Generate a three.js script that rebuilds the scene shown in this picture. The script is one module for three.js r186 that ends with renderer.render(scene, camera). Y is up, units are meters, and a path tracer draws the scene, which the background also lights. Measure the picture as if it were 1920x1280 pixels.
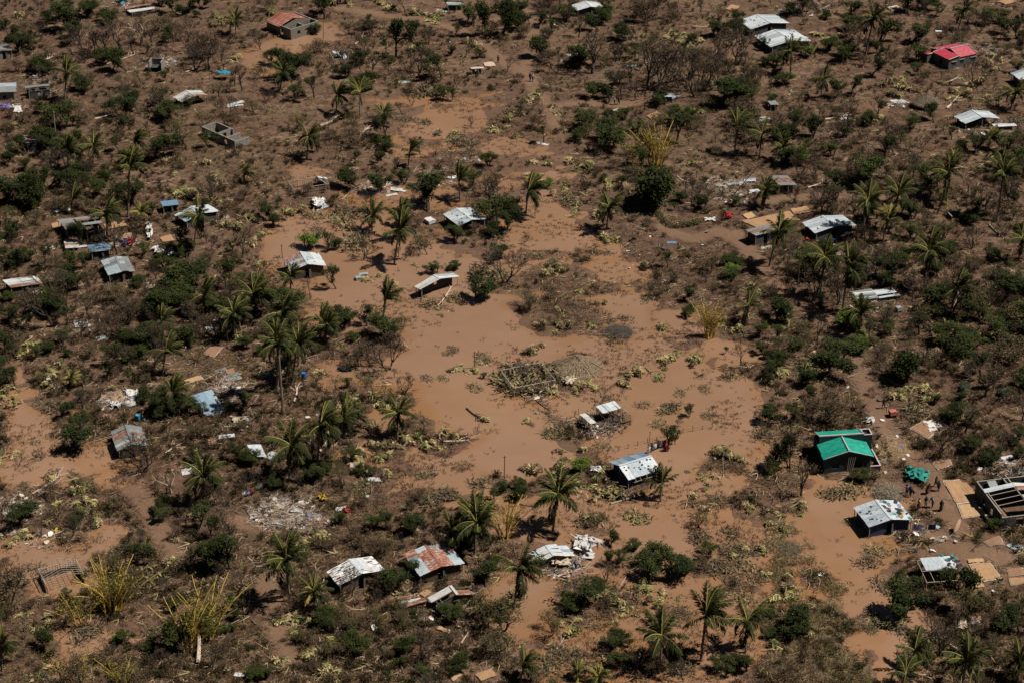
import * as THREE from 'three';
import { MarchingCubes } from 'three/addons/objects/MarchingCubes.js';
import { mergeGeometries } from 'three/addons/utils/BufferGeometryUtils.js';

// ---------------------------------------------------------------- camera, sky, sun, exposure
const scene = new THREE.Scene();
const FOV = 20, PITCH = 29 * Math.PI / 180, CAM = new THREE.Vector3(0, 143, 260);
const camera = new THREE.PerspectiveCamera(FOV, 1.5, 1, 9000);
camera.position.copy(CAM);
camera.lookAt(0, CAM.y - Math.sin(PITCH) * 100, CAM.z - Math.cos(PITCH) * 100);
const SUN = new THREE.Vector3(1, 1.62, 0.06).normalize();
{ // clear dry-season sky: deep blue overhead, paler low down, a soft brightening round the sun
  const w = 512, hh = 256, d = new Float32Array(w * hh * 4), dir = new THREE.Vector3();
  for (let j = 0; j < hh; j++) for (let i = 0; i < w; i++) {
    const lat = ((j + 0.5) / hh - 0.5) * Math.PI, lon = ((i + 0.5) / w - 0.5) * 2 * Math.PI, up = Math.max(0, Math.sin(lat)), k = Math.pow(1 - up, 2.6);
    dir.set(Math.cos(lat) * Math.cos(lon), Math.sin(lat), Math.cos(lat) * Math.sin(lon));
    const g = Math.pow(Math.max(0, dir.dot(SUN)), 14) * 0.045, o = (j * w + i) * 4;
    d[o] = 0.013 + 0.042 * k + g; d[o + 1] = 0.022 + 0.05 * k + g * 0.95; d[o + 2] = 0.042 + 0.05 * k + g * 0.85; d[o + 3] = 1;
  }
  const t = new THREE.DataTexture(d, w, hh, THREE.RGBAFormat, THREE.FloatType);
  t.mapping = THREE.EquirectangularReflectionMapping; t.magFilter = t.minFilter = THREE.LinearFilter; t.needsUpdate = true;
  scene.background = t; scene.environment = t;
}
const sun = new THREE.DirectionalLight(0xfff5e8, 5);
sun.name = 'sun';
sun.position.copy(SUN).multiplyScalar(400);
sun.castShadow = true;
sun.shadow.mapSize.set(4096, 4096);
Object.assign(sun.shadow.camera, { left: -170, right: 170, top: 200, bottom: -200, near: 10, far: 900 });
scene.add(sun, sun.target);
const renderer = new THREE.WebGLRenderer({ antialias: true });
renderer.toneMapping = THREE.LinearToneMapping;
renderer.toneMappingExposure = 1.22;
renderer.shadowMap.enabled = true;

// ---------------------------------------------------------------- small helpers
let seedState = 20190321;
function rnd() { seedState = (seedState + 0x6D2B79F5) | 0; let t = Math.imul(seedState ^ (seedState >>> 15), 1 | seedState); t = (t + Math.imul(t ^ (t >>> 7), 61 | t)) ^ t; return ((t ^ (t >>> 14)) >>> 0) / 4294967296; }
const rr = (a, b) => a + (b - a) * rnd();
const pick = (a) => a[Math.floor(rnd() * a.length)];
const clamp = (v, a, b) => Math.min(b, Math.max(a, v));
const lerp = (a, b, t) => a + (b - a) * t;
const smooth = (a, b, v) => { const t = clamp((v - a) / (b - a), 0, 1); return t * t * (3 - 2 * t); };
const V = (x, y, z) => new THREE.Vector3(x, y, z);
function hash2(ix, iz, s) { let h = Math.imul(ix, 374761393) ^ Math.imul(iz, 668265263) ^ Math.imul(s, 1274126177); h = Math.imul(h ^ (h >>> 13), 1103515245); return ((h ^ (h >>> 16)) >>> 0) / 4294967296; }
function noise(x, z, s = 0) {
  const ix = Math.floor(x), iz = Math.floor(z); let fx = x - ix, fz = z - iz;
  fx = fx * fx * (3 - 2 * fx); fz = fz * fz * (3 - 2 * fz);
  const a = hash2(ix, iz, s), b = hash2(ix + 1, iz, s), c = hash2(ix, iz + 1, s), d = hash2(ix + 1, iz + 1, s);
  return a + (b - a) * fx + (c - a) * fz + (a - b - c + d) * fx * fz;
}
function fbm(x, z, o, s = 0) { let v = 0, a = 0.5; for (let i = 0; i < o; i++) { v += a * noise(x, z, s + i * 17); x *= 2.03; z *= 2.03; a *= 0.5; } return v / (1 - Math.pow(0.5, o)); }
const lin = (r, g, b) => new THREE.Color().setRGB(r, g, b);

// a point of the photograph (1920 x 1280) laid on the level y
const FP = 640 / Math.tan(FOV * Math.PI / 360), SP = Math.sin(PITCH), CP = Math.cos(PITCH);
function at(px, py, y = 0) {
  const x = (px - 960) / FP, v = -(py - 640) / FP;
  const dx = x, dy = -SP + v * CP, dz = -CP - v * SP, t = (y - CAM.y) / dy;
  return V(CAM.x + dx * t, y, CAM.z + dz * t);
}
function project(x, y, z) {
  const rx = x - CAM.x, ry = y - CAM.y, rz = z - CAM.z, d = -SP * ry - CP * rz, v = CP * ry - SP * rz;
  return [960 + FP * rx / d, 640 - FP * v / d, FP / d];
}
const tall = (p, hpx) => hpx / (project(p.x, p.y, p.z)[2] * CP);

const used = {};
function numbered(name) { const n = used[name] = (used[name] ?? -1) + 1; return n ? `${name}_${String(n).padStart(3, '0')}` : name; }
function shade(o) { o.castShadow = true; o.receiveShadow = true; return o; }
const landmarks = [];
function thing(name, label, category, pos, group, short) {
  const o = new THREE.Group(); o.name = numbered(name); scene.add(o);
  o.position.copy(pos);
  o.userData = { label, category };
  if (group) o.userData.group = group;
  if (short) landmarks.push({ x: pos.x, z: pos.z, short });
  return o;
}
function solo(name, label, category, geo, mat, pos, group) {
  const o = shade(new THREE.Mesh(geo, mat)); o.name = numbered(name); scene.add(o);
  if (pos) o.position.copy(pos);
  o.userData = { label, category };
  if (group) o.userData.group = group;
  return o;
}
function struct(name, geo, mat) { const o = shade(new THREE.Mesh(geo, mat)); o.name = name; o.userData.kind = 'structure'; scene.add(o); return o; }
function part(name, geo, mat, parent) { const o = shade(new THREE.Mesh(geo, mat)); o.name = name; parent.add(o); return o; }
function sub(name, parent) { const o = new THREE.Group(); o.name = name; parent.add(o); return o; }

// triangles with vertex colours
class GB {
  constructor() { this.p = []; this.c = []; }
  tri(a, b, c, col) { this.p.push(a.x, a.y, a.z, b.x, b.y, b.z, c.x, c.y, c.z); for (let i = 0; i < 3; i++) this.c.push(col[0], col[1], col[2]); }
  quad(a, b, c, d, col) { this.tri(a, b, c, col); this.tri(a, c, d, col); }
  tube(pts, r0, r1, sides, col, col1) {
    let prev = null; const n = pts.length - 1;
    for (let i = 0; i <= n; i++) {
      const d = (i < n ? pts[i + 1].clone().sub(pts[i]) : pts[i].clone().sub(pts[i - 1])).normalize();
      const u = Math.abs(d.y) < 0.9 ? V(0, 1, 0).cross(d).normalize() : V(1, 0, 0).cross(d).normalize(), w = d.clone().cross(u);
      const r = lerp(r0, r1, i / n), ring = [];
      for (let k = 0; k < sides; k++) { const a = k / sides * Math.PI * 2; ring.push(pts[i].clone().addScaledVector(u, Math.cos(a) * r).addScaledVector(w, Math.sin(a) * r)); }
      const cc = col1 ? col.map((q, j) => lerp(q, col1[j], i / n)) : col;
      if (prev) for (let k = 0; k < sides; k++) { const m = (k + 1) % sides; this.quad(prev[k], prev[m], ring[m], ring[k], cc); }
      prev = ring;
    }
    if (r1 > 0.02) for (let k = 1; k < sides - 1; k++) this.tri(prev[0], prev[k], prev[k + 1], col1 || col);
  }
  leaf(p, dir, nrm, len, wid, col) { // a pointed blade
    const s = dir.clone().cross(nrm).normalize().multiplyScalar(wid / 2), m = p.clone().addScaledVector(dir, len * 0.45), e = p.clone().addScaledVector(dir, len);
    this.tri(p, m.clone().add(s), e, col); this.tri(p, e, m.clone().sub(s), col);
  }
  get height() { let m = 0; for (let i = 1; i < this.p.length; i += 3) m = Math.max(m, this.p[i]); return m; }
  scale(k) { for (let i = 0; i < this.p.length; i++) this.p[i] *= k; }
  geo() {
    const g = new THREE.BufferGeometry();
    g.setAttribute('position', new THREE.Float32BufferAttribute(this.p, 3));
    g.setAttribute('color', new THREE.Float32BufferAttribute(this.c, 3));
    g.computeVertexNormals();
    return g;
  }
}
const rdir = () => { const z = rr(-1, 1), a = rr(0, Math.PI * 2), q = Math.sqrt(1 - z * z); return V(q * Math.cos(a), z, q * Math.sin(a)); };
const tint = (c, k, w = 0) => [c[0] * k * (1 + w), c[1] * k, c[2] * k * (1 - w)];

function grayTexture(size, f, repeat) { // value 0..1 by (u, v)
  const d = new Uint8Array(size * size * 4);
  for (let j = 0; j < size; j++) for (let i = 0; i < size; i++) { const v = f(i / size, j / size), c = Array.isArray(v) ? v : [v, v, v], o = (j * size + i) * 4; for (let k = 0; k < 3; k++) d[o + k] = clamp(c[k], 0, 1) * 255; d[o + 3] = 255; }
  const t = new THREE.DataTexture(d, size, size);
  t.wrapS = t.wrapT = THREE.RepeatWrapping; t.magFilter = THREE.LinearFilter; t.minFilter = THREE.LinearMipmapLinearFilter; t.generateMipmaps = true; t.needsUpdate = true;
  if (repeat) t.repeat.set(repeat, repeat);
  return t;
}
const std = (o) => new THREE.MeshStandardMaterial({ roughness: 0.9, ...o });
// ---------------------------------------------------------------- flood water and ground
const poly = (s) => s.trim().split(/\s+/).map((q) => { const [x, y] = q.split(',').map(Number); const p = at(x, y); return [p.x, p.z]; });
const WET = [
  '700,560 760,530 850,570 930,540 1010,560 1080,565 1180,545 1222,560 1240,620 1330,660 1412,715 1442,770 1425,830 1380,862 1320,852 1290,890 1270,930 1190,890 1140,872 1090,860 1040,872 990,892 940,887 900,905 860,890 770,900 740,880 762,842 850,835 885,812 800,812 778,770 762,720 720,700 700,680 765,660 755,600',
  '490,452 560,402 640,395 700,368 750,380 760,430 800,450 842,430 850,470 902,460 930,480 962,522 930,552 870,580 760,592 690,600 640,590 590,560 560,540 600,520 520,500 488,480',
  '900,442 962,392 1010,338 1062,360 1092,422 1132,452 1080,476 980,470 930,480',
  '745,226 800,200 880,190 922,210 905,248 840,262 760,250', '880,262 960,250 1012,270 962,300 890,290', '1000,310 1050,305 1065,330 1005,335',
  '450,110 500,75 600,40 652,45 640,77 580,92 520,130 500,140 455,142', '530,318 560,308 612,318 602,342 545,345', '640,345 760,335 770,372 690,380 640,372',
  '0,738 40,738 102,778 112,850 172,868 192,882 150,912 80,902 0,932', '0,1010 40,1000 112,1012 190,975 242,990 232,1012 182,1040 130,1072 150,1100 60,1130 20,1090 0,1060',
  '100,1190 160,1160 240,1165 312,1165 302,1200 212,1216 150,1242 95,1232', '968,1105 1000,1080 1102,1060 1092,1090 1040,1120 1022,1152 972,1172',
  '1090,1160 1200,1130 1282,1122 1312,1170 1332,1202 1250,1202 1130,1212', '1078,1000 1180,960 1292,938 1332,1000 1292,1062 1210,1064 1168,1042', '990,992 1062,966 1072,990 1000,1012',
  '1500,930 1600,920 1622,962 1592,1000 1640,1020 1702,1030 1692,1062 1652,1072 1662,1112 1692,1172 1722,1192 1702,1290 1640,1290 1632,1232 1602,1172 1582,1092 1540,1042 1500,1002',
  '1610,190 1652,192 1682,200 1666,213 1630,206', '980,1262 1040,1250 1085,1285 1000,1290', '1300,1180 1400,1170 1440,1240 1380,1290 1290,1250', '760,905 890,940 900,970 800,945', '0,690 30,690 40,720 0,730',
  '1420,1090 1440,1060 1520,1110 1490,1150 1430,1140', '1230,600 1320,600 1360,640 1290,650', '640,690 760,690 770,740 720,745',
].map(poly);
const DRY = ['950,565 1060,555 1150,592 1120,620 1050,636 980,622', '935,690 1030,680 1062,738 1002,762 950,742', '1030,690 1080,655 1130,680 1110,702 1060,712', '1035,800 1095,790 1140,788 1185,790 1110,832 1060,842', '1120,625 1165,610 1205,622 1160,642', '1330,670 1360,668 1350,690', '1095,880 1150,880 1160,940 1110,940', '480,545 560,560 560,600 500,600'].map(poly);
const RAGGED = ['760,890 900,900 1000,940 1080,920 1300,930 1480,950 1500,1000 1440,1050 1430,1200 1400,1290 1000,1290 955,1180 960,1090 880,985 780,955', '640,380 760,340 1000,300 1100,420 1190,520 1240,600 1180,640 960,650 740,640 560,610 480,480 560,400', '0,690 60,690 130,780 200,850 260,960 245,1040 150,1120 0,1140', '700,190 920,170 1040,280 1090,350 960,335 760,280', '1440,900 1640,900 1720,1040 1700,1190 1725,1290 1600,1290 1560,1100 1480,1010', '1230,560 1340,610 1450,700 1485,800 1420,890 1330,910 1240,700', '640,690 780,680 790,900 700,900 640,780', '80,1150 330,1150 330,1240 90,1250'].map(poly);
const GX0 = -156, GZ0 = -200, GS = 0.75, GNX = 417, GNZ = 424;
function polyDistance(P, x, z) { // signed distance, positive inside
  let d = 1e9, inside = false;
  for (let i = 0, j = P.length - 1; i < P.length; j = i++) {
    const [ax, az] = P[j], [bx, bz] = P[i], ex = bx - ax, ez = bz - az, t = clamp(((x - ax) * ex + (z - az) * ez) / (ex * ex + ez * ez), 0, 1);
    d = Math.min(d, Math.hypot(x - ax - ex * t, z - az - ez * t));
    if ((az > z) !== (bz > z) && x < (bx - ax) * (z - az) / (bz - az) + ax) inside = !inside;
  }
  return inside ? d : -d;
}
const boxes = (list) => list.map((P) => ({ P, x0: Math.min(...P.map((q) => q[0])) - 9, x1: Math.max(...P.map((q) => q[0])) + 9, z0: Math.min(...P.map((q) => q[1])) - 9, z1: Math.max(...P.map((q) => q[1])) + 9 }));
const ragB = boxes(RAGGED), wetB = boxes(WET), dryB = boxes(DRY);
const wetGrid = new Float32Array(GNX * GNZ);
for (let j = 0; j < GNZ; j++) for (let i = 0; i < GNX; i++) {
  const x = GX0 + i * GS + (fbm(i * 0.12, j * 0.12, 3, 5) - 0.5) * 6, z = GZ0 + j * GS + (fbm(i * 0.12, j * 0.12, 3, 6) - 0.5) * 8;
  let s = -9;
  for (const b of wetB) if (x > b.x0 && x < b.x1 && z > b.z0 && z < b.z1) s = Math.max(s, polyDistance(b.P, x, z));
  for (const [bi, b] of ragB.entries()) if (x > b.x0 && x < b.x1 && z > b.z0 && z < b.z1) { const d = polyDistance(b.P, x, z); if (d > -4) s = Math.max(s, Math.min((fbm(x * 0.11, z * 0.17, 4, 44) - [0.485, 0.53, 0.545, 0.535, 0.47, 0.5, 0.5, 0.53][bi]) * 13 + Math.min(0, d) * 0.5, 1.6)); }
  for (const b of dryB) if (x > b.x0 && x < b.x1 && z > b.z0 && z < b.z1) s = Math.min(s, -polyDistance(b.P, x, z) + 0.4);
  wetGrid[j * GNX + i] = s;
}
function wet(x, z) {
  const fx = (x - GX0) / GS, fz = (z - GZ0) / GS, i = Math.floor(fx), j = Math.floor(fz);
  if (i < 0 || j < 0 || i >= GNX - 1 || j >= GNZ - 1) return -9;
  const a = fx - i, b = fz - j, o = j * GNX + i;
  return lerp(lerp(wetGrid[o], wetGrid[o + 1], a), lerp(wetGrid[o + GNX], wetGrid[o + GNX + 1], a), b);
}
// how weedy the shallow water is
const WEEDS = [[890, 660, 80, 26], [1050, 595, 110, 40], [830, 870, 90, 40], [1160, 1000, 90, 40], [1230, 1030, 100, 30], [1040, 520, 110, 30], [1000, 430, 80, 40], [100, 800, 90, 30], [1200, 740, 70, 26], [1300, 700, 60, 20], [640, 440, 60, 26], [1420, 960, 60, 60], [930, 270, 60, 14], [1250, 1150, 70, 26], [1070, 830, 60, 30], [540, 560, 40, 24], [1150, 930, 70, 24], [860, 930, 60, 24], [700, 560, 50, 24], [1040, 395, 60, 50], [1280, 640, 50, 24], [1360, 780, 40, 40], [60, 870, 60, 30], [180, 1200, 70, 18]].map(([x, y, a, b]) => { const c = at(x, y), s = project(c.x, 0, c.z)[2], e = at(x, y + b); return [c.x, c.z, a / s, Math.abs(e.z - c.z)]; });
const weedy = (x, z) => { let k = smooth(0.52, 0.68, fbm(x * 0.07, z * 0.07, 3, 40)); for (const [cx, cz, a, b] of WEEDS) { const d = Math.hypot((x - cx) / a, (z - cz) / b); if (d < 1) k = Math.max(k, smooth(1, 0.5, d)); } return k; };
function groundY(x, z) {
  const s = wet(x, z), n = fbm(x * 0.55, z * 0.55, 3, 11) - 0.5;
  let h = s > 0 ? -Math.min(0.45, s * 0.11) : Math.min(0.42, 0.04 - s * 0.07);
  h += n * (s > 2.5 ? 0.16 : 0.34) + (s > 0 ? weedy(x, z) * 0.16 : 0.03);
  if (s < -1) h = Math.max(h, 0.05);
  return h + (fbm(x * 0.03, z * 0.03, 2, 3) - 0.5) * (s < -3 ? 0.5 : 0);
}
const onGround = (px, py) => { const p = at(px, py); p.y = groundY(p.x, p.z); return p; };
const inView = (x, z, m = 0) => { const [a, b] = project(x, 0, z); return a > -m && a < 1920 + m && b > -m && b < 1280 + m; };

const PATHS = ['995,20 1000,90 985,140 1000,170 1030,200 1042,240 1050,300', '1042,200 1090,196 1160,200 1230,190', '1470,545 1540,600 1580,650 1612,700 1630,745 1660,800 1690,850 1740,880 1770,930', '1230,400 1250,440 1300,455 1350,440 1400,470', '1380,445 1420,500 1480,560 1540,605', '230,900 270,940 300,1000 330,1050', '500,1100 520,1180 540,1240', '1690,980 1760,1010 1800,1040 1830,1110', '1690,915 1730,945 1775,960 1800,1000', '1700,940 1750,935', '1745,1040 1790,1030 1880,1050', '640,20 780,40 860,60 930,110 990,150', '90,50 150,70 220,60', '1440,380 1560,370 1700,375', '440,980 520,1000 600,985']
  .map((s) => ({ pts: poly(s) }));
for (const p of PATHS) { p.x0 = Math.min(...p.pts.map((q) => q[0])) - 5; p.x1 = Math.max(...p.pts.map((q) => q[0])) + 5; p.z0 = Math.min(...p.pts.map((q) => q[1])) - 5; p.z1 = Math.max(...p.pts.map((q) => q[1])) + 5; }
function pathness(x, z) {
  let d = 9;
  for (const p of PATHS) if (x > p.x0 && x < p.x1 && z > p.z0 && z < p.z1) for (let i = 1; i < p.pts.length; i++) {
    const [ax, az] = p.pts[i - 1], [bx, bz] = p.pts[i], ex = bx - ax, ez = bz - az, t = clamp(((x - ax) * ex + (z - az) * ez) / (ex * ex + ez * ez), 0, 1);
    d = Math.min(d, Math.hypot(x - ax - ex * t, z - az - ez * t));
  }
  return 1 - smooth(0.9, 2.1, d);
}
const SIDE = 312, TEX = 2048;
const REEDS = poly('1440,1000 1505,1010 1550,1080 1575,1150 1625,1215 1615,1290 1420,1290 1425,1190 1445,1120');
const STREAM = poly('1500,930 1610,925 1632,962 1610,1000 1650,1020 1702,1035 1690,1066 1672,1112 1702,1172 1730,1192 1710,1290 1632,1290 1622,1232 1592,1172 1572,1092 1535,1042 1495,1002');
const STRAW = poly('1430,1190 1520,1200 1560,1290 1420,1290');
{ // the land's colour: mud, trampled straw, damp earth, worn paths
  const d = new Uint8Array(TEX * TEX * 4), srgb = (v) => 255 * (v <= 0.0031308 ? v * 12.92 : 1.055 * Math.pow(v, 1 / 2.4) - 0.055);
  for (let j = 0; j < TEX; j++) for (let i = 0; i < TEX; i++) {
    const x = GX0 + (i + 0.5) / TEX * SIDE, z = GZ0 + (j + 0.5) / TEX * SIDE, s = wet(x, z);
    const big = fbm(x * 0.035, z * 0.035, 3, 21), mid = fbm(x * 0.22, z * 0.22, 3, 22), fine = fbm(x * 1.7, z * 1.7, 3, 23), grit = hash2(i, j, 9);
    const streak = fbm(x * 0.9 + mid * 5, z * 3.1, 2, 24);
    let r = 0.09, g = 0.0485, b = 0.0285;
    const straw = smooth(0.46, 0.66, mid * 0.55 + streak * 0.45) * smooth(0.35, 0.6, big + (fine - 0.5) * 0.5);
    r = lerp(r, 0.165, straw * 0.6); g = lerp(g, 0.108, straw * 0.6); b = lerp(b, 0.066, straw * 0.6);
    const green = smooth(0.56, 0.72, fbm(x * 0.09, z * 0.09, 3, 27)) * smooth(0.4, 0.62, fine);
    r = lerp(r, 0.085, green * 0.4); g = lerp(g, 0.068, green * 0.4); b = lerp(b, 0.032, green * 0.4);
    const k = lerp(0.62, 1.32, fine) * lerp(0.82, 1.18, grit) * lerp(0.86, 1.12, big);
    r *= k; g *= k; b *= k;
    const p = s < 0 ? pathness(x, z) : 0;
    if (p) { const e = lerp(0.82, 1.16, mid) * lerp(0.9, 1.08, grit); r = lerp(r, 0.16 * e, p * 0.75); g = lerp(g, 0.094 * e, p * 0.75); b = lerp(b, 0.056 * e, p * 0.75); }
    const damp = smooth(-2.6, -0.1, s); // soaked mud near the water
    r = lerp(r, 0.115, damp * 0.6); g = lerp(g, 0.063, damp * 0.6); b = lerp(b, 0.037, damp * 0.6);
    const o = (j * TEX + i) * 4; d[o] = srgb(r); d[o + 1] = srgb(g); d[o + 2] = srgb(b); d[o + 3] = 255;
  }
  const map = new THREE.DataTexture(d, TEX, TEX); map.colorSpace = THREE.SRGBColorSpace; map.wrapS = map.wrapT = THREE.MirroredRepeatWrapping; map.magFilter = THREE.LinearFilter; map.minFilter = THREE.LinearMipmapLinearFilter; map.generateMipmaps = true; map.needsUpdate = true;
  const bump = grayTexture(512, (u, v) => { const t = Math.PI * 2, q = (a, b, s) => fbm(a, b, 4, s); const w = smooth(0, 0.15, Math.min(u, 1 - u)) * smooth(0, 0.15, Math.min(v, 1 - v)); return lerp(0.5, q(u * 24, v * 24, 61), w); }, 40);
  const ax = (a, n) => { const out = []; for (let i = 10; i >= 1; i--) out.push(a - 3 * (Math.pow(1.9, i) - 1)); for (let i = 0; i < n; i++) out.push(a + i * GS); for (let i = 1; i <= 10; i++) out.push(a + (n - 1) * GS + 3 * (Math.pow(1.9, i) - 1)); return out; };
  const xs = ax(GX0, GNX), zs = ax(GZ0, GNZ), pos = [], uv = [], idx = [];
  for (const z of zs) for (const x of xs) { pos.push(x, groundY(x, z), z); uv.push((x - GX0) / SIDE, (z - GZ0) / SIDE); }
  for (let j = 0; j < zs.length - 1; j++) for (let i = 0; i < xs.length - 1; i++) { const a = j * xs.length + i, b = a + 1, c = a + xs.length, e = c + 1; idx.push(a, c, b, b, c, e); }
  const g = new THREE.BufferGeometry(); g.setAttribute('position', new THREE.Float32BufferAttribute(pos, 3)); g.setAttribute('uv', new THREE.Float32BufferAttribute(uv, 2)); g.setIndex(idx); g.computeVertexNormals();
  struct('ground', g, std({ map, bumpMap: bump, bumpScale: 0.12, roughness: 0.95 }));
  // silty water
  const wt = grayTexture(1024, (u, v) => {
    const x = GX0 + u * SIDE, z = GZ0 + v * SIDE, s = wet(x, z), n = fbm(x * 0.05, z * 0.05, 3, 31), m = fbm(x * 0.35, z * 0.6, 3, 32), o = smooth(0.45, 0.7, fbm(x * 0.04 + 9, z * 0.05, 3, 33));
    const k = lerp(0.88, 1.1, n) * lerp(0.95, 1.05, m), sh = smooth(2.4, 0.2, s) * 0.55 + o * 0.35;
    return [srgb(lerp(0.245, 0.218, sh) * k) / 255, srgb(lerp(0.148, 0.112, sh) * k) / 255, srgb(lerp(0.094, 0.046, sh) * k) / 255];
  });
  wt.colorSpace = THREE.SRGBColorSpace; wt.wrapS = wt.wrapT = THREE.MirroredRepeatWrapping;
  const wg = new THREE.BufferGeometry(), x1 = GX0 + (GNX - 1) * GS, z1 = GZ0 + (GNZ - 1) * GS;
  wg.setAttribute('position', new THREE.Float32BufferAttribute([GX0, 0, GZ0, GX0, 0, z1, x1, 0, z1, x1, 0, GZ0], 3));
  wg.setAttribute('normal', new THREE.Float32BufferAttribute([0, 1, 0, 0, 1, 0, 0, 1, 0, 0, 1, 0], 3));
  wg.setAttribute('uv', new THREE.Float32BufferAttribute([0, 0, 0, (z1 - GZ0) / SIDE, (x1 - GX0) / SIDE, (z1 - GZ0) / SIDE, (x1 - GX0) / SIDE, 0], 2));
  wg.setIndex([0, 1, 2, 0, 2, 3]);
  struct('flood_water', wg, std({ map: wt, roughness: 0.1, metalness: 0 }));
}
// ---------------------------------------------------------------- plants
const LEAF = new THREE.MeshPhysicalMaterial({ vertexColors: true, roughness: 0.85, specularIntensity: 0.35, side: THREE.DoubleSide }), WOOD = std({ vertexColors: true, roughness: 0.95, side: THREE.DoubleSide });
const C = { dark: [0.02, 0.03, 0.007], green: [0.031, 0.044, 0.01], fresh: [0.07, 0.115, 0.018], olive: [0.06, 0.056, 0.02], brown: [0.088, 0.066, 0.042], bark: [0.05, 0.037, 0.029], dead: [0.135, 0.105, 0.08], straw: [0.27, 0.2, 0.115] };

function genTree(o) { // a branching skeleton with sprays of leaves at its tips
  const wood = new GB(), leaf = new GB(), tips = [];
  const grow = (p, d, len, r, lvl) => {
    const pts = [p]; let q = p, dd = d.clone();
    for (let i = 0; i < 3; i++) { dd.add(rdir().multiplyScalar(o.bend ?? 0.16)); dd.y += (o.rise ?? 0.05); dd.normalize(); q = q.clone().addScaledVector(dd, len / 3); pts.push(q); }
    wood.tube(pts, r, r * 0.62, lvl === 0 ? 6 : lvl < 2 ? 4 : 3, tint(o.bark || C.bark, rr(0.8, 1.2)));
    if (lvl > 1 || (o.low && lvl > 0)) tips.push(pts[2]); if (o.low && lvl > 0 && rnd() < 0.5) tips.push(pts[1]);
    if (lvl >= o.levels) { tips.push(q); return; }
    const n = lvl === 0 ? o.fork ?? 3 : rnd() < 0.55 ? 2 : 3, a0 = rr(0, 6.28);
    for (let k = 0; k < n; k++) {
      const a = a0 + k / n * 6.28 + rr(-0.5, 0.5), s = o.spread * rr(0.6, 1.25), side = V(Math.cos(a), 0, Math.sin(a));
      const nd = dd.clone().multiplyScalar(Math.cos(s)).addScaledVector(side, Math.sin(s)); nd.y += 0.08; nd.normalize();
      grow(q, nd, len * rr(0.66, 0.92), Math.max(o.thin ?? 0.012, r * (n > 2 ? 0.58 : 0.68)), lvl + 1);
    }
  };
  for (let s = 0; s < (o.stems || 1); s++) { const a = rr(0, 6.28), t = (o.stems || 1) > 1 ? rr(0.2, 0.55) : rr(0, o.lean ?? 0.12); grow(V(Math.cos(a) * 0.1, -0.15, Math.sin(a) * 0.1), V(Math.cos(a) * Math.sin(t), Math.cos(t), Math.sin(a) * Math.sin(t)), o.trunk * rr(0.85, 1.15), o.r, 0); }
  const wa = rr(0, 6.28), strip = o.strip ?? 0;
  for (const t of tips) {
    if (strip && rnd() < strip && Math.cos(wa) * t.x + Math.sin(wa) * t.z > 0.1) continue;
    if (rnd() > (o.leafy ?? 1)) continue;
    const c = tint(o.tone, Math.exp(rr(-0.45, 0.4)), rr(-0.05, 0.12)), R = o.puff * rr(0.7, 1.3), n = Math.round(o.n * rr(0.7, 1.3));
    for (let k = 0; k < n; k++) {
      const v = rdir(); v.y = v.y * 0.7; const p = t.clone().addScaledVector(v, R * Math.sqrt(rnd()));
      const d = rdir(); d.y = d.y * 0.5 - (o.droop ?? 0.05); d.addScaledVector(v, 0.6).normalize(); const nn = rdir(); nn.y += 1.3;
      leaf.leaf(p, d, nn.normalize(), o.leaf * rr(0.7, 1.4), o.leaf * (o.wide ?? 0.55) * rr(0.7, 1.3), tint(c, rr(0.7, 1.35), rr(-0.05, 0.1)));
    }
  }
  const k = 4 / Math.max(wood.height, leaf.height * 0.98); wood.scale(k); leaf.scale(k);
  let w = 0; for (let i = 0; i < leaf.p.length; i += 3) w += Math.hypot(leaf.p[i], leaf.p[i + 2]); if (leaf.p.length) w = w / (leaf.p.length / 3) * 3.1;
  return { wood: wood.geo(), leaf: leaf.p.length ? leaf.geo() : null, width: w || 3 };
}
const make = (n, f) => Array.from({ length: n }, (_, i) => f(i));
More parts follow.
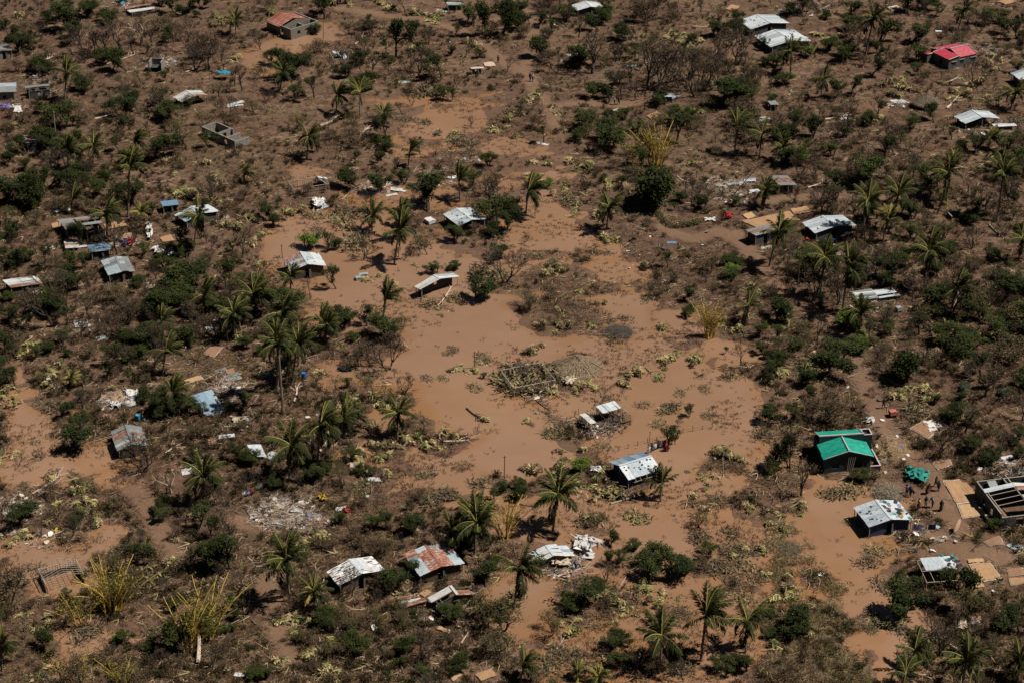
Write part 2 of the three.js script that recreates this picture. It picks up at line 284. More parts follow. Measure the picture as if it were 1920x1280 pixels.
const TREES = {
  dark: make(6, (i) => genTree({ low: 1, strip: i % 3 === 0 ? 0.8 : 0.3, trunk: 1.0, r: 0.13, levels: 3, fork: 3 + i % 2, spread: 0.54, stems: 1 + i % 2, n: 40, leaf: 0.16, puff: 0.34, tone: C.dark, leafy: 0.84, bend: 0.34 })),
  green: make(6, (i) => genTree({ low: 1, strip: i % 3 === 0 ? 0.8 : 0.3, trunk: 0.9, r: 0.11, levels: 3, fork: 3 + i % 2, spread: 0.58, stems: 1 + (i + 1) % 3, n: 30, leaf: 0.15, puff: 0.33, tone: C.green, leafy: 0.8, bend: 0.34 })),
  fresh: make(3, (i) => genTree({ low: 1, strip: i % 3 === 0 ? 0.8 : 0.3, trunk: 0.7, r: 0.09, levels: 3, fork: 3, spread: 0.66, stems: 2, n: 36, leaf: 0.16, puff: 0.4, tone: C.fresh, leafy: 0.9, bend: 0.2 })),
  olive: make(5, (i) => genTree({ trunk: 0.9, r: 0.1, levels: 4, fork: 3, spread: 0.62, stems: 1 + i % 2, n: 9, leaf: 0.15, puff: 0.4, tone: C.olive, leafy: 0.6, bend: 0.28 })),
  round: make(3, () => genTree({ trunk: 0.55, r: 0.13, levels: 3, fork: 5, spread: 0.8, stems: 2, n: 44, leaf: 0.17, puff: 0.42, tone: C.dark })),
  bare: make(8, (i) => genTree({ thin: 0.026, trunk: 1.1, r: 0.13, levels: 5, fork: 3, spread: 0.5, stems: 1 + i % 2, n: 3, leaf: 0.13, puff: 0.3, tone: [0.06, 0.042, 0.022], leafy: 0.2 + 0.06 * (i % 3), bend: 0.3, bark: i % 3 ? [0.04, 0.03, 0.023] : [0.085, 0.066, 0.05] })),
  pale: make(2, () => genTree({ trunk: 1.0, r: 0.12, levels: 3, fork: 3, spread: 0.6, n: 2, leaf: 0.15, puff: 0.3, tone: C.straw, leafy: 0.2, bend: 0.3, bark: [0.3, 0.245, 0.18] })),
  thicket: make(6, (i) => genTree({ thin: 0.024, trunk: 0.7, r: 0.05, levels: 4, fork: 3, spread: 0.62, stems: 4, n: 3, leaf: 0.13, puff: 0.35, tone: i % 2 ? [0.075, 0.053, 0.03] : [0.06, 0.052, 0.022], leafy: 0.6, bend: 0.32, bark: i % 2 ? [0.06, 0.044, 0.032] : [0.1, 0.075, 0.05] })),
};
// low tangles of drowned stalks and leaves
TREES.weeds = make(6, (v) => {
  const leaf = new GB(), wood = new GB(), R = 1.5;
  for (let i = 0; i < 190; i++) { const a = rr(0, 6.28), u = Math.sqrt(rnd()), p = V(Math.cos(a) * R * u, rr(0, 0.5) * (1 - u * u * 0.8), Math.sin(a) * R * u * 0.7), d = rdir(); d.y = d.y * 0.5 + 0.12; leaf.leaf(p, d.normalize(), V(rr(-0.6, 0.6), 1, rr(-0.6, 0.6)).normalize(), rr(0.25, 0.75), rr(0.06, 0.16), tint(pick(v % 2 ? [[0.2, 0.18, 0.08], [0.26, 0.2, 0.115], [0.07, 0.052, 0.035], [0.12, 0.105, 0.045]] : [[0.085, 0.065, 0.042], [0.06, 0.045, 0.034], [0.17, 0.13, 0.08], [0.1, 0.088, 0.042]]), rr(0.6, 1.3))); }
  for (let i = 0; i < 26; i++) { const a = rr(0, 6.28), u = rnd(), p = V(Math.cos(a) * R * u * 0.8, -0.1, Math.sin(a) * R * u * 0.6), t = rr(0.1, 1.4), b = rr(0, 6.28); wood.tube([p, p.clone().addScaledVector(V(Math.cos(b) * Math.sin(t), Math.cos(t), Math.sin(b) * Math.sin(t)), rr(0.4, 1.0))], 0.03, 0.015, 3, tint([0.09, 0.068, 0.05], rr(0.6, 1.7))); }
  wood.scale(2.2); leaf.scale(2.2); return { wood: wood.geo(), leaf: leaf.geo(), width: 6 };
});
const WORDS = { dark: 'dark green leafy tree', green: 'green leafy tree', fresh: 'bright green leafy tree', olive: 'olive thin-leaved tree', round: 'dense round dark tree', bare: 'storm-stripped bare brown tree', pale: 'pale bare broken tree', thicket: 'brown twiggy thicket', weeds: 'tangled heap of drowned weeds' };
const NAMES = { dark: 'leafy_tree', green: 'leafy_tree', fresh: 'leafy_tree', olive: 'olive_tree', round: 'round_tree', bare: 'bare_tree', pale: 'broken_tree', thicket: 'thicket', weeds: 'weed_heap' };
const labelled = []; // plants and litter whose labels are written once all stand
const planted = [];
function tree(kind, p, h, wpx) {
  if (kind === 'thicket' && wet(p.x, p.z) > -0.4) { kind = 'weeds'; h *= 1.25; }
  const small = h < 2.1 && (kind === 'dark' || kind === 'green' || kind === 'fresh' || kind === 'olive'), t = pick(TREES[kind]);
  const o = thing(small ? 'shrub' : NAMES[kind], '', small || kind === 'thicket' ? 'shrub' : kind === 'weeds' ? 'weeds' : 'tree', p);
  const k = h / 4, w = wpx ? wpx / project(p.x, 0, p.z)[2] / t.width / k : (kind === 'dark' || kind === 'green' ? rr(1.0, 1.4) : rr(0.9, 1.25));
  const w0 = part(kind === 'weeds' ? 'stalks' : 'trunk', t.wood, WOOD, o); if (kind === 'weeds') w0.userData.kind = 'stuff'; if (t.leaf) part(kind === 'weeds' ? 'leaf_tangle' : kind === 'bare' || kind === 'pale' ? 'withered_leaves' : 'crown', t.leaf, LEAF, o);
  o.scale.set(k * w, k, k * w); o.rotation.y = rr(0, 6.28);
  if (kind === 'bare' || kind === 'pale') { o.rotation.z = rr(-0.14, 0.08); }
  labelled.push([o, small ? WORDS[kind].replace(/(thin-leaved |leafy )?tree/, 'shrub') : h > 5.4 && kind !== 'thicket' && kind !== 'weeds' ? 'tall ' + WORDS[kind] : WORDS[kind]]);
  planted.push([p.x, p.z]);
  return o;
}

// coconut palms: every frond is a part
function frondGeo(rise, fall, wide, tone, rib) {
  const g = new GB(), pts = [], N = 11; let a = rise, p = V(0, 0, 0);
  for (let i = 0; i <= N; i++) { pts.push(p.clone()); p = p.clone().add(V(Math.cos(a), Math.sin(a), 0).multiplyScalar(1 / N)); a -= fall / N * (0.5 + i / N); }
  g.tube(pts, 0.017, 0.006, 4, rib, tint(rib, 0.75));
  for (let i = 1; i < 46; i++) {
    const t = i / 46, f = t * N, k = Math.min(N - 1, Math.floor(f)), q = pts[k].clone().lerp(pts[k + 1], f - k), d = pts[k + 1].clone().sub(pts[k]).normalize();
    const L = wide * Math.sin(Math.PI * (0.13 + t * 0.8)) * rr(0.55, 1.2);
    for (const s of [-1, 1]) {
      if (rnd() < 0.16) continue;
      const dir = V(d.x * 0.62, d.y * 0.7 - 0.42 - rr(0, 0.55), s * 0.72).normalize();
      g.leaf(q, dir, V(-d.y, d.x, s * 0.3).normalize(), L, 0.036, tint(tone, rr(0.65, 1.4), rr(-0.05, 0.12)));
    }
  }
  return g.geo();
}
const RIB = [0.24, 0.2, 0.06];
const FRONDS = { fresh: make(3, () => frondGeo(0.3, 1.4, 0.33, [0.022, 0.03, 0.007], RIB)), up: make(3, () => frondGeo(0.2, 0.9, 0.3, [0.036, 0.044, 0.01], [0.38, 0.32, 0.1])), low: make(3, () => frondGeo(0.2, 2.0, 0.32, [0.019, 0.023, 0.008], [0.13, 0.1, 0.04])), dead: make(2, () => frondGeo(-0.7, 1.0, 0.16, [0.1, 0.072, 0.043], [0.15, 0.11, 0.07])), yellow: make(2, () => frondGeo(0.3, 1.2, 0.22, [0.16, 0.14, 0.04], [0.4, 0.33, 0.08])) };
const PALM_TRUNKS = make(4, (i) => { const g = new GB(), pts = [], b = rr(-0.06, 0.1), c = rr(-0.05, 0.05); for (let k = 0; k <= 8; k++) { const t = k / 8; pts.push(V(b * t * t, t, c * t * t)); } g.tube(pts, 1, 0.62, 8, [0.17, 0.135, 0.105], [0.12, 0.098, 0.078]); for (let q = 0; q < g.p.length; q += 3) { const t = clamp(g.p[q + 1], 0, 1); g.p[q] = b * t * t + (g.p[q] - b * t * t); } return { g, top: V(b, 1, c) }; });
function palmTrunk(i, h, r) { // the radius stays true whatever the height
  const t = PALM_TRUNKS[i], s = new GB(), pts = []; const b = t.top.x * h, c = t.top.z * h;
  for (let k = 0; k <= 8; k++) { const q = k / 8; pts.push(V(b * q * q, q * h - 0.2 * (1 - q), c * q * q)); }
  for (let k = 0; k < 8; k++) s.tube([pts[k], pts[k + 1]], lerp(r, r * 0.66, k / 8) * (k ? 1 : 1.35), lerp(r, r * 0.66, (k + 1) / 8) * 0.93, 7, tint([0.155, 0.122, 0.094], k % 2 ? 0.86 : 1.1));
  return { geo: s.geo(), top: pts[8] };
}
function palm(p, h, kind = 'tall', lean = 0) {
  const o = thing('palm_tree', '', 'palm tree', p), L = clamp(h * 0.34 + 1.35, 2.0, 3.8), th = Math.max(0.5, h - L * 0.42), t = palmTrunk(Math.floor(rnd() * 4), th, 0.12 + h * 0.008);
  part('trunk', t.geo, WOOD, o);
  const put = (set, az, el, len) => { const m = part(set === FRONDS.dead ? 'dead_frond' : 'frond', pick(set), LEAF, o); m.position.copy(t.top); m.rotation.set(rr(-0.25, 0.25), az, el, 'YZX'); m.scale.setScalar(len); };
  const sparse = kind === 'sparse', swept = rnd() < 0.45, drop = rr(0.04, 0.3), stand = rr(0.75, 1.15), wd = rr(-0.5, 1.3), n = sparse ? 11 : 23;
  for (let i = 0; i < n; i++) {
    if (rnd() < drop) continue;
    const az = swept && rnd() < 0.72 ? wd + rr(-1.3, 1.3) : i * 2.4 + rr(-0.45, 0.45), wind = Math.cos(az) * 0.3 + Math.sin(az) * 0.2, q = i / n;
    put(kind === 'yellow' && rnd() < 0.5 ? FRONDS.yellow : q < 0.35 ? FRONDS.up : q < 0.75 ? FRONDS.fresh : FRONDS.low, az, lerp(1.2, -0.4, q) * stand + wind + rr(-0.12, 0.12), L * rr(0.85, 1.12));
  }
  for (let i = 0; i < (sparse ? 2 : 3); i++) put(FRONDS.dead, rr(0, 6.28), rr(-0.9, -0.5), L * rr(0.6, 0.85));
  if (h > 4) { const g = new GB(); for (let i = 0; i < 7; i++) { const c = V(Math.cos(i * 1.7) * 0.22, -0.25 - 0.1 * (i % 2), Math.sin(i * 1.7) * 0.22).add(t.top); const u = new THREE.IcosahedronGeometry(0.11, 0).attributes.position; for (let k = 0; k < u.count; k += 3) g.tri(V().fromBufferAttribute(u, k).add(c), V().fromBufferAttribute(u, k + 1).add(c), V().fromBufferAttribute(u, k + 2).add(c), [0.1, 0.085, 0.03]); } const m = part('coconut_cluster', g.geo(), WOOD, o); m.userData.kind = 'stuff'; }
  o.rotation.y = rr(-0.6, 0.6); o.rotation.z = lean + rr(-0.13, 0.06); o.rotation.x = rr(-0.08, 0.06);
  labelled.push([o, h > 6.5 ? 'tall coconut palm' : h > 3.4 ? sparse ? 'thin-crowned coconut palm' : 'coconut palm' : kind === 'yellow' ? 'small yellowing palm' : 'short young palm']);
  planted.push([p.x, p.z]);
  return o;
}

// banana plants thrown over by the storm: limp torn leaves
const BANANA_LEAVES = make(12, (v) => { // a midrib with torn hanging shreds
  const g = new GB(), N = 7, tone = v < 4 ? [0.3, 0.275, 0.105] : v < 7 ? [0.34, 0.265, 0.145] : v < 10 ? [0.1, 0.072, 0.045] : [0.11, 0.125, 0.04], L = rr(1.2, 2.0), pts = []; let p = V(0, 0, 0), a = rr(0.2, 0.9);
  for (let i = 0; i <= N; i++) { pts.push(p.clone()); p = p.clone().add(V(Math.cos(a), Math.sin(a), rr(-0.12, 0.12)).normalize().multiplyScalar(L / N)); a -= rr(0.15, 0.6); }
  g.tube(pts, 0.03, 0.012, 3, tint(tone, 1.5));
  for (let i = 0; i < N; i++) for (const s of [-1, 1]) for (let k = 0; k < 2; k++) {
    if (rnd() < 0.25) continue; const q = pts[i].clone().lerp(pts[i + 1], k * 0.5 + rr(0, 0.3)), d = V(rr(-0.1, 0.5), rr(-1.1, 0.15), s * rr(0.35, 1)).normalize();
    g.leaf(q, d, V(rr(-0.4, 0.4), 1, s * 0.4).normalize(), rr(0.25, 0.62), rr(0.1, 0.22), tint(tone, rr(0.45, 1.35), rr(-0.04, 0.08)));
  }
  return g.geo();
});
const BANANA_STEMS = make(3, () => { const g = new GB(); g.tube([V(0, -0.1, 0), V(0.03, 0.6, 0), V(0.02, 1.3, 0.03)], 0.14, 0.08, 6, [0.14, 0.115, 0.06], [0.2, 0.18, 0.075]); return g.geo(); });
function banana(p, size = 1, leaves = 9) {
  const o = thing('banana_plant', '', 'banana plant', p), n = 2 + (rnd() < 0.4 ? 1 : 0), flat = rnd() < 0.6;
  for (let s = 0; s < n; s++) {
    const q = V(rr(-0.6, 0.6), 0, rr(-0.5, 0.5)), m = part('stem', pick(BANANA_STEMS), WOOD, o), tilt = flat ? rr(0.7, 1.45) : rr(0.1, 0.8), az = rr(0, 6.28), len = rr(0.7, 1.2);
    m.position.copy(q); m.rotation.set(0, az, -tilt, 'YXZ'); m.scale.set(1, len, 1);
    const top = V(Math.sin(tilt) * Math.cos(az), Math.cos(tilt), -Math.sin(tilt) * Math.sin(az)).multiplyScalar(1.3 * len).add(q);
    for (let k = 0; k < leaves / n; k++) { const f = part('leaf', pick(BANANA_LEAVES), LEAF, o); f.position.copy(top).multiplyScalar(rr(0.75, 1)); f.position.y = Math.max(0.12, f.position.y); f.rotation.set(0, az + rr(-1.5, 1.5), rr(-0.4, 0.5), 'YXZ'); f.scale.set(rr(0.7, 1.1), 1, rr(0.8, 1.3)); }
  }
  o.scale.set(size * rr(0.9, 1.25), size * rr(0.6, 0.95), size); o.rotation.y = rr(0, 6.28);
  labelled.push([o, flat ? 'flattened pale banana plant' : 'torn leaning banana plant']);
  return o;
}

// bamboo
const CULMS = make(4, () => { const g = new GB(), pts = [], b = rr(0.1, 0.45); for (let k = 0; k <= 6; k++) { const t = k / 6; pts.push(V(b * t * t, t, rr(-0.01, 0.01))); } g.tube(pts, 0.0155, 0.005, 5, [0.55, 0.36, 0.045], [0.46, 0.34, 0.07]); return g.geo(); });
function bamboo(p, h, wide, nCulm, label, gold) {
  const o = thing('bamboo_clump', label, 'bamboo', p), f = new GB();
  for (let i = 0; i < nCulm; i++) {
    const az = rr(0, 6.28), q = V(Math.cos(az), 0, Math.sin(az)).multiplyScalar(wide * 0.2 * Math.sqrt(rnd())), m = part('culm', pick(CULMS), WOOD, o), hh = h * rr(0.7, 1.2), lean = rr(-0.1, 0.42);
    m.position.copy(q); m.rotation.set(0, az, -lean, 'YXZ'); m.scale.setScalar(hh);
    for (let k = 0; k < 62; k++) {
      const t = rr(0.35, 1), r = t * hh, b = q.clone().add(V(Math.cos(az) * Math.sin(lean + 0.15 * t), Math.cos(lean), -Math.sin(az) * Math.sin(lean + 0.15 * t)).multiplyScalar(r)).add(rdir().multiplyScalar(0.35 + 0.5 * t));
      const d = rdir(); d.y -= 0.3; const c = gold && rnd() < gold ? [0.4, 0.28, 0.06] : rnd() < 0.55 ? [0.13, 0.125, 0.03] : [0.24, 0.185, 0.05];
      if (b.y > 0.1) for (let j = 0; j < 2; j++) f.leaf(b, d.clone().add(rdir().multiplyScalar(0.5)).normalize(), rdir(), rr(0.25, 0.5), 0.055, tint(c, rr(0.6, 1.3)));
    }
  }
  part('foliage', f.geo(), LEAF, o); planted.push([p.x, p.z]);
  return o;
}

// fallen trunks
const BARKS = [std({ color: lin(0.3, 0.235, 0.175) }), std({ color: lin(0.2, 0.15, 0.11) }), std({ color: lin(0.5, 0.4, 0.33) }), std({ color: lin(0.09, 0.07, 0.055) })];
function log(a, b, r, mat, label, lift = 0, bendUp = 0) {
  const A = onGround(...a), B = onGround(...b), d = B.clone().sub(A), g = new GB(), pts = [], s = V(-d.z, 0, d.x).normalize();
  A.y = Math.max(A.y, 0); B.y = Math.max(B.y, 0);
  for (let k = 0; k <= 6; k++) { const t = k / 6; pts.push(V(d.x * t, (B.y - A.y) * t + r * 0.8 + lift * t + bendUp * Math.sin(Math.PI * t), d.z * t).addScaledVector(s, Math.sin(t * 3.1) * d.length() * 0.03)); }
  g.tube(pts, r, r * 0.6, 6, [1, 1, 1]);
  const o = thing('fallen_log', label || '', 'fallen tree', A); part('trunk', g.geo(), mat, o);
  const br = new GB();
  for (let k = 0; k < 5; k++) { const t = rr(0.55, 1), q = V(d.x * t, r + lift * t, d.z * t), e = d.clone().normalize().addScaledVector(s, rr(-1.3, 1.3)).add(V(0, rr(0.1, 0.5), 0)).normalize(); br.tube([q, q.clone().addScaledVector(e, rr(0.5, 1.3)), q.clone().addScaledVector(e, rr(1.3, 2)).add(V(0, -0.15, 0))], r * 0.4, r * 0.16, 4, [0.9, 0.9, 0.9]); }
  part('branches', br.geo(), mat, o);
  if (!label) labelled.push([o, mat === BARKS[2] ? 'pale fallen trunk' : mat === BARKS[3] ? 'dark fallen trunk' : 'fallen tree trunk']);
  return o;
}
// ---------------------------------------------------------------- houses
const metalWear = grayTexture(256, (u, v) => { const s = fbm(u * 40, v * 3, 3, 71), b = fbm(u * 9, v * 9, 4, 72), m = smooth(0.66, 0.86, fbm(u * 40, v * 5, 4, 73)) * 0.8; return [lerp(0.97, 0.62, m) * lerp(0.8, 1.03, s) * lerp(0.85, 1.05, b), lerp(0.97, 0.47, m) * lerp(0.8, 1.03, s) * lerp(0.85, 1.05, b), lerp(0.97, 0.38, m) * lerp(0.8, 1.03, s) * lerp(0.85, 1.05, b)]; });
metalWear.colorSpace = THREE.SRGBColorSpace;
const rustWear = grayTexture(256, (u, v) => { const s = fbm(u * 30, v * 4, 3, 81), b = fbm(u * 8, v * 8, 4, 82), m = smooth(0.42, 0.66, b * 0.6 + s * 0.4); return [lerp(0.68, 0.9, m), lerp(0.5, 0.85, m), lerp(0.44, 0.83, m)]; });
rustWear.colorSpace = THREE.SRGBColorSpace;
const plaster = grayTexture(256, (u, v) => { const b = fbm(u * 12, v * 12, 4, 91), s = fbm(u * 34, v * 7, 3, 92); return lerp(0.66, 1.03, b) * lerp(0.85, 1.02, s); });
plaster.colorSpace = THREE.SRGBColorSpace;
const weave = grayTexture(256, (u, v) => { const b = fbm(u * 60, v * 5, 3, 95); return lerp(0.5, 1.05, b); });
weave.colorSpace = THREE.SRGBColorSpace;
const metal = (r, g, b, map = metalWear, rough = 0.5) => std({ color: lin(r, g, b), map, roughness: rough, metalness: 0.12, side: THREE.DoubleSide });
const streakWear = grayTexture(256, (u, v) => { const m = smooth(0.56, 0.66, noise(u * 17, v * 2.2, 75) * 0.85 + fbm(u * 60, v * 20, 2, 76) * 0.2); return [lerp(0.98, 0.4, m), lerp(0.98, 0.2, m), lerp(0.98, 0.18, m)]; });
streakWear.colorSpace = THREE.SRGBColorSpace;
const STREAK = [metal(0.74, 0.8, 0.81, streakWear), metal(0.66, 0.73, 0.74, streakWear)];
const ZINC = [metal(0.7, 0.78, 0.84), metal(0.58, 0.67, 0.74), metal(0.77, 0.82, 0.86), metal(0.46, 0.55, 0.62)];
const DULL = [metal(0.25, 0.28, 0.29), metal(0.2, 0.22, 0.23), metal(0.3, 0.33, 0.33), metal(0.33, 0.3, 0.27, rustWear)];
const BLUE = [metal(0.18, 0.32, 0.5), metal(0.26, 0.4, 0.55), metal(0.35, 0.48, 0.58)];
const RUST = [metal(0.5, 0.32, 0.26, rustWear), metal(0.5, 0.48, 0.47, rustWear), metal(0.4, 0.2, 0.14, rustWear), metal(0.56, 0.58, 0.59, rustWear), metal(0.58, 0.44, 0.38, rustWear)];
const PALE = [metal(0.74, 0.75, 0.74), metal(0.6, 0.6, 0.58), metal(0.44, 0.39, 0.33, rustWear)];
const wall = (r, g, b, map = plaster) => std({ color: lin(r, g, b), map, roughness: 0.95, side: THREE.DoubleSide });
const W = { mud: wall(0.13, 0.09, 0.065), reed: wall(0.12, 0.088, 0.058, weave), block: wall(0.3, 0.29, 0.27), dark: wall(0.09, 0.095, 0.1), blue: wall(0.035, 0.06, 0.15), teal: wall(0.03, 0.065, 0.075), char: wall(0.07, 0.075, 0.075), pale: wall(0.38, 0.38, 0.36), white: wall(0.66, 0.63, 0.61) };
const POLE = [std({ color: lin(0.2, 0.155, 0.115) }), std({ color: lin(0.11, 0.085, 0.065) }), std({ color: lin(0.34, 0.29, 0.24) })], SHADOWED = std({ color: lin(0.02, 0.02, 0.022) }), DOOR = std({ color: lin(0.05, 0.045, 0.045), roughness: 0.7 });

function bx(w, h, d, x = 0, y = 0, z = 0) { const g = new THREE.BoxGeometry(w, h, d); g.translate(x, y, z); return g; }
function bar(a, b, r, sides = 6) { const d = b.clone().sub(a), g = new THREE.CylinderGeometry(r * 0.9, r, d.length(), sides); g.translate(0, d.length() / 2, 0); g.applyQuaternion(new THREE.Quaternion().setFromUnitVectors(V(0, 1, 0), d.normalize())); g.translate(a.x, a.y, a.z); return g; }
// a corrugated sheet, 1 x 1 in x (down the slope) and z (across), dented a little
const SHEETS = make(5, (v) => {
  const p = [], uv = [], idx = [], nx = 2, nz = 12, b = rr(-0.02, 0.03);
  for (let i = 0; i <= nx; i++) for (let k = 0; k <= nz; k++) { const x = i / nx, z = k / nz; p.push(x, 0.014 * (k % 2 ? 1 : -1) + b * Math.sin(Math.PI * x) + (i === nx && v > 2 ? rr(-0.02, 0.03) : 0), z); uv.push(z * 0.5 + v * 0.21, x * 0.8 + v * 0.37); }
  for (let i = 0; i < nx; i++) for (let k = 0; k < nz; k++) { const a = i * (nz + 1) + k, c = a + nz + 1; idx.push(a, a + 1, c, a + 1, c + 1, c); }
  const g = new THREE.BufferGeometry(); g.setAttribute('position', new THREE.Float32BufferAttribute(p, 3)); g.setAttribute('uv', new THREE.Float32BufferAttribute(uv, 2)); g.setIndex(idx); g.computeVertexNormals(); return g;
});
// sheets side by side from point a along z to a + length, sloping down towards +x (dir 1) or -x
function slope(parent, x0, y0, x1, y1, z0, len, mats, o = {}) {
  const run = Math.hypot(x1 - x0, y1 - y0), ang = Math.atan2(y1 - y0, x1 - x0), n = Math.max(2, Math.round(len / (o.sheet || 0.95))), w = len / n, rows = o.rows || 1;
  for (let j = 0; j < rows; j++) for (let i = 0; i < n; i++) {
    if (o.missing && rnd() < o.missing) continue;
    if (o.skip && o.skip(i / n, j)) continue;
    const m = part('roof_sheet', pick(SHEETS), pick(mats), parent), t0 = j / rows;
    m.position.set(lerp(x0, x1, t0), lerp(y0, y1, t0) + 0.012 * (i % 2) + 0.016 * (rows - j) + rr(0, 0.006), z0 + i * w - 0.03 + (o.loose ? rr(-0.12, 0.12) : 0));
    m.rotation.set(o.loose ? rr(-0.05, 0.05) * o.loose : 0, o.loose ? rr(-0.09, 0.09) * o.loose : rr(-0.008, 0.008), ang + (o.loose ? rr(-0.06, 0.06) * o.loose : 0), 'YZX');
    m.scale.set(run / rows * (1.06 + rr(-0.03, 0.03)), 1, w * 1.07);
  }
}
// three corners of the eaves in the photograph -> place, turn and size on the ground
function frame(BL, BR, FL, y) {
  const a = at(...BL, y), b = at(...BR, y), c = at(...FL, y), u = b.clone().sub(a), v = c.clone().sub(a);
  const tu = Math.atan2(u.z, u.x), tv = Math.atan2(v.z, v.x) - Math.PI / 2; let d = tv - tu; while (d > Math.PI) d -= 2 * Math.PI; while (d < -Math.PI) d += 2 * Math.PI;
  const th = tu + d / 2, mid = a.clone().addScaledVector(u, 0.5).addScaledVector(v, 0.5);
  return { pos: V(mid.x, 0, mid.z), th, w: u.length() * Math.cos(d / 2), l: v.length() * Math.cos(d / 2) };
}
function wallWith(parent, mat, w, h, depth, openings, put) { // a wall in x-y with openings [x0, x1, y0, y1]
  const xs = [...new Set([-w / 2, w / 2, ...openings.flatMap((q) => [q[0], q[1]])])].sort((a, b) => a - b), gs = [];
  for (let i = 0; i < xs.length - 1; i++) {
    const x0 = xs[i], x1 = xs[i + 1], cx = (x0 + x1) / 2, ops = openings.filter((q) => cx > q[0] && cx < q[1]).sort((a, b) => a[2] - b[2]); let y = -0.6;
    for (const q of ops) { if (q[2] > y) gs.push(bx(x1 - x0, q[2] - y, depth, cx, (y + q[2]) / 2)); y = q[3]; }
    if (y < h) gs.push(bx(x1 - x0, h - y, depth, cx, (y + h) / 2));
  }
  const m = part('wall', mergeGeometries(gs), mat, parent); put(m); return m;
}
function gableGeo(w, rise, depth) { const s = new THREE.Shape(); s.moveTo(-w / 2, 0); s.lineTo(w / 2, 0); s.lineTo(0, rise); s.closePath(); const g = new THREE.ExtrudeGeometry(s, { depth, bevelEnabled: false }); g.translate(0, 0, -depth / 2); return g; }
const houses = [];
function hut(o) {
  const f = frame(o.BL, o.BR, o.FL, o.eave), gy = groundY(f.pos.x, f.pos.z), base = Math.max(gy, 0);
  const t = thing(o.name || 'hut', o.label, o.category || 'hut', V(f.pos.x, 0, f.pos.z), null, o.short);
  t.rotation.y = -f.th;
  const W2 = f.w / 2, L2 = f.l / 2, e = o.eave, rise = o.rise ?? 0.6, over = o.over ?? 0.35, mats = o.mats;
  const ww = f.w - over * 2, wl = f.l - over * 2, kind = o.kind || 'gable', hL = kind === 'mono' ? e + rise : e, xr = o.ridgeAt ?? 0;
  houses.push({ x: f.pos.x, z: f.pos.z, r: Math.max(W2, L2) + 0.3 });
  if (o.roof !== false) {
    const roof = sub('roof', t);
    if (kind === 'gable') {
      slope(roof, xr, e + rise, -W2, e, -L2, f.l, o.matsL || mats, { missing: o.missL ?? o.miss, loose: o.loose, rows: o.rows, skip: o.skipL });
      slope(roof, xr, e + rise, W2, e, -L2, f.l, o.matsR || mats, { missing: o.missR ?? o.miss, loose: o.loose, rows: o.rows, skip: o.skipR });
      if (!o.noRidge) part('ridge_cap', bx(0.34, 0.03, f.l + 0.04, xr, e + rise + 0.055, 0), (o.matsR || mats)[0], roof);
      for (const z of [-L2 + 0.25, 0, L2 - 0.25]) for (const s of [-1, 1]) part('rafter', bar(V(s * W2 * 0.98, e - 0.07, z), V(xr, e + rise - 0.07, z), 0.04, 5), POLE[1], roof);
    } else {
      slope(roof, -W2, e + rise, W2, e, -L2, f.l, mats, { missing: o.miss, loose: o.loose, rows: o.rows, skip: o.skipR, sheet: o.sheet });
      for (const z of [-L2 + 0.2, 0, L2 - 0.2]) part('rafter', bar(V(-W2, e + rise - 0.07, z), V(W2, e - 0.07, z), 0.04, 5), POLE[1], roof);
    }
    for (const q of [-0.7, 0, 0.7]) { const yy = kind === 'gable' ? lerp(e + rise, e, Math.abs(q)) : lerp(e + rise, e, (q + 1) / 2); part('purlin', bar(V(q * W2, yy - 0.04, -L2), V(q * W2, yy - 0.04, L2), 0.03, 5), POLE[2], roof); }
  }
  if (o.walls !== false) {
    const m = o.wall || W.reed, wh = e - 0.03, door = o.doorAt ?? 'front', low = (z) => o.openFront && z > 0;
    for (const s of [-1, 1]) {
      if (low(s)) continue;
      wallWith(t, m, ww, wh, 0.12, s > 0 && door === 'front' ? [[-0.45, 0.45, -0.5, Math.min(1.85, wh - 0.1)]] : [[-0.3, 0.3, 0.9, Math.min(1.5, wh - 0.15)]], (q) => { q.position.set(0, 0, s * wl / 2); });
      if (kind === 'gable' && o.roof !== false) { const g = part('gable', gableGeo(ww, rise * 0.86, 0.1), m, t); g.position.set(0, wh, s * wl / 2); }
      wallWith(t, m, wl - 0.13, kind === 'mono' && s < 0 ? hL - 0.1 : wh, 0.12, s > 0 ? [[-0.35, 0.35, 0.85, Math.min(1.5, wh - 0.15)]] : [], (q) => { q.position.set(s * (ww / 2 - 0.06), 0, 0); q.rotation.y = Math.PI / 2; });
    }
    if (door === 'front' && !o.openFront) { const d = part('door', bx(0.8, Math.min(1.8, wh - 0.2), 0.05, 0, 0.9, 0), DOOR, t); d.position.set(0.36, -0.05, wl / 2 + 0.2); d.rotation.y = 0.7; }
  }
  const posts = o.posts ?? 4;
  for (const [x, z] of [[-1, -1], [1, -1], [-1, 1], [1, 1], [0, 1], [0, -1]].slice(0, posts)) part('post', bar(V(x * (W2 - 0.12), -0.6, z * (L2 - 0.12)), V(x * (W2 - 0.12) + rr(-0.05, 0.05), e - 0.05 + (kind === 'mono' && x < 0 ? rise : x ? 0.03 : rise * 0.9), z * (L2 - 0.12)), 0.055, 6), POLE[2], t);
  if (o.frontBeam) { part('beam', bar(V(-W2, e - 0.5, L2 + 0.15), V(W2, e - 0.45, L2 + 0.15), 0.035, 5), POLE[2], t); for (const x of [-0.6, -0.1, 0.4]) part('batten', bar(V(x * W2, e - 0.05, L2 - 0.1), V(x * W2, e - 0.62, L2 + 0.25), 0.03, 5), POLE[2], t); }
  if (o.extra) o.extra(t, { W2, L2, e, rise, ww, wl, base });
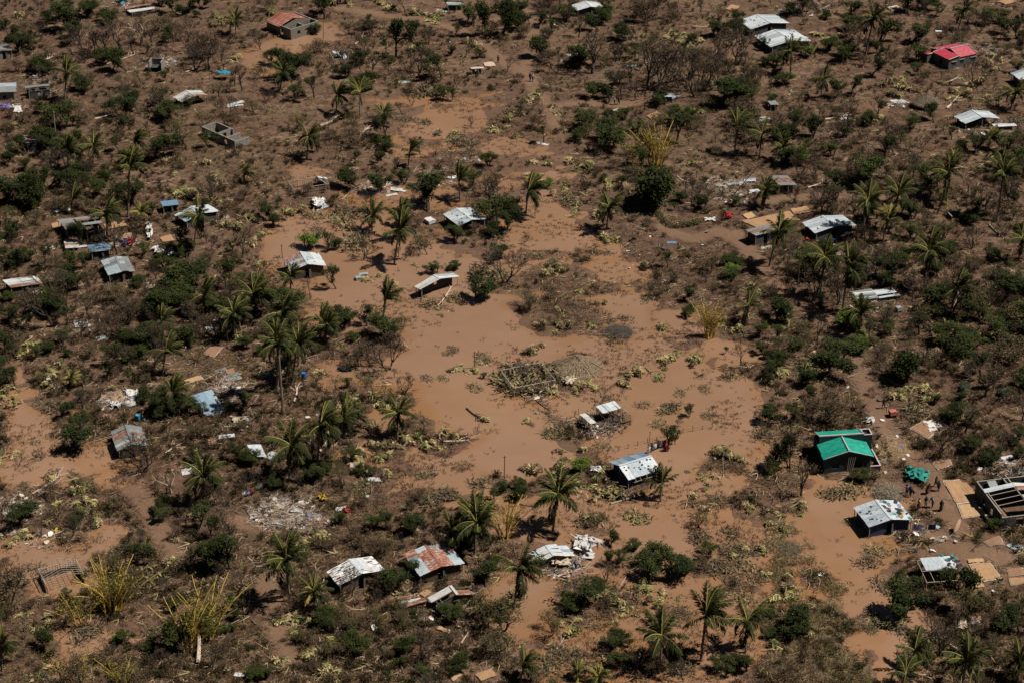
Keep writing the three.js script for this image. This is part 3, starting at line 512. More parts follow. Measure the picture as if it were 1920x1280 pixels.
  if (o.tilt) { t.rotation.order = 'YXZ'; t.rotation.x = o.tilt[0]; t.rotation.z = o.tilt[1]; t.position.y += o.tilt[2] || 0; }
  return { t, W2, L2, e, rise, kind, xr, th: f.th };
}
// a point on a hut's roof: a and b run from -1 to 1 across and along
function onRoof(h, a, b) {
  const x = a * h.W2, z = b * h.L2, y = h.kind === 'gable' ? h.e + h.rise * (1 - Math.abs(a)) : lerp(h.e + h.rise, h.e, (a + 1) / 2);
  return V(x, y + 0.06, z).applyAxisAngle(V(0, 1, 0), -h.th).add(h.t.position);
}

const H = {};
H.rust = hut({ BL: [614, 1071], BR: [696, 1041], FL: [637, 1099], eave: 2.0, rise: 0.65, mats: ZINC, matsL: STREAK, matsR: [ZINC[0], STREAK[0], ZINC[2]], rows: 2, wall: W.mud, label: 'white tin hut with red rust streaks on its near slope', short: 'the rust-streaked white hut' });
H.patch = hut({ BL: [756, 1038], BR: [838, 1017], FL: [788, 1078], eave: 2.0, rise: 0.5, kind: 'gable', mats: [RUST[0], DULL[2], RUST[4], ZINC[3], RUST[3], ZINC[1], RUST[4]], rows: 2, loose: 0.5, wall: W.mud, label: 'hut with patchwork roof of rusty and grey tin sheets', short: 'the rusty patchwork hut' });
H.torn = hut({ BL: [803, 1118], BR: [884, 1099], FL: [818, 1134], eave: 1.6, rise: 0.8, mats: PALE, skipL: (t) => t > 0.15, missR: 0.08, loose: 0.5, wall: W.reed, label: 'torn tin hut with its rafters bared beside a fallen sheet', short: 'the torn tin hut' });
H.mid = hut({ BL: [532, 485], BR: [597, 474], FL: [544, 509], eave: 1.9, rise: 0.75, mats: ZINC, matsL: [ZINC[1], RUST[1], ZINC[3], PALE[2]], rows: 2, wall: W.reed, label: 'white tin hut in the flood beside a short palm', short: 'the flooded white hut' });
H.lean = hut({ BL: [776, 535], BR: [849, 513], FL: [789, 542], eave: 1.7, rise: 0.75, mats: ZINC, matsL: PALE, loose: 0.4, openFront: true, wall: W.char, label: 'leaning open-fronted hut beside the round flood tree', short: 'the leaning open hut' });
H.white = hut({ BL: [834, 402], BR: [881, 388], FL: [860, 425], eave: 1.8, rise: 0.5, mats: ZINC, rows: 2, posts: 6, openFront: true, wall: W.reed, label: 'pale gabled tin roof on posts over flood water', short: 'the pale open-fronted hut' });
{ // its ridge runs across the picture, so the frame is taken along it
  const h = hut({ BL: [1203, 848], BR: [1240, 879], FL: [1142, 866], eave: 1.9, rise: 0.75, mats: ZINC, matsL: BLUE, matsR: ZINC, posts: 6, wall: W.blue, over: 0.45, label: 'hut with blue and white roof halves standing in the lake', short: 'the blue and white hut' });
  H.near = h;
  part('beam', bar(V(h.W2 + 0.5, 1.5, -h.L2 + 0.6), V(h.W2 + 0.5, 1.5, h.L2 - 0.6), 0.035, 5), POLE[2], h.t);
  for (const z of [-0.5, -0.1, 0.3, 0.6]) part('batten', bar(V(h.W2 - 0.3, 1.9, z * h.L2), V(h.W2 + 0.6, 1.4, z * h.L2), 0.03, 5), POLE[2], h.t);
}
H.wash = hut({ BL: [1602, 951], BR: [1682, 937], FL: [1631, 988], eave: 1.8, rise: 0.6, mats: [ZINC[1], ZINC[3]], matsR: ZINC, rows: 2, frontBeam: false, wall: W.blue, label: 'hut with clothes drying on its pale roof by the stream', short: 'the clothes-covered hut' });
H.frame = hut({ BL: [1722, 1058], BR: [1796, 1052], FL: [1727, 1068], eave: 2.1, rise: 0.35, kind: 'mono', walls: false, roof: false, posts: 0, label: 'half-roofed shelter with bare frame beside the square drying mat', category: 'shelter', name: 'shelter', short: 'the half-roofed shelter', extra(t) {
  const roof = sub('roof', t);
  for (const [x, z] of [[-2.5, -1], [-2.5, 1.2], [-2.5, 3], [0, 3], [2.6, 3], [2.6, -1], [2.6, 1.2], [0, 1.2]]) part('post', bar(V(x, -0.5, z), V(x, z > 2 ? 1.9 : 2.3, z), 0.06, 6), POLE[2], t);
  for (const [a, b] of [[V(-2.5, 2.3, 1.2), V(2.6, 2.3, 1.2)], [V(-2.5, 2.35, -1), V(2.6, 2.35, -1)], [V(-2.5, 1.9, 3), V(2.6, 1.9, 3)], [V(-2.5, 2.3, -1), V(-2.5, 1.9, 3)], [V(2.6, 2.3, -1), V(2.6, 1.9, 3)], [V(-1.6, 2.3, -1), V(-1.5, 1.9, 3)], [V(0.3, 2.3, -1), V(0.3, 1.9, 3)]]) part('rafter', bar(a, b, 0.045, 5), POLE[2], t);
  for (let i = 0; i < 5; i++) { const m = part('roof_sheet', pick(SHEETS), i < 2 ? ZINC[1] : pick(ZINC), roof); m.position.set(-1.2 + i * 0.82, 2.45 + (i % 2) * 0.012, -1.4); m.rotation.set(0, -Math.PI / 2, -0.02, 'YZX'); m.scale.set(2.6, 1, 0.88); }
  part('wall', bx(3.2, 1.7, 0.1, 0.6, 0.7, -1.1), W.char, t);
} });
// far huts along the top
H.topA = hut({ BL: [1389, 39], BR: [1452, 26], FL: [1411, 56], eave: 2.1, rise: 0.7, mats: ZINC, wall: W.dark, label: 'white tin house, the farther of the pair at the top', short: 'the farther white house' });
H.topB = hut({ BL: [1422, 68], BR: [1489, 54], FL: [1448, 90], eave: 2.1, rise: 0.7, mats: ZINC, wall: W.dark, loose: 0.2, label: 'white tin house, the nearer of the pair at the top', short: 'the nearer white house' });
H.topC = hut({ BL: [1073, 9], BR: [1122, 4], FL: [1083, 20], eave: 1.9, rise: 0.6, mats: ZINC, wall: W.dark, label: 'small white roof at the far edge above the scrub', short: 'the far white roof' });
H.edge = hut({ BL: [1792, 218], BR: [1853, 208], FL: [1812, 232], eave: 1.9, rise: 0.75, mats: ZINC, posts: 6, openFront: true, wall: W.dark, label: 'open white tin shelter with a long low sheet roof beside it', short: 'the open white shelter' });
hut({ BL: [1858, 233], BR: [1900, 231], FL: [1866, 239], eave: 1.1, rise: 0.15, kind: 'mono', mats: ZINC, walls: false, loose: 0.4, label: 'low tin lean-to beside the open white shelter', category: 'lean-to', name: 'lean_to' });
hut({ BL: [1903, 138], BR: [1945, 130], FL: [1914, 152], eave: 2.1, rise: 0.6, mats: [ZINC[0], BLUE[2]], wall: W.dark, label: 'pale blue tin house cut by the edge past the red house', short: 'the pale blue edge house' });
H.right = hut({ BL: [1506, 417], BR: [1578, 403], FL: [1531, 437], eave: 2.1, rise: 0.55, mats: ZINC, wall: W.dark, label: 'white tin house between the big drying mat and palms', short: 'the white house among palms' });
hut({ BL: [1400, 436], BR: [1440, 420], FL: [1418, 447], eave: 2.2, rise: 0.4, kind: 'mono', mats: DULL, wall: W.char, miss: 0.25, label: 'dark house with broken grey roof hidden behind a palm', short: 'the dark broken house' });
hut({ BL: [1448, 334], BR: [1477, 327], FL: [1458, 353], eave: 2.0, rise: 0.4, kind: 'mono', mats: DULL, wall: W.mud, label: 'grey sheet roof on a small hut in the palm grove', short: 'the small grey hut' });
hut({ BL: [1224, 180], BR: [1258, 174], FL: [1229, 187], eave: 1.8, rise: 0.4, kind: 'mono', mats: ZINC, wall: W.dark, loose: 0.5, label: 'little tin shack beside the track junction', short: 'the little track shack' });
hut({ BL: [1064, 105], BR: [1096, 98], FL: [1070, 111], eave: 1.7, rise: 0.3, kind: 'mono', mats: PALE, wall: W.char, label: 'small pale roof under scrub trees near the far track', short: 'the scrub-hidden roof' });
hut({ BL: [325, 181], BR: [373, 168], FL: [341, 192], eave: 1.8, rise: 0.6, mats: PALE, matsL: [PALE[1], PALE[0], PALE[2]], loose: 0.3, openFront: true, wall: W.char, label: 'slatted pale roof standing alone among brush', short: 'the slatted pale hut' });
hut({ BL: [233, 17], BR: [279, 8], FL: [246, 29], eave: 1.0, rise: 0.3, kind: 'mono', mats: PALE, loose: 0.9, miss: 0.12, wall: W.char, label: 'caved-in white sheet roof at the far edge', short: 'the caved-in far roof' });
hut({ BL: [-22, 158], BR: [21, 157], FL: [-10, 174], eave: 2.2, rise: 0.3, kind: 'mono', mats: [ZINC[3], DULL[2]], wall: W.block, doorAt: 'none', label: 'grey block house with flat tin roof at the side edge', short: 'the grey edge house', category: 'house', name: 'house' });
hut({ BL: [46, 166], BR: [88, 157], FL: [52, 176], eave: 1.7, rise: 0.4, kind: 'mono', mats: DULL, miss: 0.2, loose: 0.6, wall: W.char, label: 'wrecked grey shack behind the grey block house', short: 'the wrecked grey shack' });
hut({ BL: [-12, 88], BR: [14, 82], FL: [-8, 100], eave: 2.1, rise: 0.4, kind: 'mono', mats: DULL, loose: 0.5, wall: W.block, label: 'half-hidden grey house behind dark trees at the edge', short: 'the half-hidden edge house' });
hut({ BL: [42, 258], BR: [92, 250], FL: [50, 276], eave: 1.8, rise: 0.4, kind: 'mono', mats: DULL, miss: 0.3, loose: 0.5, wall: W.char, label: 'dark hut nearly buried under leafy trees', short: 'the buried dark hut' });
hut({ BL: [110, 416], BR: [140, 408], FL: [121, 436], eave: 2.0, rise: 0.4, kind: 'mono', mats: DULL, miss: 0.15, loose: 0.5, wall: W.dark, label: 'tangled grey shack with a tree growing over it', short: 'the tangled grey shack' });
hut({ BL: [142, 412], BR: [178, 402], FL: [158, 440], eave: 2.0, rise: 0.35, kind: 'mono', mats: DULL, miss: 0.5, loose: 0.4, wall: W.dark, label: 'roof-stripped dark shack joined to the tangled one' });
hut({ BL: [115, 453], BR: [140, 452], FL: [126, 466], eave: 1.2, rise: 0.2, kind: 'mono', mats: PALE, miss: 0.2, loose: 0.7, wall: W.char, label: 'low shack of white boards beside the blue hut', short: 'the white board shack' });
hut({ BL: [165, 464], BR: [201, 455], FL: [169, 477], eave: 2.0, rise: 0.3, kind: 'mono', mats: [BLUE[0], BLUE[1]], wall: W.dark, label: 'little hut with bright blue flat roof', short: 'the little blue hut' });
hut({ BL: [187, 489], BR: [236, 482], FL: [205, 516], eave: 2.0, rise: 0.35, mats: [DULL[2], ZINC[3], DULL[0]], rows: 2, loose: 0.15, wall: W.char, ridgeAt: 0.2, label: 'large grey tin hut with a dark doorway', short: 'the large grey hut' });
hut({ BL: [299, 379], BR: [329, 375], FL: [305, 388], eave: 1.9, rise: 0.15, kind: 'mono', mats: [BLUE[0], BLUE[2]], wall: W.char, label: 'small shed with slate blue roof beside a palm', short: 'the slate blue shed', category: 'shed', name: 'shed' });
hut({ BL: [333, 403], BR: [388, 381], FL: [349, 418], eave: 2.0, rise: 0.6, mats: [ZINC[1], BLUE[2], ZINC[0]], wall: W.dark, label: 'pale hut behind a tall palm with bright gable sheet', short: 'the hut behind a palm' });
hut({ BL: [10, 533], BR: [62, 513], FL: [19, 549], eave: 1.7, rise: 0.6, kind: 'mono', mats: [PALE[0], PALE[2], ZINC[1]], loose: 0.8, wall: W.char, label: 'collapsed hut with tan tarp across its roof', short: 'the tarp-covered wreck' });
hut({ BL: [207, 809], BR: [262, 800], FL: [222, 845], eave: 1.5, rise: 0.7, mats: PALE, matsL: [PALE[1], PALE[2], DULL[2]], matsR: DULL, missR: 0.3, loose: 0.3, wall: W.char, label: 'toppled grey gable roof on the bare mud', short: 'the toppled grey roof' });
hut({ BL: [402, 738], BR: [411, 767], FL: [370, 755], eave: 0.7, rise: 1.2, kind: 'mono', mats: [BLUE[2], ZINC[3], BLUE[1]], loose: 0.2, wall: W.reed, doorAt: 'none', label: 'steep blue grey sheet roof on a broken pole hut', short: 'the broken pole hut' });
hut({ BL: [466, 838], BR: [489, 832], FL: [472, 860], eave: 1.2, rise: 0.3, kind: 'mono', mats: ZINC, loose: 0.3, wall: W.mud, label: 'white sheet roof beside a leafy tree and pale palm', short: 'the low white roof' });
hut({ BL: [988, 1042], BR: [1062, 1020], FL: [1000, 1062], eave: 1.3, rise: 0.7, kind: 'gable', mats: [ZINC[0], PALE[0], ZINC[2], BLUE[2], PALE[1]], loose: 0.9, miss: 0.06, rows: 2, wall: W.reed, label: 'collapsed white sheet house in the water, household goods spilling out', short: 'the collapsed white house' });
hut({ BL: [848, 990], BR: [885, 985], FL: [854, 1012], eave: 1.0, rise: 0.3, kind: 'mono', mats: [DULL[0], BLUE[2], DULL[1]], loose: 0.8, wall: W.char, label: 'crushed dark blue sheets beneath palm fronds', short: 'the crushed dark sheets' });
hut({ BL: [880, 127], BR: [902, 124], FL: [884, 131], eave: 1.7, rise: 0.2, kind: 'mono', mats: PALE, wall: W.mud, label: 'tiny pale-roofed booth on the far track', short: 'the tiny track booth', category: 'booth', name: 'booth' });
hut({ BL: [1596, 549], BR: [1668, 537], FL: [1612, 566], eave: 1.2, rise: 0.12, kind: 'mono', mats: [DULL[0], ZINC[3], DULL[1], PALE[0], ZINC[1]], rows: 2, sheet: 0.5, miss: 0.22, loose: 0.35, wall: wall(0.33, 0.37, 0.38), doorAt: 'none', label: 'low walled enclosure roofed with a jumble of slats', short: 'the slat-roofed enclosure' });
hut({ BL: [1441, 190], BR: [1455, 188], FL: [1444, 198], eave: 1.5, rise: 0.1, kind: 'mono', mats: [DULL[2]], wall: W.block, label: 'little grey block booth in thick scrub', category: 'booth', name: 'booth' });
hut({ BL: [836, 6], BR: [864, 4], FL: [840, 12], eave: 1.6, rise: 0.3, kind: 'mono', mats: [metal(0.25, 0.4, 0.33), ZINC[3]], loose: 0.5, wall: W.char, label: 'greenish tin shack at the far edge', short: 'the greenish far shack' });

const stand = (name, label, category, px, py, short, th, name2) => { const p = at(px, py); const t = thing(name, label, category, p, null, short); t.rotation.y = -th; houses.push({ x: p.x, z: p.z, r: name2 || 3 }); return t; };
{ // red-roofed house: a gable with a wing and a lower back room
  const red = metal(0.66, 0.07, 0.115, plaster), red2 = metal(0.68, 0.13, 0.18, plaster), coping = W.white, dw = wall(0.13, 0.135, 0.14);
  const p0 = at(1778, 135), p1 = at(1816, 126.5), th = Math.atan2(p1.z - p0.z, p1.x - p0.x);
  const t = thing('house', 'house with several pink red roof slopes and pale copings', 'house', p0, null, 'the red-roofed house'); t.rotation.y = -th;
  houses.push({ x: p0.x + 2, z: p0.z - 4, r: 6 });
  const room = (x0, x1, z0, z1, h, mat, ops = []) => { const w = x1 - x0, d = z1 - z0, cx = (x0 + x1) / 2, cz = (z0 + z1) / 2; for (const s of [-1, 1]) { wallWith(t, mat, w, h, 0.15, s > 0 ? ops : [], (q) => q.position.set(cx, 0, cz + s * (d / 2 - 0.075))); wallWith(t, mat, d - 0.31, h, 0.15, s < 0 && d > 3 ? [[-0.4, 0.4, 1, 1.9]] : [], (q) => { q.position.set(cx + s * (w / 2 - 0.075), 0, cz); q.rotation.y = Math.PI / 2; }); } };
  const roof = sub('roof', t);
  const slab = (x0, x1, z0, z1, hx0z0, hx1z0, hx0z1, hx1z1, m) => { const g = new THREE.BufferGeometry(), a = [[x0, hx0z0, z0], [x1, hx1z0, z0], [x1, hx1z1, z1], [x0, hx0z1, z1]], p = [], uv = [], dn = 0.1, q = (i, d) => [a[i][0], a[i][1] - d, a[i][2]], f = (A, B, Cc, D) => { for (const k of [A, B, Cc, A, Cc, D]) { p.push(...k); uv.push(k[0] * 0.3, k[2] * 0.3); } }; f(q(3, 0), q(2, 0), q(1, 0), q(0, 0)); f(q(0, dn), q(1, dn), q(2, dn), q(3, dn)); for (let i = 0; i < 4; i++) { const j = (i + 1) % 4; f(q(i, 0), q(j, 0), q(j, dn), q(i, dn)); } g.setAttribute('position', new THREE.Float32BufferAttribute(p, 3)); g.setAttribute('uv', new THREE.Float32BufferAttribute(uv, 2)); g.computeVertexNormals(); return part('roof_slope', g, m, roof); };
  const cope = (a, b) => part('coping', bar(V(...a), V(...b), 0.1, 4), coping, roof);
  const win = (x, z, w) => { part('window', bx(w, 0.9, 0.06, x, 1.45, z - 0.06), SHADOWED, t); part('lintel', bx(w + 0.4, 0.14, 0.2, x, 2.0, z + 0.02), W.pale, t); };
  room(0, 2.7, -4.9, 0, 2.6, dw, [[-0.5, 0.5, 1, 1.9]]); room(2.75, 7.4, -6.4, -0.3, 2.5, dw, [[-1.9, -0.9, 1, 1.9], [1.0, 2.2, 1, 1.9]]); room(0.9, 2.74, -6.9, -4.95, 2.5, dw); room(-1.5, 0.85, -6.9, -4.95, 2.1, dw);
  win(1.35, 0, 1); win(3.7, -0.3, 1); win(6.6, -0.3, 1.2);
  slab(-0.1, 2.75, -4.9, 0.1, 2.65, 3.05, 2.65, 3.05, red);
  slab(2.8, 7.5, -3.2, -0.2, 3.45, 3.45, 2.6, 2.6, red2); slab(2.8, 7.5, -6.6, -3.21, 2.75, 2.75, 3.44, 3.44, red2); slab(0.8, 2.79, -7, -4.92, 2.65, 2.65, 3.1, 3.1, red2); slab(-1.6, 0.78, -7, -4.95, 2.2, 2.2, 2.4, 2.4, red);
  cope([-0.1, 2.72, 0.12], [2.8, 3.14, 0.12]); cope([-0.1, 2.72, -4.95], [2.8, 3.14, -4.95]); cope([2.82, 3.14, 0.1], [2.82, 2.75, -0.2]); cope([2.82, 2.75, -0.2], [2.82, 3.55, -3.2]); cope([7.5, 2.7, -0.2], [7.5, 3.55, -3.2]); cope([7.5, 3.55, -3.2], [7.5, 2.85, -6.6]); cope([2.82, 3.55, -3.2], [7.5, 3.55, -3.2]); cope([0.78, 3.2, -4.94], [0.78, 2.75, -7]); cope([-1.62, 2.47, -4.93], [0.8, 2.47, -4.93]); cope([-1.62, 2.47, -4.93], [-1.62, 2.27, -7]);
}
{ // green-roofed house: gabled front, taller slope behind, a tank tower and a railed side porch
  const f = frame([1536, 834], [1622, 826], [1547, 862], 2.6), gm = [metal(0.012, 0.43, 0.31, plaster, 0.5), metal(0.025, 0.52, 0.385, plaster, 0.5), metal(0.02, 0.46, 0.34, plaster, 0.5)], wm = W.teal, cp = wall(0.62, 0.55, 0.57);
  const t = thing('house', 'green-roofed house with pale trim and a small side porch', 'house', f.pos, null, 'the green-roofed house'); t.rotation.y = -f.th; houses.push({ x: f.pos.x, z: f.pos.z - 1, r: 5.5 });
  const W2 = f.w / 2, L2 = f.l / 2, roof = sub('roof', t), E = 2.6, R = 1.0;
  for (const s of [-1, 1]) {
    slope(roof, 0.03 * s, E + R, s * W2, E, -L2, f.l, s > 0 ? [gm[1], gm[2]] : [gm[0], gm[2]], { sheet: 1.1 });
    part('trim', bar(V(0, E + R + 0.05, L2), V(s * W2, E + 0.05, L2), 0.06, 4), cp, roof);
    wallWith(t, wm, f.l - 0.5, E - 0.1, 0.15, [[-0.5, 0.5, 0.9, 1.9]], (q) => { q.position.set(s * (W2 - 0.25), 0, -0.05); q.rotation.y = Math.PI / 2; });
    part('window', bx(1, 1, 0.05, s * 1.6, 1.4, L2 - 0.38), SHADOWED, t);
  }
  part('trim', bx(0.16, 0.12, f.l, 0, E + R + 0.09, 0), cp, roof);
  wallWith(t, wm, 2 * W2 - 0.2, E - 0.1, 0.15, [[-2.1, -1.1, 0.9, 1.9], [1.1, 2.1, 0.9, 1.9], [-0.45, 0.45, -0.5, 2]], (q) => q.position.set(0, 0, L2 - 0.25));
  part('door', bx(0.88, 2.05, 0.05, 0, 1, L2 - 0.28), DOOR, t);
  const g = part('gable', gableGeo(2 * W2 - 0.3, R - 0.06, 0.14), wm, t); g.position.set(0, E - 0.1, L2 - 0.25);
  // taller block behind
  const zb = -L2 - 0.05, top = 3.75, dB = 2.5, xw = W2 - 0.15;
  wallWith(t, wm, 2 * xw, top, 0.16, [], (q) => q.position.set(0, 0, zb - 0.08));
  wallWith(t, wm, 2 * xw, 2.5, 0.16, [], (q) => q.position.set(0, 0, zb - dB));
  for (const s of [-1, 1]) wallWith(t, wm, dB - 0.26, 2.55, 0.16, [], (q) => { q.position.set(s * (xw - 0.08), 0, zb - dB / 2 - 0.04); q.rotation.y = Math.PI / 2; });
  const m2 = part('roof_slope', bx(2 * xw, 0.08, Math.hypot(dB, 0.8)), gm[1], roof); m2.position.set(0, top - 0.42, zb - dB / 2 - 0.1); m2.rotation.x = -Math.atan2(0.8, dB) * 1; 
  part('trim', bx(2 * xw + 0.1, 0.16, 0.2, 0, top + 0.08, zb - 0.08), cp, roof);
  for (const s of [-1, 1]) part('trim', bar(V(s * xw, top + 0.08, zb - 0.15), V(s * xw, top - 0.75, zb - dB - 0.1), 0.09, 4), cp, roof);
  // tower
  const tx = xw + 0.72, tz = zb - 1.2;
  for (const s of [-1, 1]) { part('wall', bx(1.3, 3.6, 0.14, tx, 1.5, tz + s * 0.7), wm, t); part('wall', bx(0.14, 3.6, 1.25, tx + s * 0.58, 1.5, tz), wm, t); part('trim', bx(1.34, 0.08, 0.18, tx, 3.35, tz + s * 0.7), cp, roof); part('trim', bx(0.18, 0.08, 1.22, tx + s * 0.58, 3.35, tz), cp, roof); }
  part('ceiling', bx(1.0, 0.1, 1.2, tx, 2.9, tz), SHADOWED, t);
  // porch rail
  const px = W2 + 1.25, pz0 = zb - 0.2, pz1 = L2 + 0.1;
  part('porch_wall', bx(0.14, 1.5, pz1 - pz0, px, 0.35, (pz0 + pz1) / 2), W.dark, t); part('porch_wall', bx(1.3, 1.5, 0.14, W2 + 0.6, 0.35, pz1 + 0.08), W.dark, t);
  part('trim', bx(0.2, 0.08, pz1 - pz0, px, 1.14, (pz0 + pz1) / 2), cp, t); part('trim', bx(1.5, 0.08, 0.2, W2 + 0.6, 1.14, pz1 + 0.08), cp, t);
  part('porch_floor', bx(1.1, 0.3, pz1 - pz0 - 0.2, W2 + 0.6, 0.15, (pz0 + pz1) / 2), W.mud, t);
  const sticks = thing('pole_bundle', 'bundle of pale poles leaning on the green-roofed house front', 'pole bundle', f.pos.clone().add(V(0, 0, L2 + 0.1).applyAxisAngle(V(0, 1, 0), -f.th))); sticks.rotation.y = -f.th;
  for (let i = 0; i < 4; i++) part('pole', bar(V(-0.5 + i * 0.16, 0, 1.1 + rr(-0.2, 0.2)), V(0.05 + i * 0.3, 2.7, -0.05), 0.017, 5), POLE[2], sticks);
}
{ // ruined block building at the side edge
  const f = frame([1832, 903], [1925, 892], [1878, 965], 2.7), bm = W.char, cp = wall(0.36, 0.35, 0.33), t = thing('ruined_building', 'roofless dark block building with loose sheets and rafters', 'ruined building', f.pos, null, 'the ruined block building'); t.rotation.y = -f.th; houses.push({ x: f.pos.x, z: f.pos.z, r: 5 });
  const W2 = f.w / 2, L2 = f.l / 2, w1 = (w, h, x, z, turn, ops) => { wallWith(t, bm, w, h, 0.16, ops || [], (q) => { q.position.set(x, 0, z); q.rotation.y = turn ? Math.PI / 2 : 0; }); part('wall_top', bx(turn ? 0.18 : w + 0.02, 0.06, turn ? w + 0.02 : 0.18, x, h + 0.035, z), cp, t); };
  w1(f.w, 2.7, 0, -L2, 0); w1(f.l - 0.18, 2.7, -W2 + 0.08, 0, 1, [[-1.6, -0.8, 1, 1.9], [0.8, 1.7, 1, 1.9]]); w1(f.w - 0.36, 2.64, 0.0, -L2 + 2, 0); w1(f.w - 0.2, 2.2, 0.1, L2, 0, [[-1.5, -0.4, -0.5, 2]]); w1(f.l - 0.2, 2.7, W2 - 0.08, 0, 1); w1(1.8, 2.66, 0.3, -L2 + 0.98, 1);
  const roof = sub('roof', t);
  part('rafter', bar(V(0.4, 3.3, -L2), V(0.5, 3.3, L2 + 0.4), 0.09, 5), POLE[2], roof); part('rafter', bar(V(-W2 + 0.3, 2.85, -L2 + 2.4), V(-W2 + 0.35, 2.8, L2 + 0.6), 0.07, 5), POLE[2], roof);
  for (const z of [-0.3, 0.9, 2.1]) part('rafter', bar(V(-W2 + 0.3, 2.85, z), V(0.45, 3.3, z), 0.05, 5), POLE[2], roof);
  slope(roof, 0.45, 3.42, -W2 + 0.1, 2.95, -L2 + 2.2, 0.9, ZINC, {}); slope(roof, 0.5, 3.42, W2 + 0.5, 2.9, -L2 + 2.1, f.l - 2.3, PALE, { loose: 0.5, missing: 0.1 });
  const m = part('roof_sheet', SHEETS[1], DULL[2], roof); m.position.set(-0.9, 2.72, -L2 + 0.15); m.rotation.set(0, -Math.PI / 2, -0.25, 'YZX'); m.scale.set(1.9, 1, 1.2);
}
{ // roofless block house with gabled end wall
  const f = frame([389, 235], [408, 226], [437, 267], 2.1), t = thing('ruined_house', 'roofless grey block house with window openings on dry ground', 'ruined house', f.pos, null, 'the roofless block house'); t.rotation.y = -f.th; houses.push({ x: f.pos.x, z: f.pos.z, r: 5 });
  const W2 = Math.max(f.w / 2, 1.7), L2 = f.l / 2, cp = wall(0.4, 0.38, 0.35), bm = wall(0.33, 0.315, 0.29), w1 = (w, h, x, z, turn, ops) => { wallWith(t, bm, w, h, 0.17, ops || [], (q) => { q.position.set(x, 0, z); q.rotation.y = turn ? Math.PI / 2 : 0; }); part('wall_top', bx(turn ? 0.19 : w + 0.02, 0.05, turn ? w + 0.02 : 0.19, x, h + 0.03, z), cp, t); };
  w1(f.l, 2.1, -W2, 0, 1, [[2.4, 3.2, 0.8, 1.6], [0.2, 0.9, -0.5, 1.7], [-2.6, -1.8, 0.8, 1.6]]); w1(f.l * 0.5, 2.0, W2, -f.l * 0.24, 1); w1(2 * W2 - 0.2, 2.1, 0, -L2 + 0.09, 0); w1(2 * W2 - 0.2, 2.06, 0, -0.4, 0, [[-0.4, 0.4, -0.5, 1.7]]); w1(2 * W2 - 0.2, 1.9, 0, L2 - 0.09, 0); w1(2 * W2 - 0.3, 2, 0, L2 - 2.6, 0);
}
{ // ruin with a rusty half roof in the far flood
  const a = at(505, 56), b = at(541, 76), c = at(593, 60), u = c.clone().sub(b), th = Math.atan2(u.z, u.x), w = u.length(), l = b.distanceTo(a), cen = a.clone().add(c).multiplyScalar(0.5);
  const t = thing('ruined_house', 'far flooded house ruin with half a rusty red roof', 'ruined house', cen, null, 'the rusty half-roofed ruin'); t.rotation.y = -th; houses.push({ x: cen.x, z: cen.z, r: 5.5 });
  const W2 = w / 2, L2 = l / 2, bm = wall(0.26, 0.23, 0.19), w1 = (ww, h, x, z, turn, ops) => { wallWith(t, bm, ww, h, 0.18, ops || [], (q) => { q.position.set(x, 0, z); q.rotation.y = turn ? Math.PI / 2 : 0; }); part('wall_top', bx(turn ? 0.2 : ww + 0.02, 0.06, turn ? ww + 0.02 : 0.2, x, h + 0.035, z), W.pale, t); };
  w1(w, 2.3, 0, L2, 0, [[-2, -1.2, 0.8, 1.6], [0.2, 1, 0.8, 1.6]]); w1(w, 2.3, 0, -L2, 0); w1(l - 0.2, 2.3, -W2 + 0.09, 0, 1, [[-1.5, -0.6, -0.5, 1.8]]); w1(l - 0.2, 2.3, W2 - 0.09, 0, 1); w1(w - 0.4, 2.26, 0, L2 - 2.4, 0);
  w1(2.2, 2.28, 0, L2 - 1.2, 1);
  const roof = sub('roof', t);
  for (let i = 0; i < 8; i++) for (const s of [-1, 1]) { const m = part('roof_sheet', pick(SHEETS), pick([RUST[0], RUST[2], RUST[0], RUST[4]]), roof); m.position.set(-0.4, 3.2 + 0.01 * (i % 2), -L2 - 0.1 + i * 0.62); m.rotation.set(0, s < 0 ? Math.PI : 0, -0.26, 'YZX'); if (s < 0) m.position.z += 0.62; m.scale.set(W2 * 1.06, 1, 0.66); }
  for (const s of [-1, 1]) { const q = part('gable', gableGeo(w - 0.2, 0.8, 0.14), bm, t); q.position.set(-0.2, 2.37, s < 0 ? -L2 : L2 - 2.4); }
}
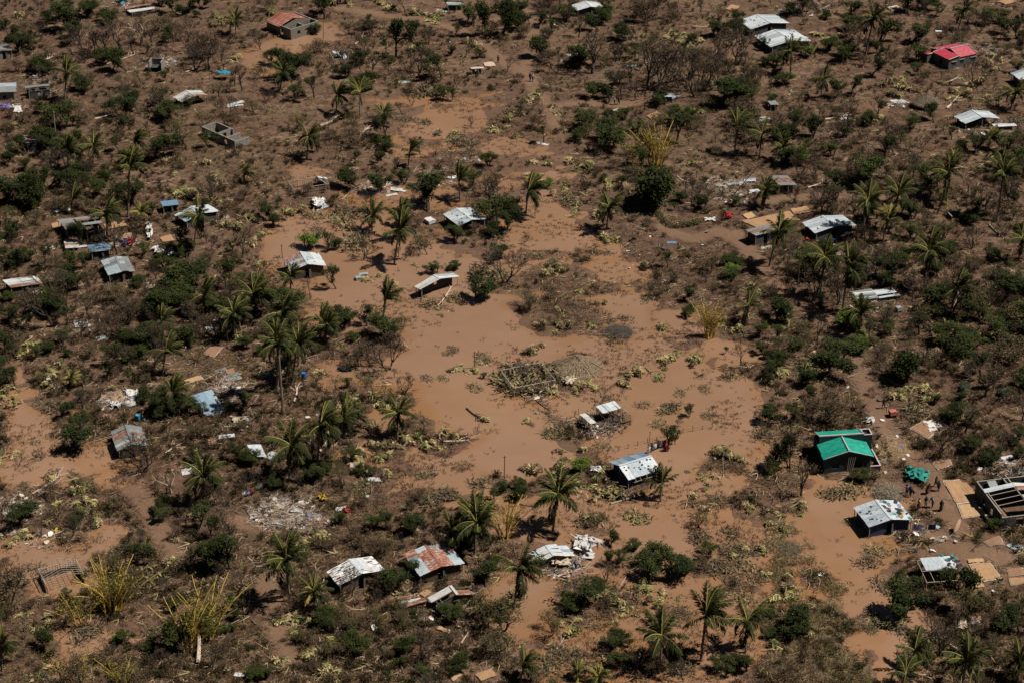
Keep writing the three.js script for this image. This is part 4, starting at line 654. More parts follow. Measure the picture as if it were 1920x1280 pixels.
function stickHut(name, label, short, BL, BR, FL, h, opt = {}) { // walls of upright sticks
  const f = frame(BL, BR, FL, h), t = thing(name, label, opt.cat || 'stick hut', f.pos, null, short); t.rotation.y = -f.th; houses.push({ x: f.pos.x, z: f.pos.z, r: Math.max(f.w, f.l) / 2 });
  const W2 = f.w / 2, L2 = f.l / 2, row = (a, b) => { const d = b.clone().sub(a), n = Math.round(d.length() / 0.34); for (let i = 0; i <= n; i++) { const q = a.clone().addScaledVector(d, i / n); part('stick', bar(V(q.x, -0.4, q.z), V(q.x + rr(-0.08, 0.08), h * rr(0.75, 1.15), q.z + rr(-0.08, 0.08)), 0.048, 4), pick(POLE), t); } part('rail', bar(V(a.x, h * 0.96, a.z), V(b.x, h * 0.96, b.z), 0.055, 5), POLE[2], t); part('rail', bar(V(a.x, h * 0.45, a.z), V(b.x, h * 0.45, b.z), 0.03, 5), POLE[0], t); };
  row(V(-W2, 0, -L2), V(W2, 0, -L2)); row(V(-W2, 0, -L2), V(-W2, 0, L2)); row(V(W2, 0, -L2), V(W2, 0, L2)); if (!opt.open) row(V(-W2, 0, L2), V(W2, 0, L2));
  if (opt.lattice) { for (const x of [-W2 + 0.1, W2 - 0.1]) part('wall', bx(0.06, 1.1, 2 * L2, x, 0.3, 0), W.reed, t); part('wall', bx(2 * W2 - 0.3, 1.0, 0.06, 0, 0.3, -L2 + 0.1), W.reed, t); }
  if (opt.lattice) for (let i = 0; i < 8; i++) { const z = lerp(-L2, L2, i / 7); part('rafter', bar(V(-W2, h, z), V(0, h + 0.8, z), 0.03, 4), POLE[2], t); part('rafter', bar(V(W2, h, z), V(0, h + 0.8, z), 0.03, 4), POLE[2], t); if (i < 4) for (const s of [-1, 1]) part('rail', bar(V(s * W2 * i / 4, h + 0.8 - 0.8 * i / 4, -L2), V(s * W2 * i / 4, h + 0.8 - 0.8 * i / 4, L2), 0.028, 4), POLE[0], t); }
  if (opt.more) opt.more(t, W2, L2);
  return t;
}
stickHut('stick_hut', 'roofless stick-walled hut frame in the lake beside the thatch cone', 'the roofless stick hut', [941, 694], [1016, 677], [962, 728], 1.5, {});
stickHut('stick_hut', 'bare lattice hut frame in brown water by bamboo', 'the bare lattice hut', [72, 1067], [142, 1047], [84, 1095], 1.5, { lattice: true, open: true });
stickHut('stick_hut', 'stick-walled frame with a bent white sheet at its corner', 'the stick-walled frame', [545, 342], [606, 326], [549, 358], 1.6, { more(t, W2, L2) { const r = sub('roof', t); for (let i = 0; i < 2; i++) { const m = part('roof_sheet', SHEETS[3], ZINC[i], r); m.position.set(W2 - 1.1, 1.75, -L2 + i * 0.9); m.rotation.set(0, 0.1, -0.35 - 0.4 * i, 'YZX'); m.scale.set(1.9, 1, 0.9); } } });
stickHut('stick_hut', 'far broken pole shack with two bent blue sheets', 'the broken pole shack', [620, 98], [660, 92], [624, 112], 1.6, { more(t, W2, L2) { const r = sub('roof', t); for (let i = 0; i < 3; i++) { const m = part('roof_sheet', SHEETS[3], [ZINC[1], BLUE[2], ZINC[3]][i], r); m.position.set(-W2 + 0.6 + i * 1.1, 1.8, -L2 + 0.4 * i); m.rotation.set(0.2, -0.4 * i, -0.15 - 0.4 * i, 'YZX'); m.scale.set(2.2, 1, 1.0); } } });
stickHut('stick_hut', 'wrecked hut with two loose white sheets over a black interior', 'the wrecked two-sheet hut', [1086, 776], [1158, 757], [1112, 797], 1.7, { open: true, more(t, W2, L2) {
  const r = sub('roof', t); for (let i = 0; i < 4; i++) { const m = part('roof_sheet', pick(SHEETS), ZINC[i % 3], r); m.position.set(W2 - 2.6 + i * 0.75, 2.1 + 0.02 * (i % 2), -L2 - 0.3); m.rotation.set(0, -Math.PI / 2, -0.12, 'YZX'); m.scale.set(1.9, 1, 0.8); }
  for (let i = 0; i < 3; i++) { const m = part('roof_sheet', pick(SHEETS), PALE[i % 2], r); m.position.set(-W2 - 0.1, 1.75, -L2 + i * 0.95); m.rotation.set(0, 0.05, -0.1, 'YZX'); m.scale.set(1.0, 1, 1.05); }
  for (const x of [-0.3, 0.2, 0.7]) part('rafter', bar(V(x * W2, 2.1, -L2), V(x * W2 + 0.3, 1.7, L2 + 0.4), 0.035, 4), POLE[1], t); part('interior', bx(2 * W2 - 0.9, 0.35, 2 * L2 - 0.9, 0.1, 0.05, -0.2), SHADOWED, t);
} });
{ // blockwork kiosk shell, latrine, other small shells
  const shell = (name, label, px, py, w, d, h, th, m, open, cat) => { const t = stand(name, label, cat, px, py, null, th, Math.max(w, d) * 0.6); for (const s of [-1, 1]) { if (!(open && s > 0)) part('wall', bx(w, h + 0.4, 0.14, 0, h / 2 - 0.2, s * d / 2), m, t); part('wall', bx(0.14, h + 0.4, d - 0.15, s * (w / 2 - 0.07), h / 2 - 0.2, 0), m, t); part('wall_top', bx(0.17, 0.06, d, s * (w / 2 - 0.07), h + 0.035, 0), W.pale, t); } part('wall_top', bx(w, 0.06, 0.17, 0, h + 0.034, -d / 2), W.pale, t); return t; };
  const k = shell('block_shell', 'tall narrow grey block shell with clothes inside, by bare trees', 294, 136, 2.6, 2.2, 2.6, 0.1, W.block, true, 'shell'); landmarks.push({ x: k.position.x, z: k.position.z, short: 'the narrow block shell' });
  part('shelf', bx(2.2, 0.1, 1.8, 0, 1.3, -0.1), W.char, k);
  shell('block_shell', 'tiny roofless square with bright white rim among palms', 1791, 413, 2.2, 1.9, 1.2, -0.2, W.char, true, 'shell');
  shell('block_shell', 'small pale cage of slats by a coconut palm', 624, 803, 1.7, 1.3, 1.4, -0.5, wall(0.34, 0.31, 0.27), true, 'cage');
  const th = stand('thatched_hut', 'small round hut with grey thatch beside the muddy pool', 'hut', 1736, 203, 'the round thatched hut', 0, 2.5);
  const thatch = (R, h, y, n, c) => { const g = new GB(); for (let i = 0; i < n; i++) { const a = rr(0, 6.28), t = Math.sqrt(rnd()), p = V(Math.cos(a) * R * t, y + h * (1 - t), Math.sin(a) * R * t), d = V(Math.cos(a + rr(-0.25, 0.25)), -h / R + rr(-0.15, 0.25), Math.sin(a + rr(-0.25, 0.25))).normalize(); g.leaf(p, d, V(0, 1, 0), rr(0.4, 0.9), 0.07, tint(c, rr(0.55, 1.35))); } return g; };
  part('thatch', thatch(2.5, 1.6, 1.5, 2600, [0.155, 0.12, 0.088]).geo(), WOOD, th); part('roof_core', new THREE.ConeGeometry(2.4, 1.5, 14).translate(0, 2.15, 0), W.reed, th); part('wall', new THREE.CylinderGeometry(1.7, 1.7, 2.1, 16, 1, true).translate(0, 0.6, 0), W.mud, th);
  // thatch cone lying in the lake
  const c = at(1081, 690), cone = thing('thatch_cone', 'collapsed thatch roof lying like a cone in the lake', 'thatched roof', V(c.x, 0, c.z), null, 'the collapsed thatch cone'); houses.push({ x: c.x, z: c.z, r: 4 });
  part('thatch', thatch(4.1, 2.2, 0.0, 5200, [0.24, 0.175, 0.115]).geo(), WOOD, cone); part('roof_core', new THREE.ConeGeometry(3.8, 1.95, 18).translate(0, 0.8, 0), wall(0.2, 0.145, 0.1, weave), cone);
  for (const a of [0.5, 1.2, 2.3]) part('pole', bar(V(0, 2.2, 0), V(Math.cos(a) * 4.3, 0.1, Math.sin(a) * 4.1), 0.06, 5), POLE[0], cone);
  cone.rotation.y = 0.3; cone.scale.set(1.05, 1, 0.9);
  // heap of straw on bare ground
  const heap = (px, py, R, h, label, c2) => { const q = onGround(px, py), t = thing('straw_heap', label, 'straw heap', q); const g = new GB(); for (let i = 0; i < 900; i++) { const a = rr(0, 6.28), u = Math.sqrt(rnd()), p = V(Math.cos(a) * R * u, h * (1 - u * u), Math.sin(a) * R * u), d = rdir(); d.y = d.y * 0.3 + 0.05; g.leaf(p, d.normalize(), V(0, 1, 0), rr(0.5, 1.3), 0.05, tint(c2, rr(0.6, 1.3))); } part('straw', g.geo(), WOOD, t); const m = new THREE.SphereGeometry(1, 12, 6, 0, 6.29, 0, 1.57); m.scale(R * 0.95, h * 0.8, R * 0.95); part('mound', m, wall(c2[0] * 0.8, c2[1] * 0.8, c2[2] * 0.8), t); };
  heap(1666, 925, 1.9, 0.55, 'flat heap of grey straw beside the clothes-covered hut', [0.2, 0.17, 0.125]); heap(1672, 850, 2.2, 0.3, 'spread of golden straw beside the green-roofed house', [0.34, 0.24, 0.13]);
  heap(1160, 624, 2.3, 0.5, 'dark matted reed raft floating in the open lake', [0.085, 0.068, 0.055]); heap(1040, 785, 1.6, 0.4, 'low brown mound awash near the wrecked two-sheet hut', [0.13, 0.09, 0.062]); heap(1480, 1030, 1.8, 0.4, 'round brown mat of reeds at the stream side', [0.12, 0.1, 0.06]);
}
// ---------------------------------------------------------------- mats, sheets, cloth, poles, people
const grain = grayTexture(256, (u, v) => lerp(0.72, 1.05, fbm(u * 50, v * 50, 4, 101)) * lerp(0.85, 1.05, fbm(u * 5, v * 5, 3, 102))); grain.colorSpace = THREE.SRGBColorSpace;
const cloth = (r, g, b) => std({ color: lin(r, g, b), map: grain, roughness: 0.92, side: THREE.DoubleSide });
const TAN = [cloth(0.46, 0.28, 0.145), cloth(0.42, 0.25, 0.13), cloth(0.52, 0.34, 0.18), cloth(0.32, 0.18, 0.105)], BORDER = cloth(0.64, 0.54, 0.43);
const FAB = { white: cloth(0.7, 0.69, 0.68), cream: cloth(0.58, 0.48, 0.37), pink: cloth(0.52, 0.17, 0.14), teal: cloth(0.03, 0.3, 0.26), blue: cloth(0.02, 0.13, 0.5), sky: cloth(0.03, 0.32, 0.5), red: cloth(0.5, 0.03, 0.04), yellow: cloth(0.6, 0.42, 0.05), navy: cloth(0.03, 0.035, 0.1), violet: cloth(0.2, 0.15, 0.4), black: cloth(0.02, 0.02, 0.022), green: cloth(0.05, 0.25, 0.1), grey: cloth(0.33, 0.36, 0.38), maroon: cloth(0.14, 0.02, 0.04) };
function patch(corners, y, wave, n = 10, thick = 0.03) { // a sheet over four ground points, following what lies under it
  const p = [], uv = [], idx = [], c = corners, o = c[0], N = n + 1;
  for (const s of [0, 1]) for (let i = 0; i <= n; i++) for (let k = 0; k <= n; k++) {
    const a = i / n, b = k / n, q = c[0].clone().multiplyScalar((1 - a) * (1 - b)).addScaledVector(c[1], a * (1 - b)).addScaledVector(c[2], a * b).addScaledVector(c[3], (1 - a) * b);
    const edge = i === 0 || k === 0 || i === n || k === n, j = wave * (edge ? 1 : 0.4);
    q.x += (noise(i * 1.3 + o.x, k * 1.3, 7) - 0.5) * j * 2; q.z += (noise(i * 1.3, k * 1.3 + o.z, 8) - 0.5) * j * 2;
    p.push(q.x - o.x, Math.max(0.02, groundY(q.x, q.z)) + y - s * thick + (noise(i * 0.55 + o.z, k * 0.55, 9) - 0.3) * wave, q.z - o.z); uv.push(a * 3, b * 3);
  }
  const f = (s, i, k) => s * N * N + i * N + k;
  for (let i = 0; i < n; i++) for (let k = 0; k < n; k++) { idx.push(f(0, i, k), f(0, i, k + 1), f(0, i + 1, k), f(0, i + 1, k), f(0, i, k + 1), f(0, i + 1, k + 1), f(1, i, k), f(1, i + 1, k), f(1, i, k + 1), f(1, i + 1, k), f(1, i + 1, k + 1), f(1, i, k + 1)); }
  const g = new THREE.BufferGeometry(); g.setAttribute('position', new THREE.Float32BufferAttribute(p, 3)); g.setAttribute('uv', new THREE.Float32BufferAttribute(uv, 2)); g.setIndex(idx); g.computeVertexNormals(); return g;
}
const CLEAR = [];
function mat(label, pts, m, border = true, wave = 0.07) {
  const c = pts.map((q) => at(...q)); CLEAR.push(c.map((q) => [q.x, q.z])); const mid = c.reduce((s, q) => s.add(q), V(0, 0, 0)).multiplyScalar(0.25), t = thing('drying_mat', label, 'drying mat', c[0]);
  part('mat', patch(c, 0.17, wave), m, t);
  if (border) { const e = c.map((q) => q.clone().sub(mid).multiplyScalar(1.09).add(mid)), b = part('tarp', patch(e, 0.11, wave), BORDER, t); b.position.copy(e[0]).sub(c[0]); b.position.y = 0; }
}
mat('large tan drying mat with darker stains at its corner', [[1819, 1066], [1854, 1060], [1876, 1089], [1838, 1097]], TAN[0]);
mat('narrow pale mat behind the large stained tan one', [[1814, 1056], [1843, 1053], [1845, 1060], [1816, 1063]], TAN[2], false);
mat('big square tan drying mat beside the ruined block building', [[1770, 908], [1798, 906], [1830, 944], [1795, 950]], TAN[0]);
mat('second tan mat strip nearest the ruined block building', [[1796, 910], [1812, 911], [1836, 940], [1820, 943]], TAN[1], false);
mat('tan mat folded at the end of the big square one', [[1796, 953], [1829, 950], [1848, 972], [1806, 977]], TAN[2]);
mat('reddish mat laid on the path behind the people', [[1748, 873], [1780, 868], [1784, 878], [1759, 886]], TAN[3]);
mat('four-cornered brown mat on a wide white cloth', [[1708, 809], [1732, 796], [1750, 818], [1740, 828]], TAN[3]);
mat('white cloth crumpled behind the four-cornered brown mat', [[1732, 797], [1756, 793], [1766, 806], [1744, 815]], FAB.white, false, 0.2);
mat('big tan mat spread behind the dark broken house', [[1390, 421], [1480, 402], [1502, 418], [1420, 434]], TAN[1], false);
mat('tan mat behind the white house among palms', [[1482, 398], [1512, 392], [1524, 402], [1490, 408]], TAN[0], false);
mat('cream mat beside the red bundle by the low hedge plot', [[1392, 410], [1408, 404], [1418, 412], [1402, 418]], TAN[2], false);
mat('tan mat at the end of the tangled grey shack', [[96, 428], [110, 424], [116, 432], [100, 437]], TAN[0], false);
mat('tan mat behind a tall thin palm trunk', [[194, 428], [232, 422], [238, 432], [198, 438]], TAN[1], false);
mat('bright tan mat with pale rim near the red bundles', [[218, 449], [244, 445], [248, 454], [220, 458]], TAN[2]);
mat('tan mat with a white hole beyond the long white strip', [[300, 454], [320, 448], [328, 458], [306, 463]], TAN[1], false);
mat('orange tan mat near the sparse pale palm', [[382, 668], [396, 654], [417, 657], [402, 673]], TAN[3]);
mat('cream mat beside the broken pole hut', [[341, 721], [375, 710], [380, 717], [345, 727]], TAN[2]);
mat('tan mat just past the broken pole hut', [[421, 700], [437, 696], [442, 706], [426, 708]], TAN[3], false);
mat('tan board mat among white rags near the green fan palm', [[192, 748], [224, 738], [229, 750], [200, 757]], TAN[3]);
mat('second tan mat touching the one among white rags', [[202, 756], [228, 746], [234, 756], [210, 764]], TAN[2]);
mat('curved tan mat under brush below the torn tin hut', [[818, 1186], [842, 1196], [846, 1190], [824, 1180]], TAN[2], false, 0.15);
mat('tan mat at the bottom edge beside a bush', [[838, 1270], [858, 1258], [872, 1268], [850, 1284]], TAN[2], false);
mat('tan mat at the bottom edge past the first', [[890, 1270], [922, 1260], [932, 1272], [902, 1284]], TAN[1], false);
mat('round tan mat at the foot of the leaning trunk', [[1826, 1098], [1842, 1096], [1846, 1106], [1830, 1109]], TAN[2], false);
mat('tan mat with pale rim by the edge palm', [[1890, 1072], [1916, 1070], [1922, 1082], [1892, 1086]], TAN[3]);
mat('long tan mat below the one by the edge palm', [[1892, 1090], [1920, 1088], [1924, 1100], [1896, 1104]], TAN[1]);
mat('tan mat on bare ground near the edge trees', [[1845, 1022], [1872, 1012], [1882, 1026], [1856, 1030]], TAN[3]);
mat('pale tan mat beside the track junction', [[1212, 222], [1232, 213], [1240, 220], [1222, 230]], TAN[1], false);
mat('whitish mat lying along the far track', [[1147, 213], [1162, 208], [1178, 213], [1160, 216]], BORDER, false);
mat('pinkish cloth beside the tiny track booth', [[906, 124], [925, 121], [930, 129], [910, 131]], cloth(0.62, 0.45, 0.36), false);
mat('tan mat far beyond the white houses', [[1360, 22], [1372, 13], [1388, 17], [1378, 26]], TAN[0], false);
mat('tan mat at the far corner beyond the red house', [[1870, 8], [1890, 3], [1906, 8], [1886, 14]], TAN[1], false);
mat('pale boulder-coloured mat beside far palms', [[1664, 20], [1680, 16], [1690, 22], [1672, 28]], BORDER, false);
mat('tan sheet beside the torn tin hut', [[786, 1120], [800, 1112], [810, 1117], [796, 1126]], TAN[1], false);

const looseSheets = [];
function sheet(px, py, wpx, mats, opt = {}) { // corrugated sheets lying where the wind left them
  const p = at(px, py), s = project(p.x, 0, p.z)[2], n = opt.n || 1, t = thing('roofing_sheet', opt.label || '', 'roofing sheet', V(p.x, Math.max(0.02, groundY(p.x, p.z)) + 0.12 + (opt.up || 0), p.z)), L = wpx / s;
  for (let i = 0; i < n; i++) { const m = part('sheet', pick(SHEETS), pick(mats), t); m.position.set(-L / 2 + rr(-0.1, 0.1), i * 0.03, -n * 0.4 + i * 0.82); m.rotation.set(rr(-0.1, 0.1), rr(-0.12, 0.12), rr(-0.08, 0.08), 'YZX'); m.scale.set(L * rr(0.9, 1.1), 1.6, 0.88); }
  t.rotation.set(opt.rx ?? rr(-0.12, 0.12), -(opt.turn ?? rr(-0.6, 0.6)), opt.rz ?? rr(-0.12, 0.12), 'YXZ');
  if (!opt.label) labelled.push([t, mats === ZINC ? 'loose white roofing sheet' : mats === PALE ? 'dirty pale roofing sheet' : mats === BLUE ? 'loose bluish roofing sheet' : 'loose dull roofing sheet']);
}
sheet(770, 1138, 44, PALE, { n: 3, turn: -0.35, up: 0.5, rx: -0.05, rz: 0.05, label: 'rumpled white sheet roof lying beside the torn tin hut' });
sheet(1186, 126, 26, ZINC, { turn: -0.5, n: 2, rx: 0, rz: 0, label: 'flat white sheet alone on bare ground near the far track' });
sheet(1265, 186, 24, ZINC, { turn: -0.6, rz: 0.15, label: 'white sheet propped beside the little track shack' });
for (const [x, y, w, m, n, tn] of [[156, 610, 32, ZINC, 3, -0.3], [436, 712, 30, DULL, 2, -0.5], [428, 732, 26, PALE, 1, 0.5], [450, 740, 20, ZINC, 1, 0.2], [414, 700, 24, DULL, 1, -0.6], [240, 764, 24, PALE, 2], [204, 786, 18, PALE, 1], [352, 890, 24, PALE, 2, -0.4], [386, 862, 26, DULL, 1, 0.3], [96, 470, 20, PALE, 1], [60, 548, 24, PALE, 1, 0.6], [446, 590, 24, PALE, 1, 0.9], [410, 606, 26, PALE, 1, 0.5], [190, 637, 20, ZINC, 2], [418, 582, 28, PALE, 3], [394, 620, 26, ZINC, 1, 0.1], [410, 834, 40, PALE, 2, -0.4], [426, 826, 32, ZINC, 1, -0.3], [512, 862, 24, ZINC, 2, 0.4], [580, 975, 40, PALE, 2, 0.3], [560, 960, 24, PALE, 3], [505, 958, 30, PALE, 3, -0.2], [530, 985, 34, PALE, 2], [640, 960, 20, ZINC, 1], [480, 972, 22, PALE, 2], [1090, 1030, 28, PALE, 3, 0.8], [1105, 1042, 24, ZINC, 2, 0.3], [1120, 1014, 26, PALE, 1, 0.45], [1048, 1052, 34, PALE, 2, -0.2], [1440, 470, 30, PALE, 1, -0.2], [1570, 480, 40, PALE, 2, -0.1], [1416, 362, 22, ZINC, 1], [1380, 350, 34, ZINC, 1, -0.3], [1354, 352, 20, PALE, 1], [1408, 342, 24, ZINC, 2], [1425, 228, 32, ZINC, 2, -0.4], [1018, 270, 26, ZINC, 1, 0.4], [1222, 262, 22, PALE, 2], [1262, 112, 24, PALE, 2], [1240, 116, 14, ZINC, 1], [829, 24, 22, ZINC, 2, 0], [690, 3, 22, PALE, 2, 0.2], [758, 158, 20, ZINC, 1], [718, 348, 32, PALE, 1, -0.6], [748, 356, 30, PALE, 2], [735, 366, 22, PALE, 1], [600, 389, 26, ZINC, 2], [680, 515, 16, ZINC, 1], [440, 200, 34, ZINC, 2, -0.5], [180, 404, 18, DULL, 1], [120, 402, 34, PALE, 1, -0.5], [150, 470, 24, ZINC, 1, -0.4], [10, 485, 18, PALE, 1], [8, 940, 40, DULL, 3, -0.2], [40, 948, 34, PALE, 2, -0.2], [690, 888, 28, PALE, 2, 0.4], [704, 900, 30, PALE, 1, 0.1], [1575, 1140, 12, DULL, 1], [1893, 868, 30, PALE, 2, -0.4], [1905, 892, 30, ZINC, 1, 0], [1905, 1030, 26, ZINC, 2, -0.6], [1896, 876, 20, PALE, 1], [362, 876, 34, DULL, 2, -0.3], [340, 882, 28, PALE, 1], [374, 870, 24, DULL, 1], [1683, 192, 26, ZINC, 2, -0.3], [1672, 196, 18, PALE, 1], [1583, 226, 16, ZINC, 1, -0.3], [1760, 65, 14, ZINC, 1], [235, 1270, 0.1, PALE, 0], [22, 205, 22, ZINC, 1], [35, 212, 22, ZINC, 1, 0.7], [1715, 350, 16, PALE, 1], [1260, 462, 18, BLUE, 1, 0.1], [1628, 488, 16, PALE, 1], [1634, 502, 16, PALE, 1], [1632, 520, 12, ZINC, 1], [270, 790, 18, ZINC, 1], [1795, 1153, 22, PALE, 1], [1830, 1170, 18, PALE, 2], [455, 1270, 30, ZINC, 1, 0]]) if (n) sheet(x, y, w, m, { n, turn: tn });

function cloths(label, px, py, wpx, hpx, m, up = 0.25, wave = 0.35, name = 'tarp', cat = 'tarp') { const w = wpx / 2, h = hpx / 2, c = [[px - w, py - h], [px + w, py - h * 0.8], [px + w * 0.9, py + h], [px - w * 0.8, py + h * 0.9]].map((q) => at(...q)), g = patch(c, up, wave, 12); return solo(name, label, cat, g, m, c[0]); }
cloths('crumpled teal green tarpaulin beside the standing people', 1722, 901, 34, 20, FAB.teal, 0.7, 0.9);
cloths('cream tarpaulin over the collapsed white house', 1052, 1058, 38, 22, FAB.cream, 0.9, 0.6);
cloths('pale heap of crumpled sheets just past the collapsed white house', 1096, 1030, 32, 24, FAB.white, 1.0, 0.9, 'sheet_heap', 'heap');
cloths('white crumpled sheet on the brush heap by the flood', 598, 386, 24, 14, FAB.white, 0.7, 0.7);
cloths('pale tangled cloth beside the collapsed thatch cone', 1068, 718, 22, 14, FAB.cream, 0.4, 0.5);
cloths('white cloth heap left of a banana tangle near the blue and white hut', 1117, 886, 18, 9, FAB.white, 0.4, 0.5);
cloths('blue tarp at the far edge beside the caved-in roof', 229, 11, 10, 5, FAB.sky, 0.4, 0.4);
cloths('bright blue tarp over a bush among bare trees', 420, 151, 26, 7, FAB.sky, 1.3, 0.6);
cloths('blue tarp corner at the edge trees', 2, 350, 14, 10, FAB.blue, 0.9, 0.3);
cloths('teal cloth heap under trees at the edge path', 1805, 736, 11, 11, cloth(0.02, 0.13, 0.13), 0.6, 0.6);
cloths('dull teal heap in shade past the other teal heap', 1882, 745, 16, 11, cloth(0.015, 0.07, 0.08), 0.6, 0.6);
cloths('white crumpled cloth heap by leafy shrubs and a mat', 300, 480, 24, 13, FAB.white, 0.5, 0.6);
cloths('smaller white cloth heap beside the larger crumpled one', 320, 484, 12, 8, FAB.white, 0.4, 0.5);
cloths('pink purple rag near the grey edge house', 9, 206, 18, 10, FAB.violet, 0.3, 0.4);
cloths('white rag on the ground by the grey edge house', 32, 211, 17, 15, FAB.white, 0.3, 0.3);
cloths('white cloth among tan mats near the green fan palm', 247, 746, 24, 12, FAB.white, 0.3, 0.4);
cloths('pale blue cloth below the white one among tan mats', 252, 757, 22, 10, FAB.grey, 0.3, 0.4);
cloths('white rags tumbled below the two tan mats', 217, 770, 20, 12, FAB.white, 0.4, 0.6);
cloths('pale pink sheet among fallen banana leaves by the flood', 664, 882, 20, 12, cloth(0.6, 0.45, 0.38), 0.4, 0.4);
cloths('rock-coloured canvas heap beside the big dark tree', 283, 545, 14, 9, FAB.cream, 0.4, 0.5);
cloths('cream cloth beside the white roof and pale palm', 444, 798, 15, 12, FAB.cream, 0.4, 0.4);
cloths('white cloth lump behind the green-roofed house', 1630, 796, 12, 8, FAB.white, 0.4, 0.5);
cloths('red bundle of clothes on the ground by the low hedge plot', 1366, 414, 14, 8, FAB.red, 0.4, 0.6);
cloths('white cloth strip beside the red bundle', 1332, 420, 20, 6, FAB.white, 0.3, 0.3);
cloths('red rag pile beside the tan mats near the blue hut', 243, 463, 14, 9, FAB.red, 0.3, 0.6);
cloths('navy rag pile beside the red rag pile', 232, 466, 12, 9, FAB.navy, 0.3, 0.6);
cloths('yellow cloth in the wide debris field', 606, 943, 12, 10, FAB.yellow, 0.5, 0.5);
cloths('pale tan cloth in the wide debris field', 525, 958, 26, 10, FAB.cream, 0.3, 0.4);
cloths('red cloth at the end of the wide debris field', 650, 965, 10, 6, FAB.red, 0.3, 0.4);
cloths('orange plank-like rag floating by the roofless stick hut', 959, 677, 16, 4, FAB.pink, 0.12, 0.1);
cloths('tan leaning thatch panel under brush at the side', 1801, 1180, 20, 20, FAB.cream, 0.5, 0.3, 'fallen_thatch', 'thatch');
cloths('long white torn strip standing on the bare yard', 281, 443, 10, 30, FAB.white, 0.55, 0.4, 'torn_sheet', 'sheet');
cloths('black drape on ground behind the ruined hut posts', 648, 693, 28, 7, FAB.black, 0.25, 0.3);

{ // pink covered crate by the path, drums, buckets, basins
  const box = (label, px, py, w, h, d, m, turn) => { const t = thing('covered_crate', label, 'crate', onGround(px, py)); part('body', bx(w, h, d, 0, h / 2, 0), W.char, t); const c = part('cover', new THREE.BoxGeometry(w + 0.12, 0.5, d + 0.12, 4, 2, 4).translate(0, h - 0.15, 0), m, t); const a = c.geometry.attributes.position; for (let i = 0; i < a.count; i++) a.setXYZ(i, a.getX(i) + (noise(i, 1, 3) - 0.5) * 0.08, a.getY(i) + (noise(i, 5, 3) - 0.5) * 0.14, a.getZ(i) + (noise(i, 9, 3) - 0.5) * 0.08); c.geometry.computeVertexNormals(); t.rotation.y = turn; };
  box('crate under a salmon pink cover beside the earth path', 1674, 785, 0.95, 0.85, 0.8, FAB.pink, 0.2);
  box('dark boxes with white top on the flood bank below fruiting trees', 806, 420, 1.3, 0.7, 1.6, FAB.white, 0.6);
  box('pale crate beside a brush heap in the flood', 672, 524, 0.9, 0.8, 0.8, FAB.grey, 0.3);
  box('small white and blue crate on bare ground in the grove', 1685, 590, 0.8, 0.7, 0.7, FAB.grey, 0.4);
  const drum = (label, px, py, r, h, m, cat = 'drum') => { const t = thing(cat === 'drum' ? 'drum' : 'bucket', label, cat, onGround(px, py)); const pts = [[0, 0], [r * 0.9, 0], [r, h * 0.33], [r * 0.97, h * 0.36], [r, h * 0.66], [r * 0.97, h * 0.69], [r, h], [r * 0.9, h], [r * 0.9, h - 0.04], [0, h - 0.05]].map((q) => new THREE.Vector2(...q)); part('body', new THREE.LatheGeometry(pts, 14), m, t); part('rim', new THREE.TorusGeometry(r, 0.025, 5, 16).rotateX(Math.PI / 2).translate(0, h, 0), m, t); };
  drum('bright blue drum beside a tall palm trunk', 570, 712, 0.36, 0.9, FAB.blue); drum('teal drum in shade behind the tall paired palms', 501, 710, 0.4, 0.6, FAB.teal); drum('small blue tub below the pale slat cage', 644, 812, 0.4, 0.35, FAB.sky, 'tub');
  drum('upright teal drum on mud near the toppled grey roof', 260, 795, 0.34, 0.95, FAB.sky); drum('red bucket beside the white house among palms', 1515, 456, 0.35, 0.45, FAB.red, 'bucket'); drum('blue bucket beside the white house among palms', 1562, 458, 0.4, 0.6, FAB.blue, 'bucket');
  drum('pale jerrycan-like bin at the white house yard', 1565, 468, 0.25, 0.5, FAB.white, 'bin'); drum('small white pail on the path side by the yard palms', 1792, 1022, 0.2, 0.3, FAB.white, 'pail'); drum('white pail on mud near the leaning twin trunk', 1862, 1116, 0.2, 0.3, FAB.white, 'pail');
  // upright canoe-like board
  const cn = thing('dugout_hull', 'short curved wooden hull standing on edge beside the yard', 'boat hull', onGround(1793, 1002)); const g = new THREE.SphereGeometry(1, 14, 8, 0, Math.PI); g.scale(0.42, 1.35, 0.35); part('hull', g, std({ color: lin(0.34, 0.22, 0.14), side: THREE.DoubleSide }), cn); part('thwart', bx(0.7, 0.06, 0.2, 0, 0.2, 0.05), POLE[2], cn); cn.position.y += 0.9; cn.rotation.set(-0.8, 0.3, -0.5); cn.scale.setScalar(0.8);
}
// roof clutter
const STONE = [std({ color: lin(0.05, 0.05, 0.055) }), std({ color: lin(0.1, 0.085, 0.075) }), std({ color: lin(0.03, 0.035, 0.05) })], stoneGeo = make(3, (i) => { const g = new THREE.IcosahedronGeometry(0.19, 1), a = g.attributes.position; for (let k = 0; k < a.count; k++) { const q = 0.75 + 0.5 * noise(a.getX(k) * 9 + i, a.getZ(k) * 9 + a.getY(k) * 7, 5); a.setXYZ(k, a.getX(k) * q * 1.2, a.getY(k) * q * 0.7, a.getZ(k) * q); } g.computeVertexNormals(); return g; });
const stones = (h, n, label, side, group) => { for (let i = 0; i < n; i++) { const a = side ? side * rr(0.1, 0.93) : rr(-0.9, 0.9), p = onRoof(h, a, rr(-0.93, 0.93)), m = solo('roof_stone', label, 'stone', pick(stoneGeo), pick(STONE), p, group); m.rotation.y = rr(0, 6); m.scale.setScalar(rr(0.5, 0.85)); } };
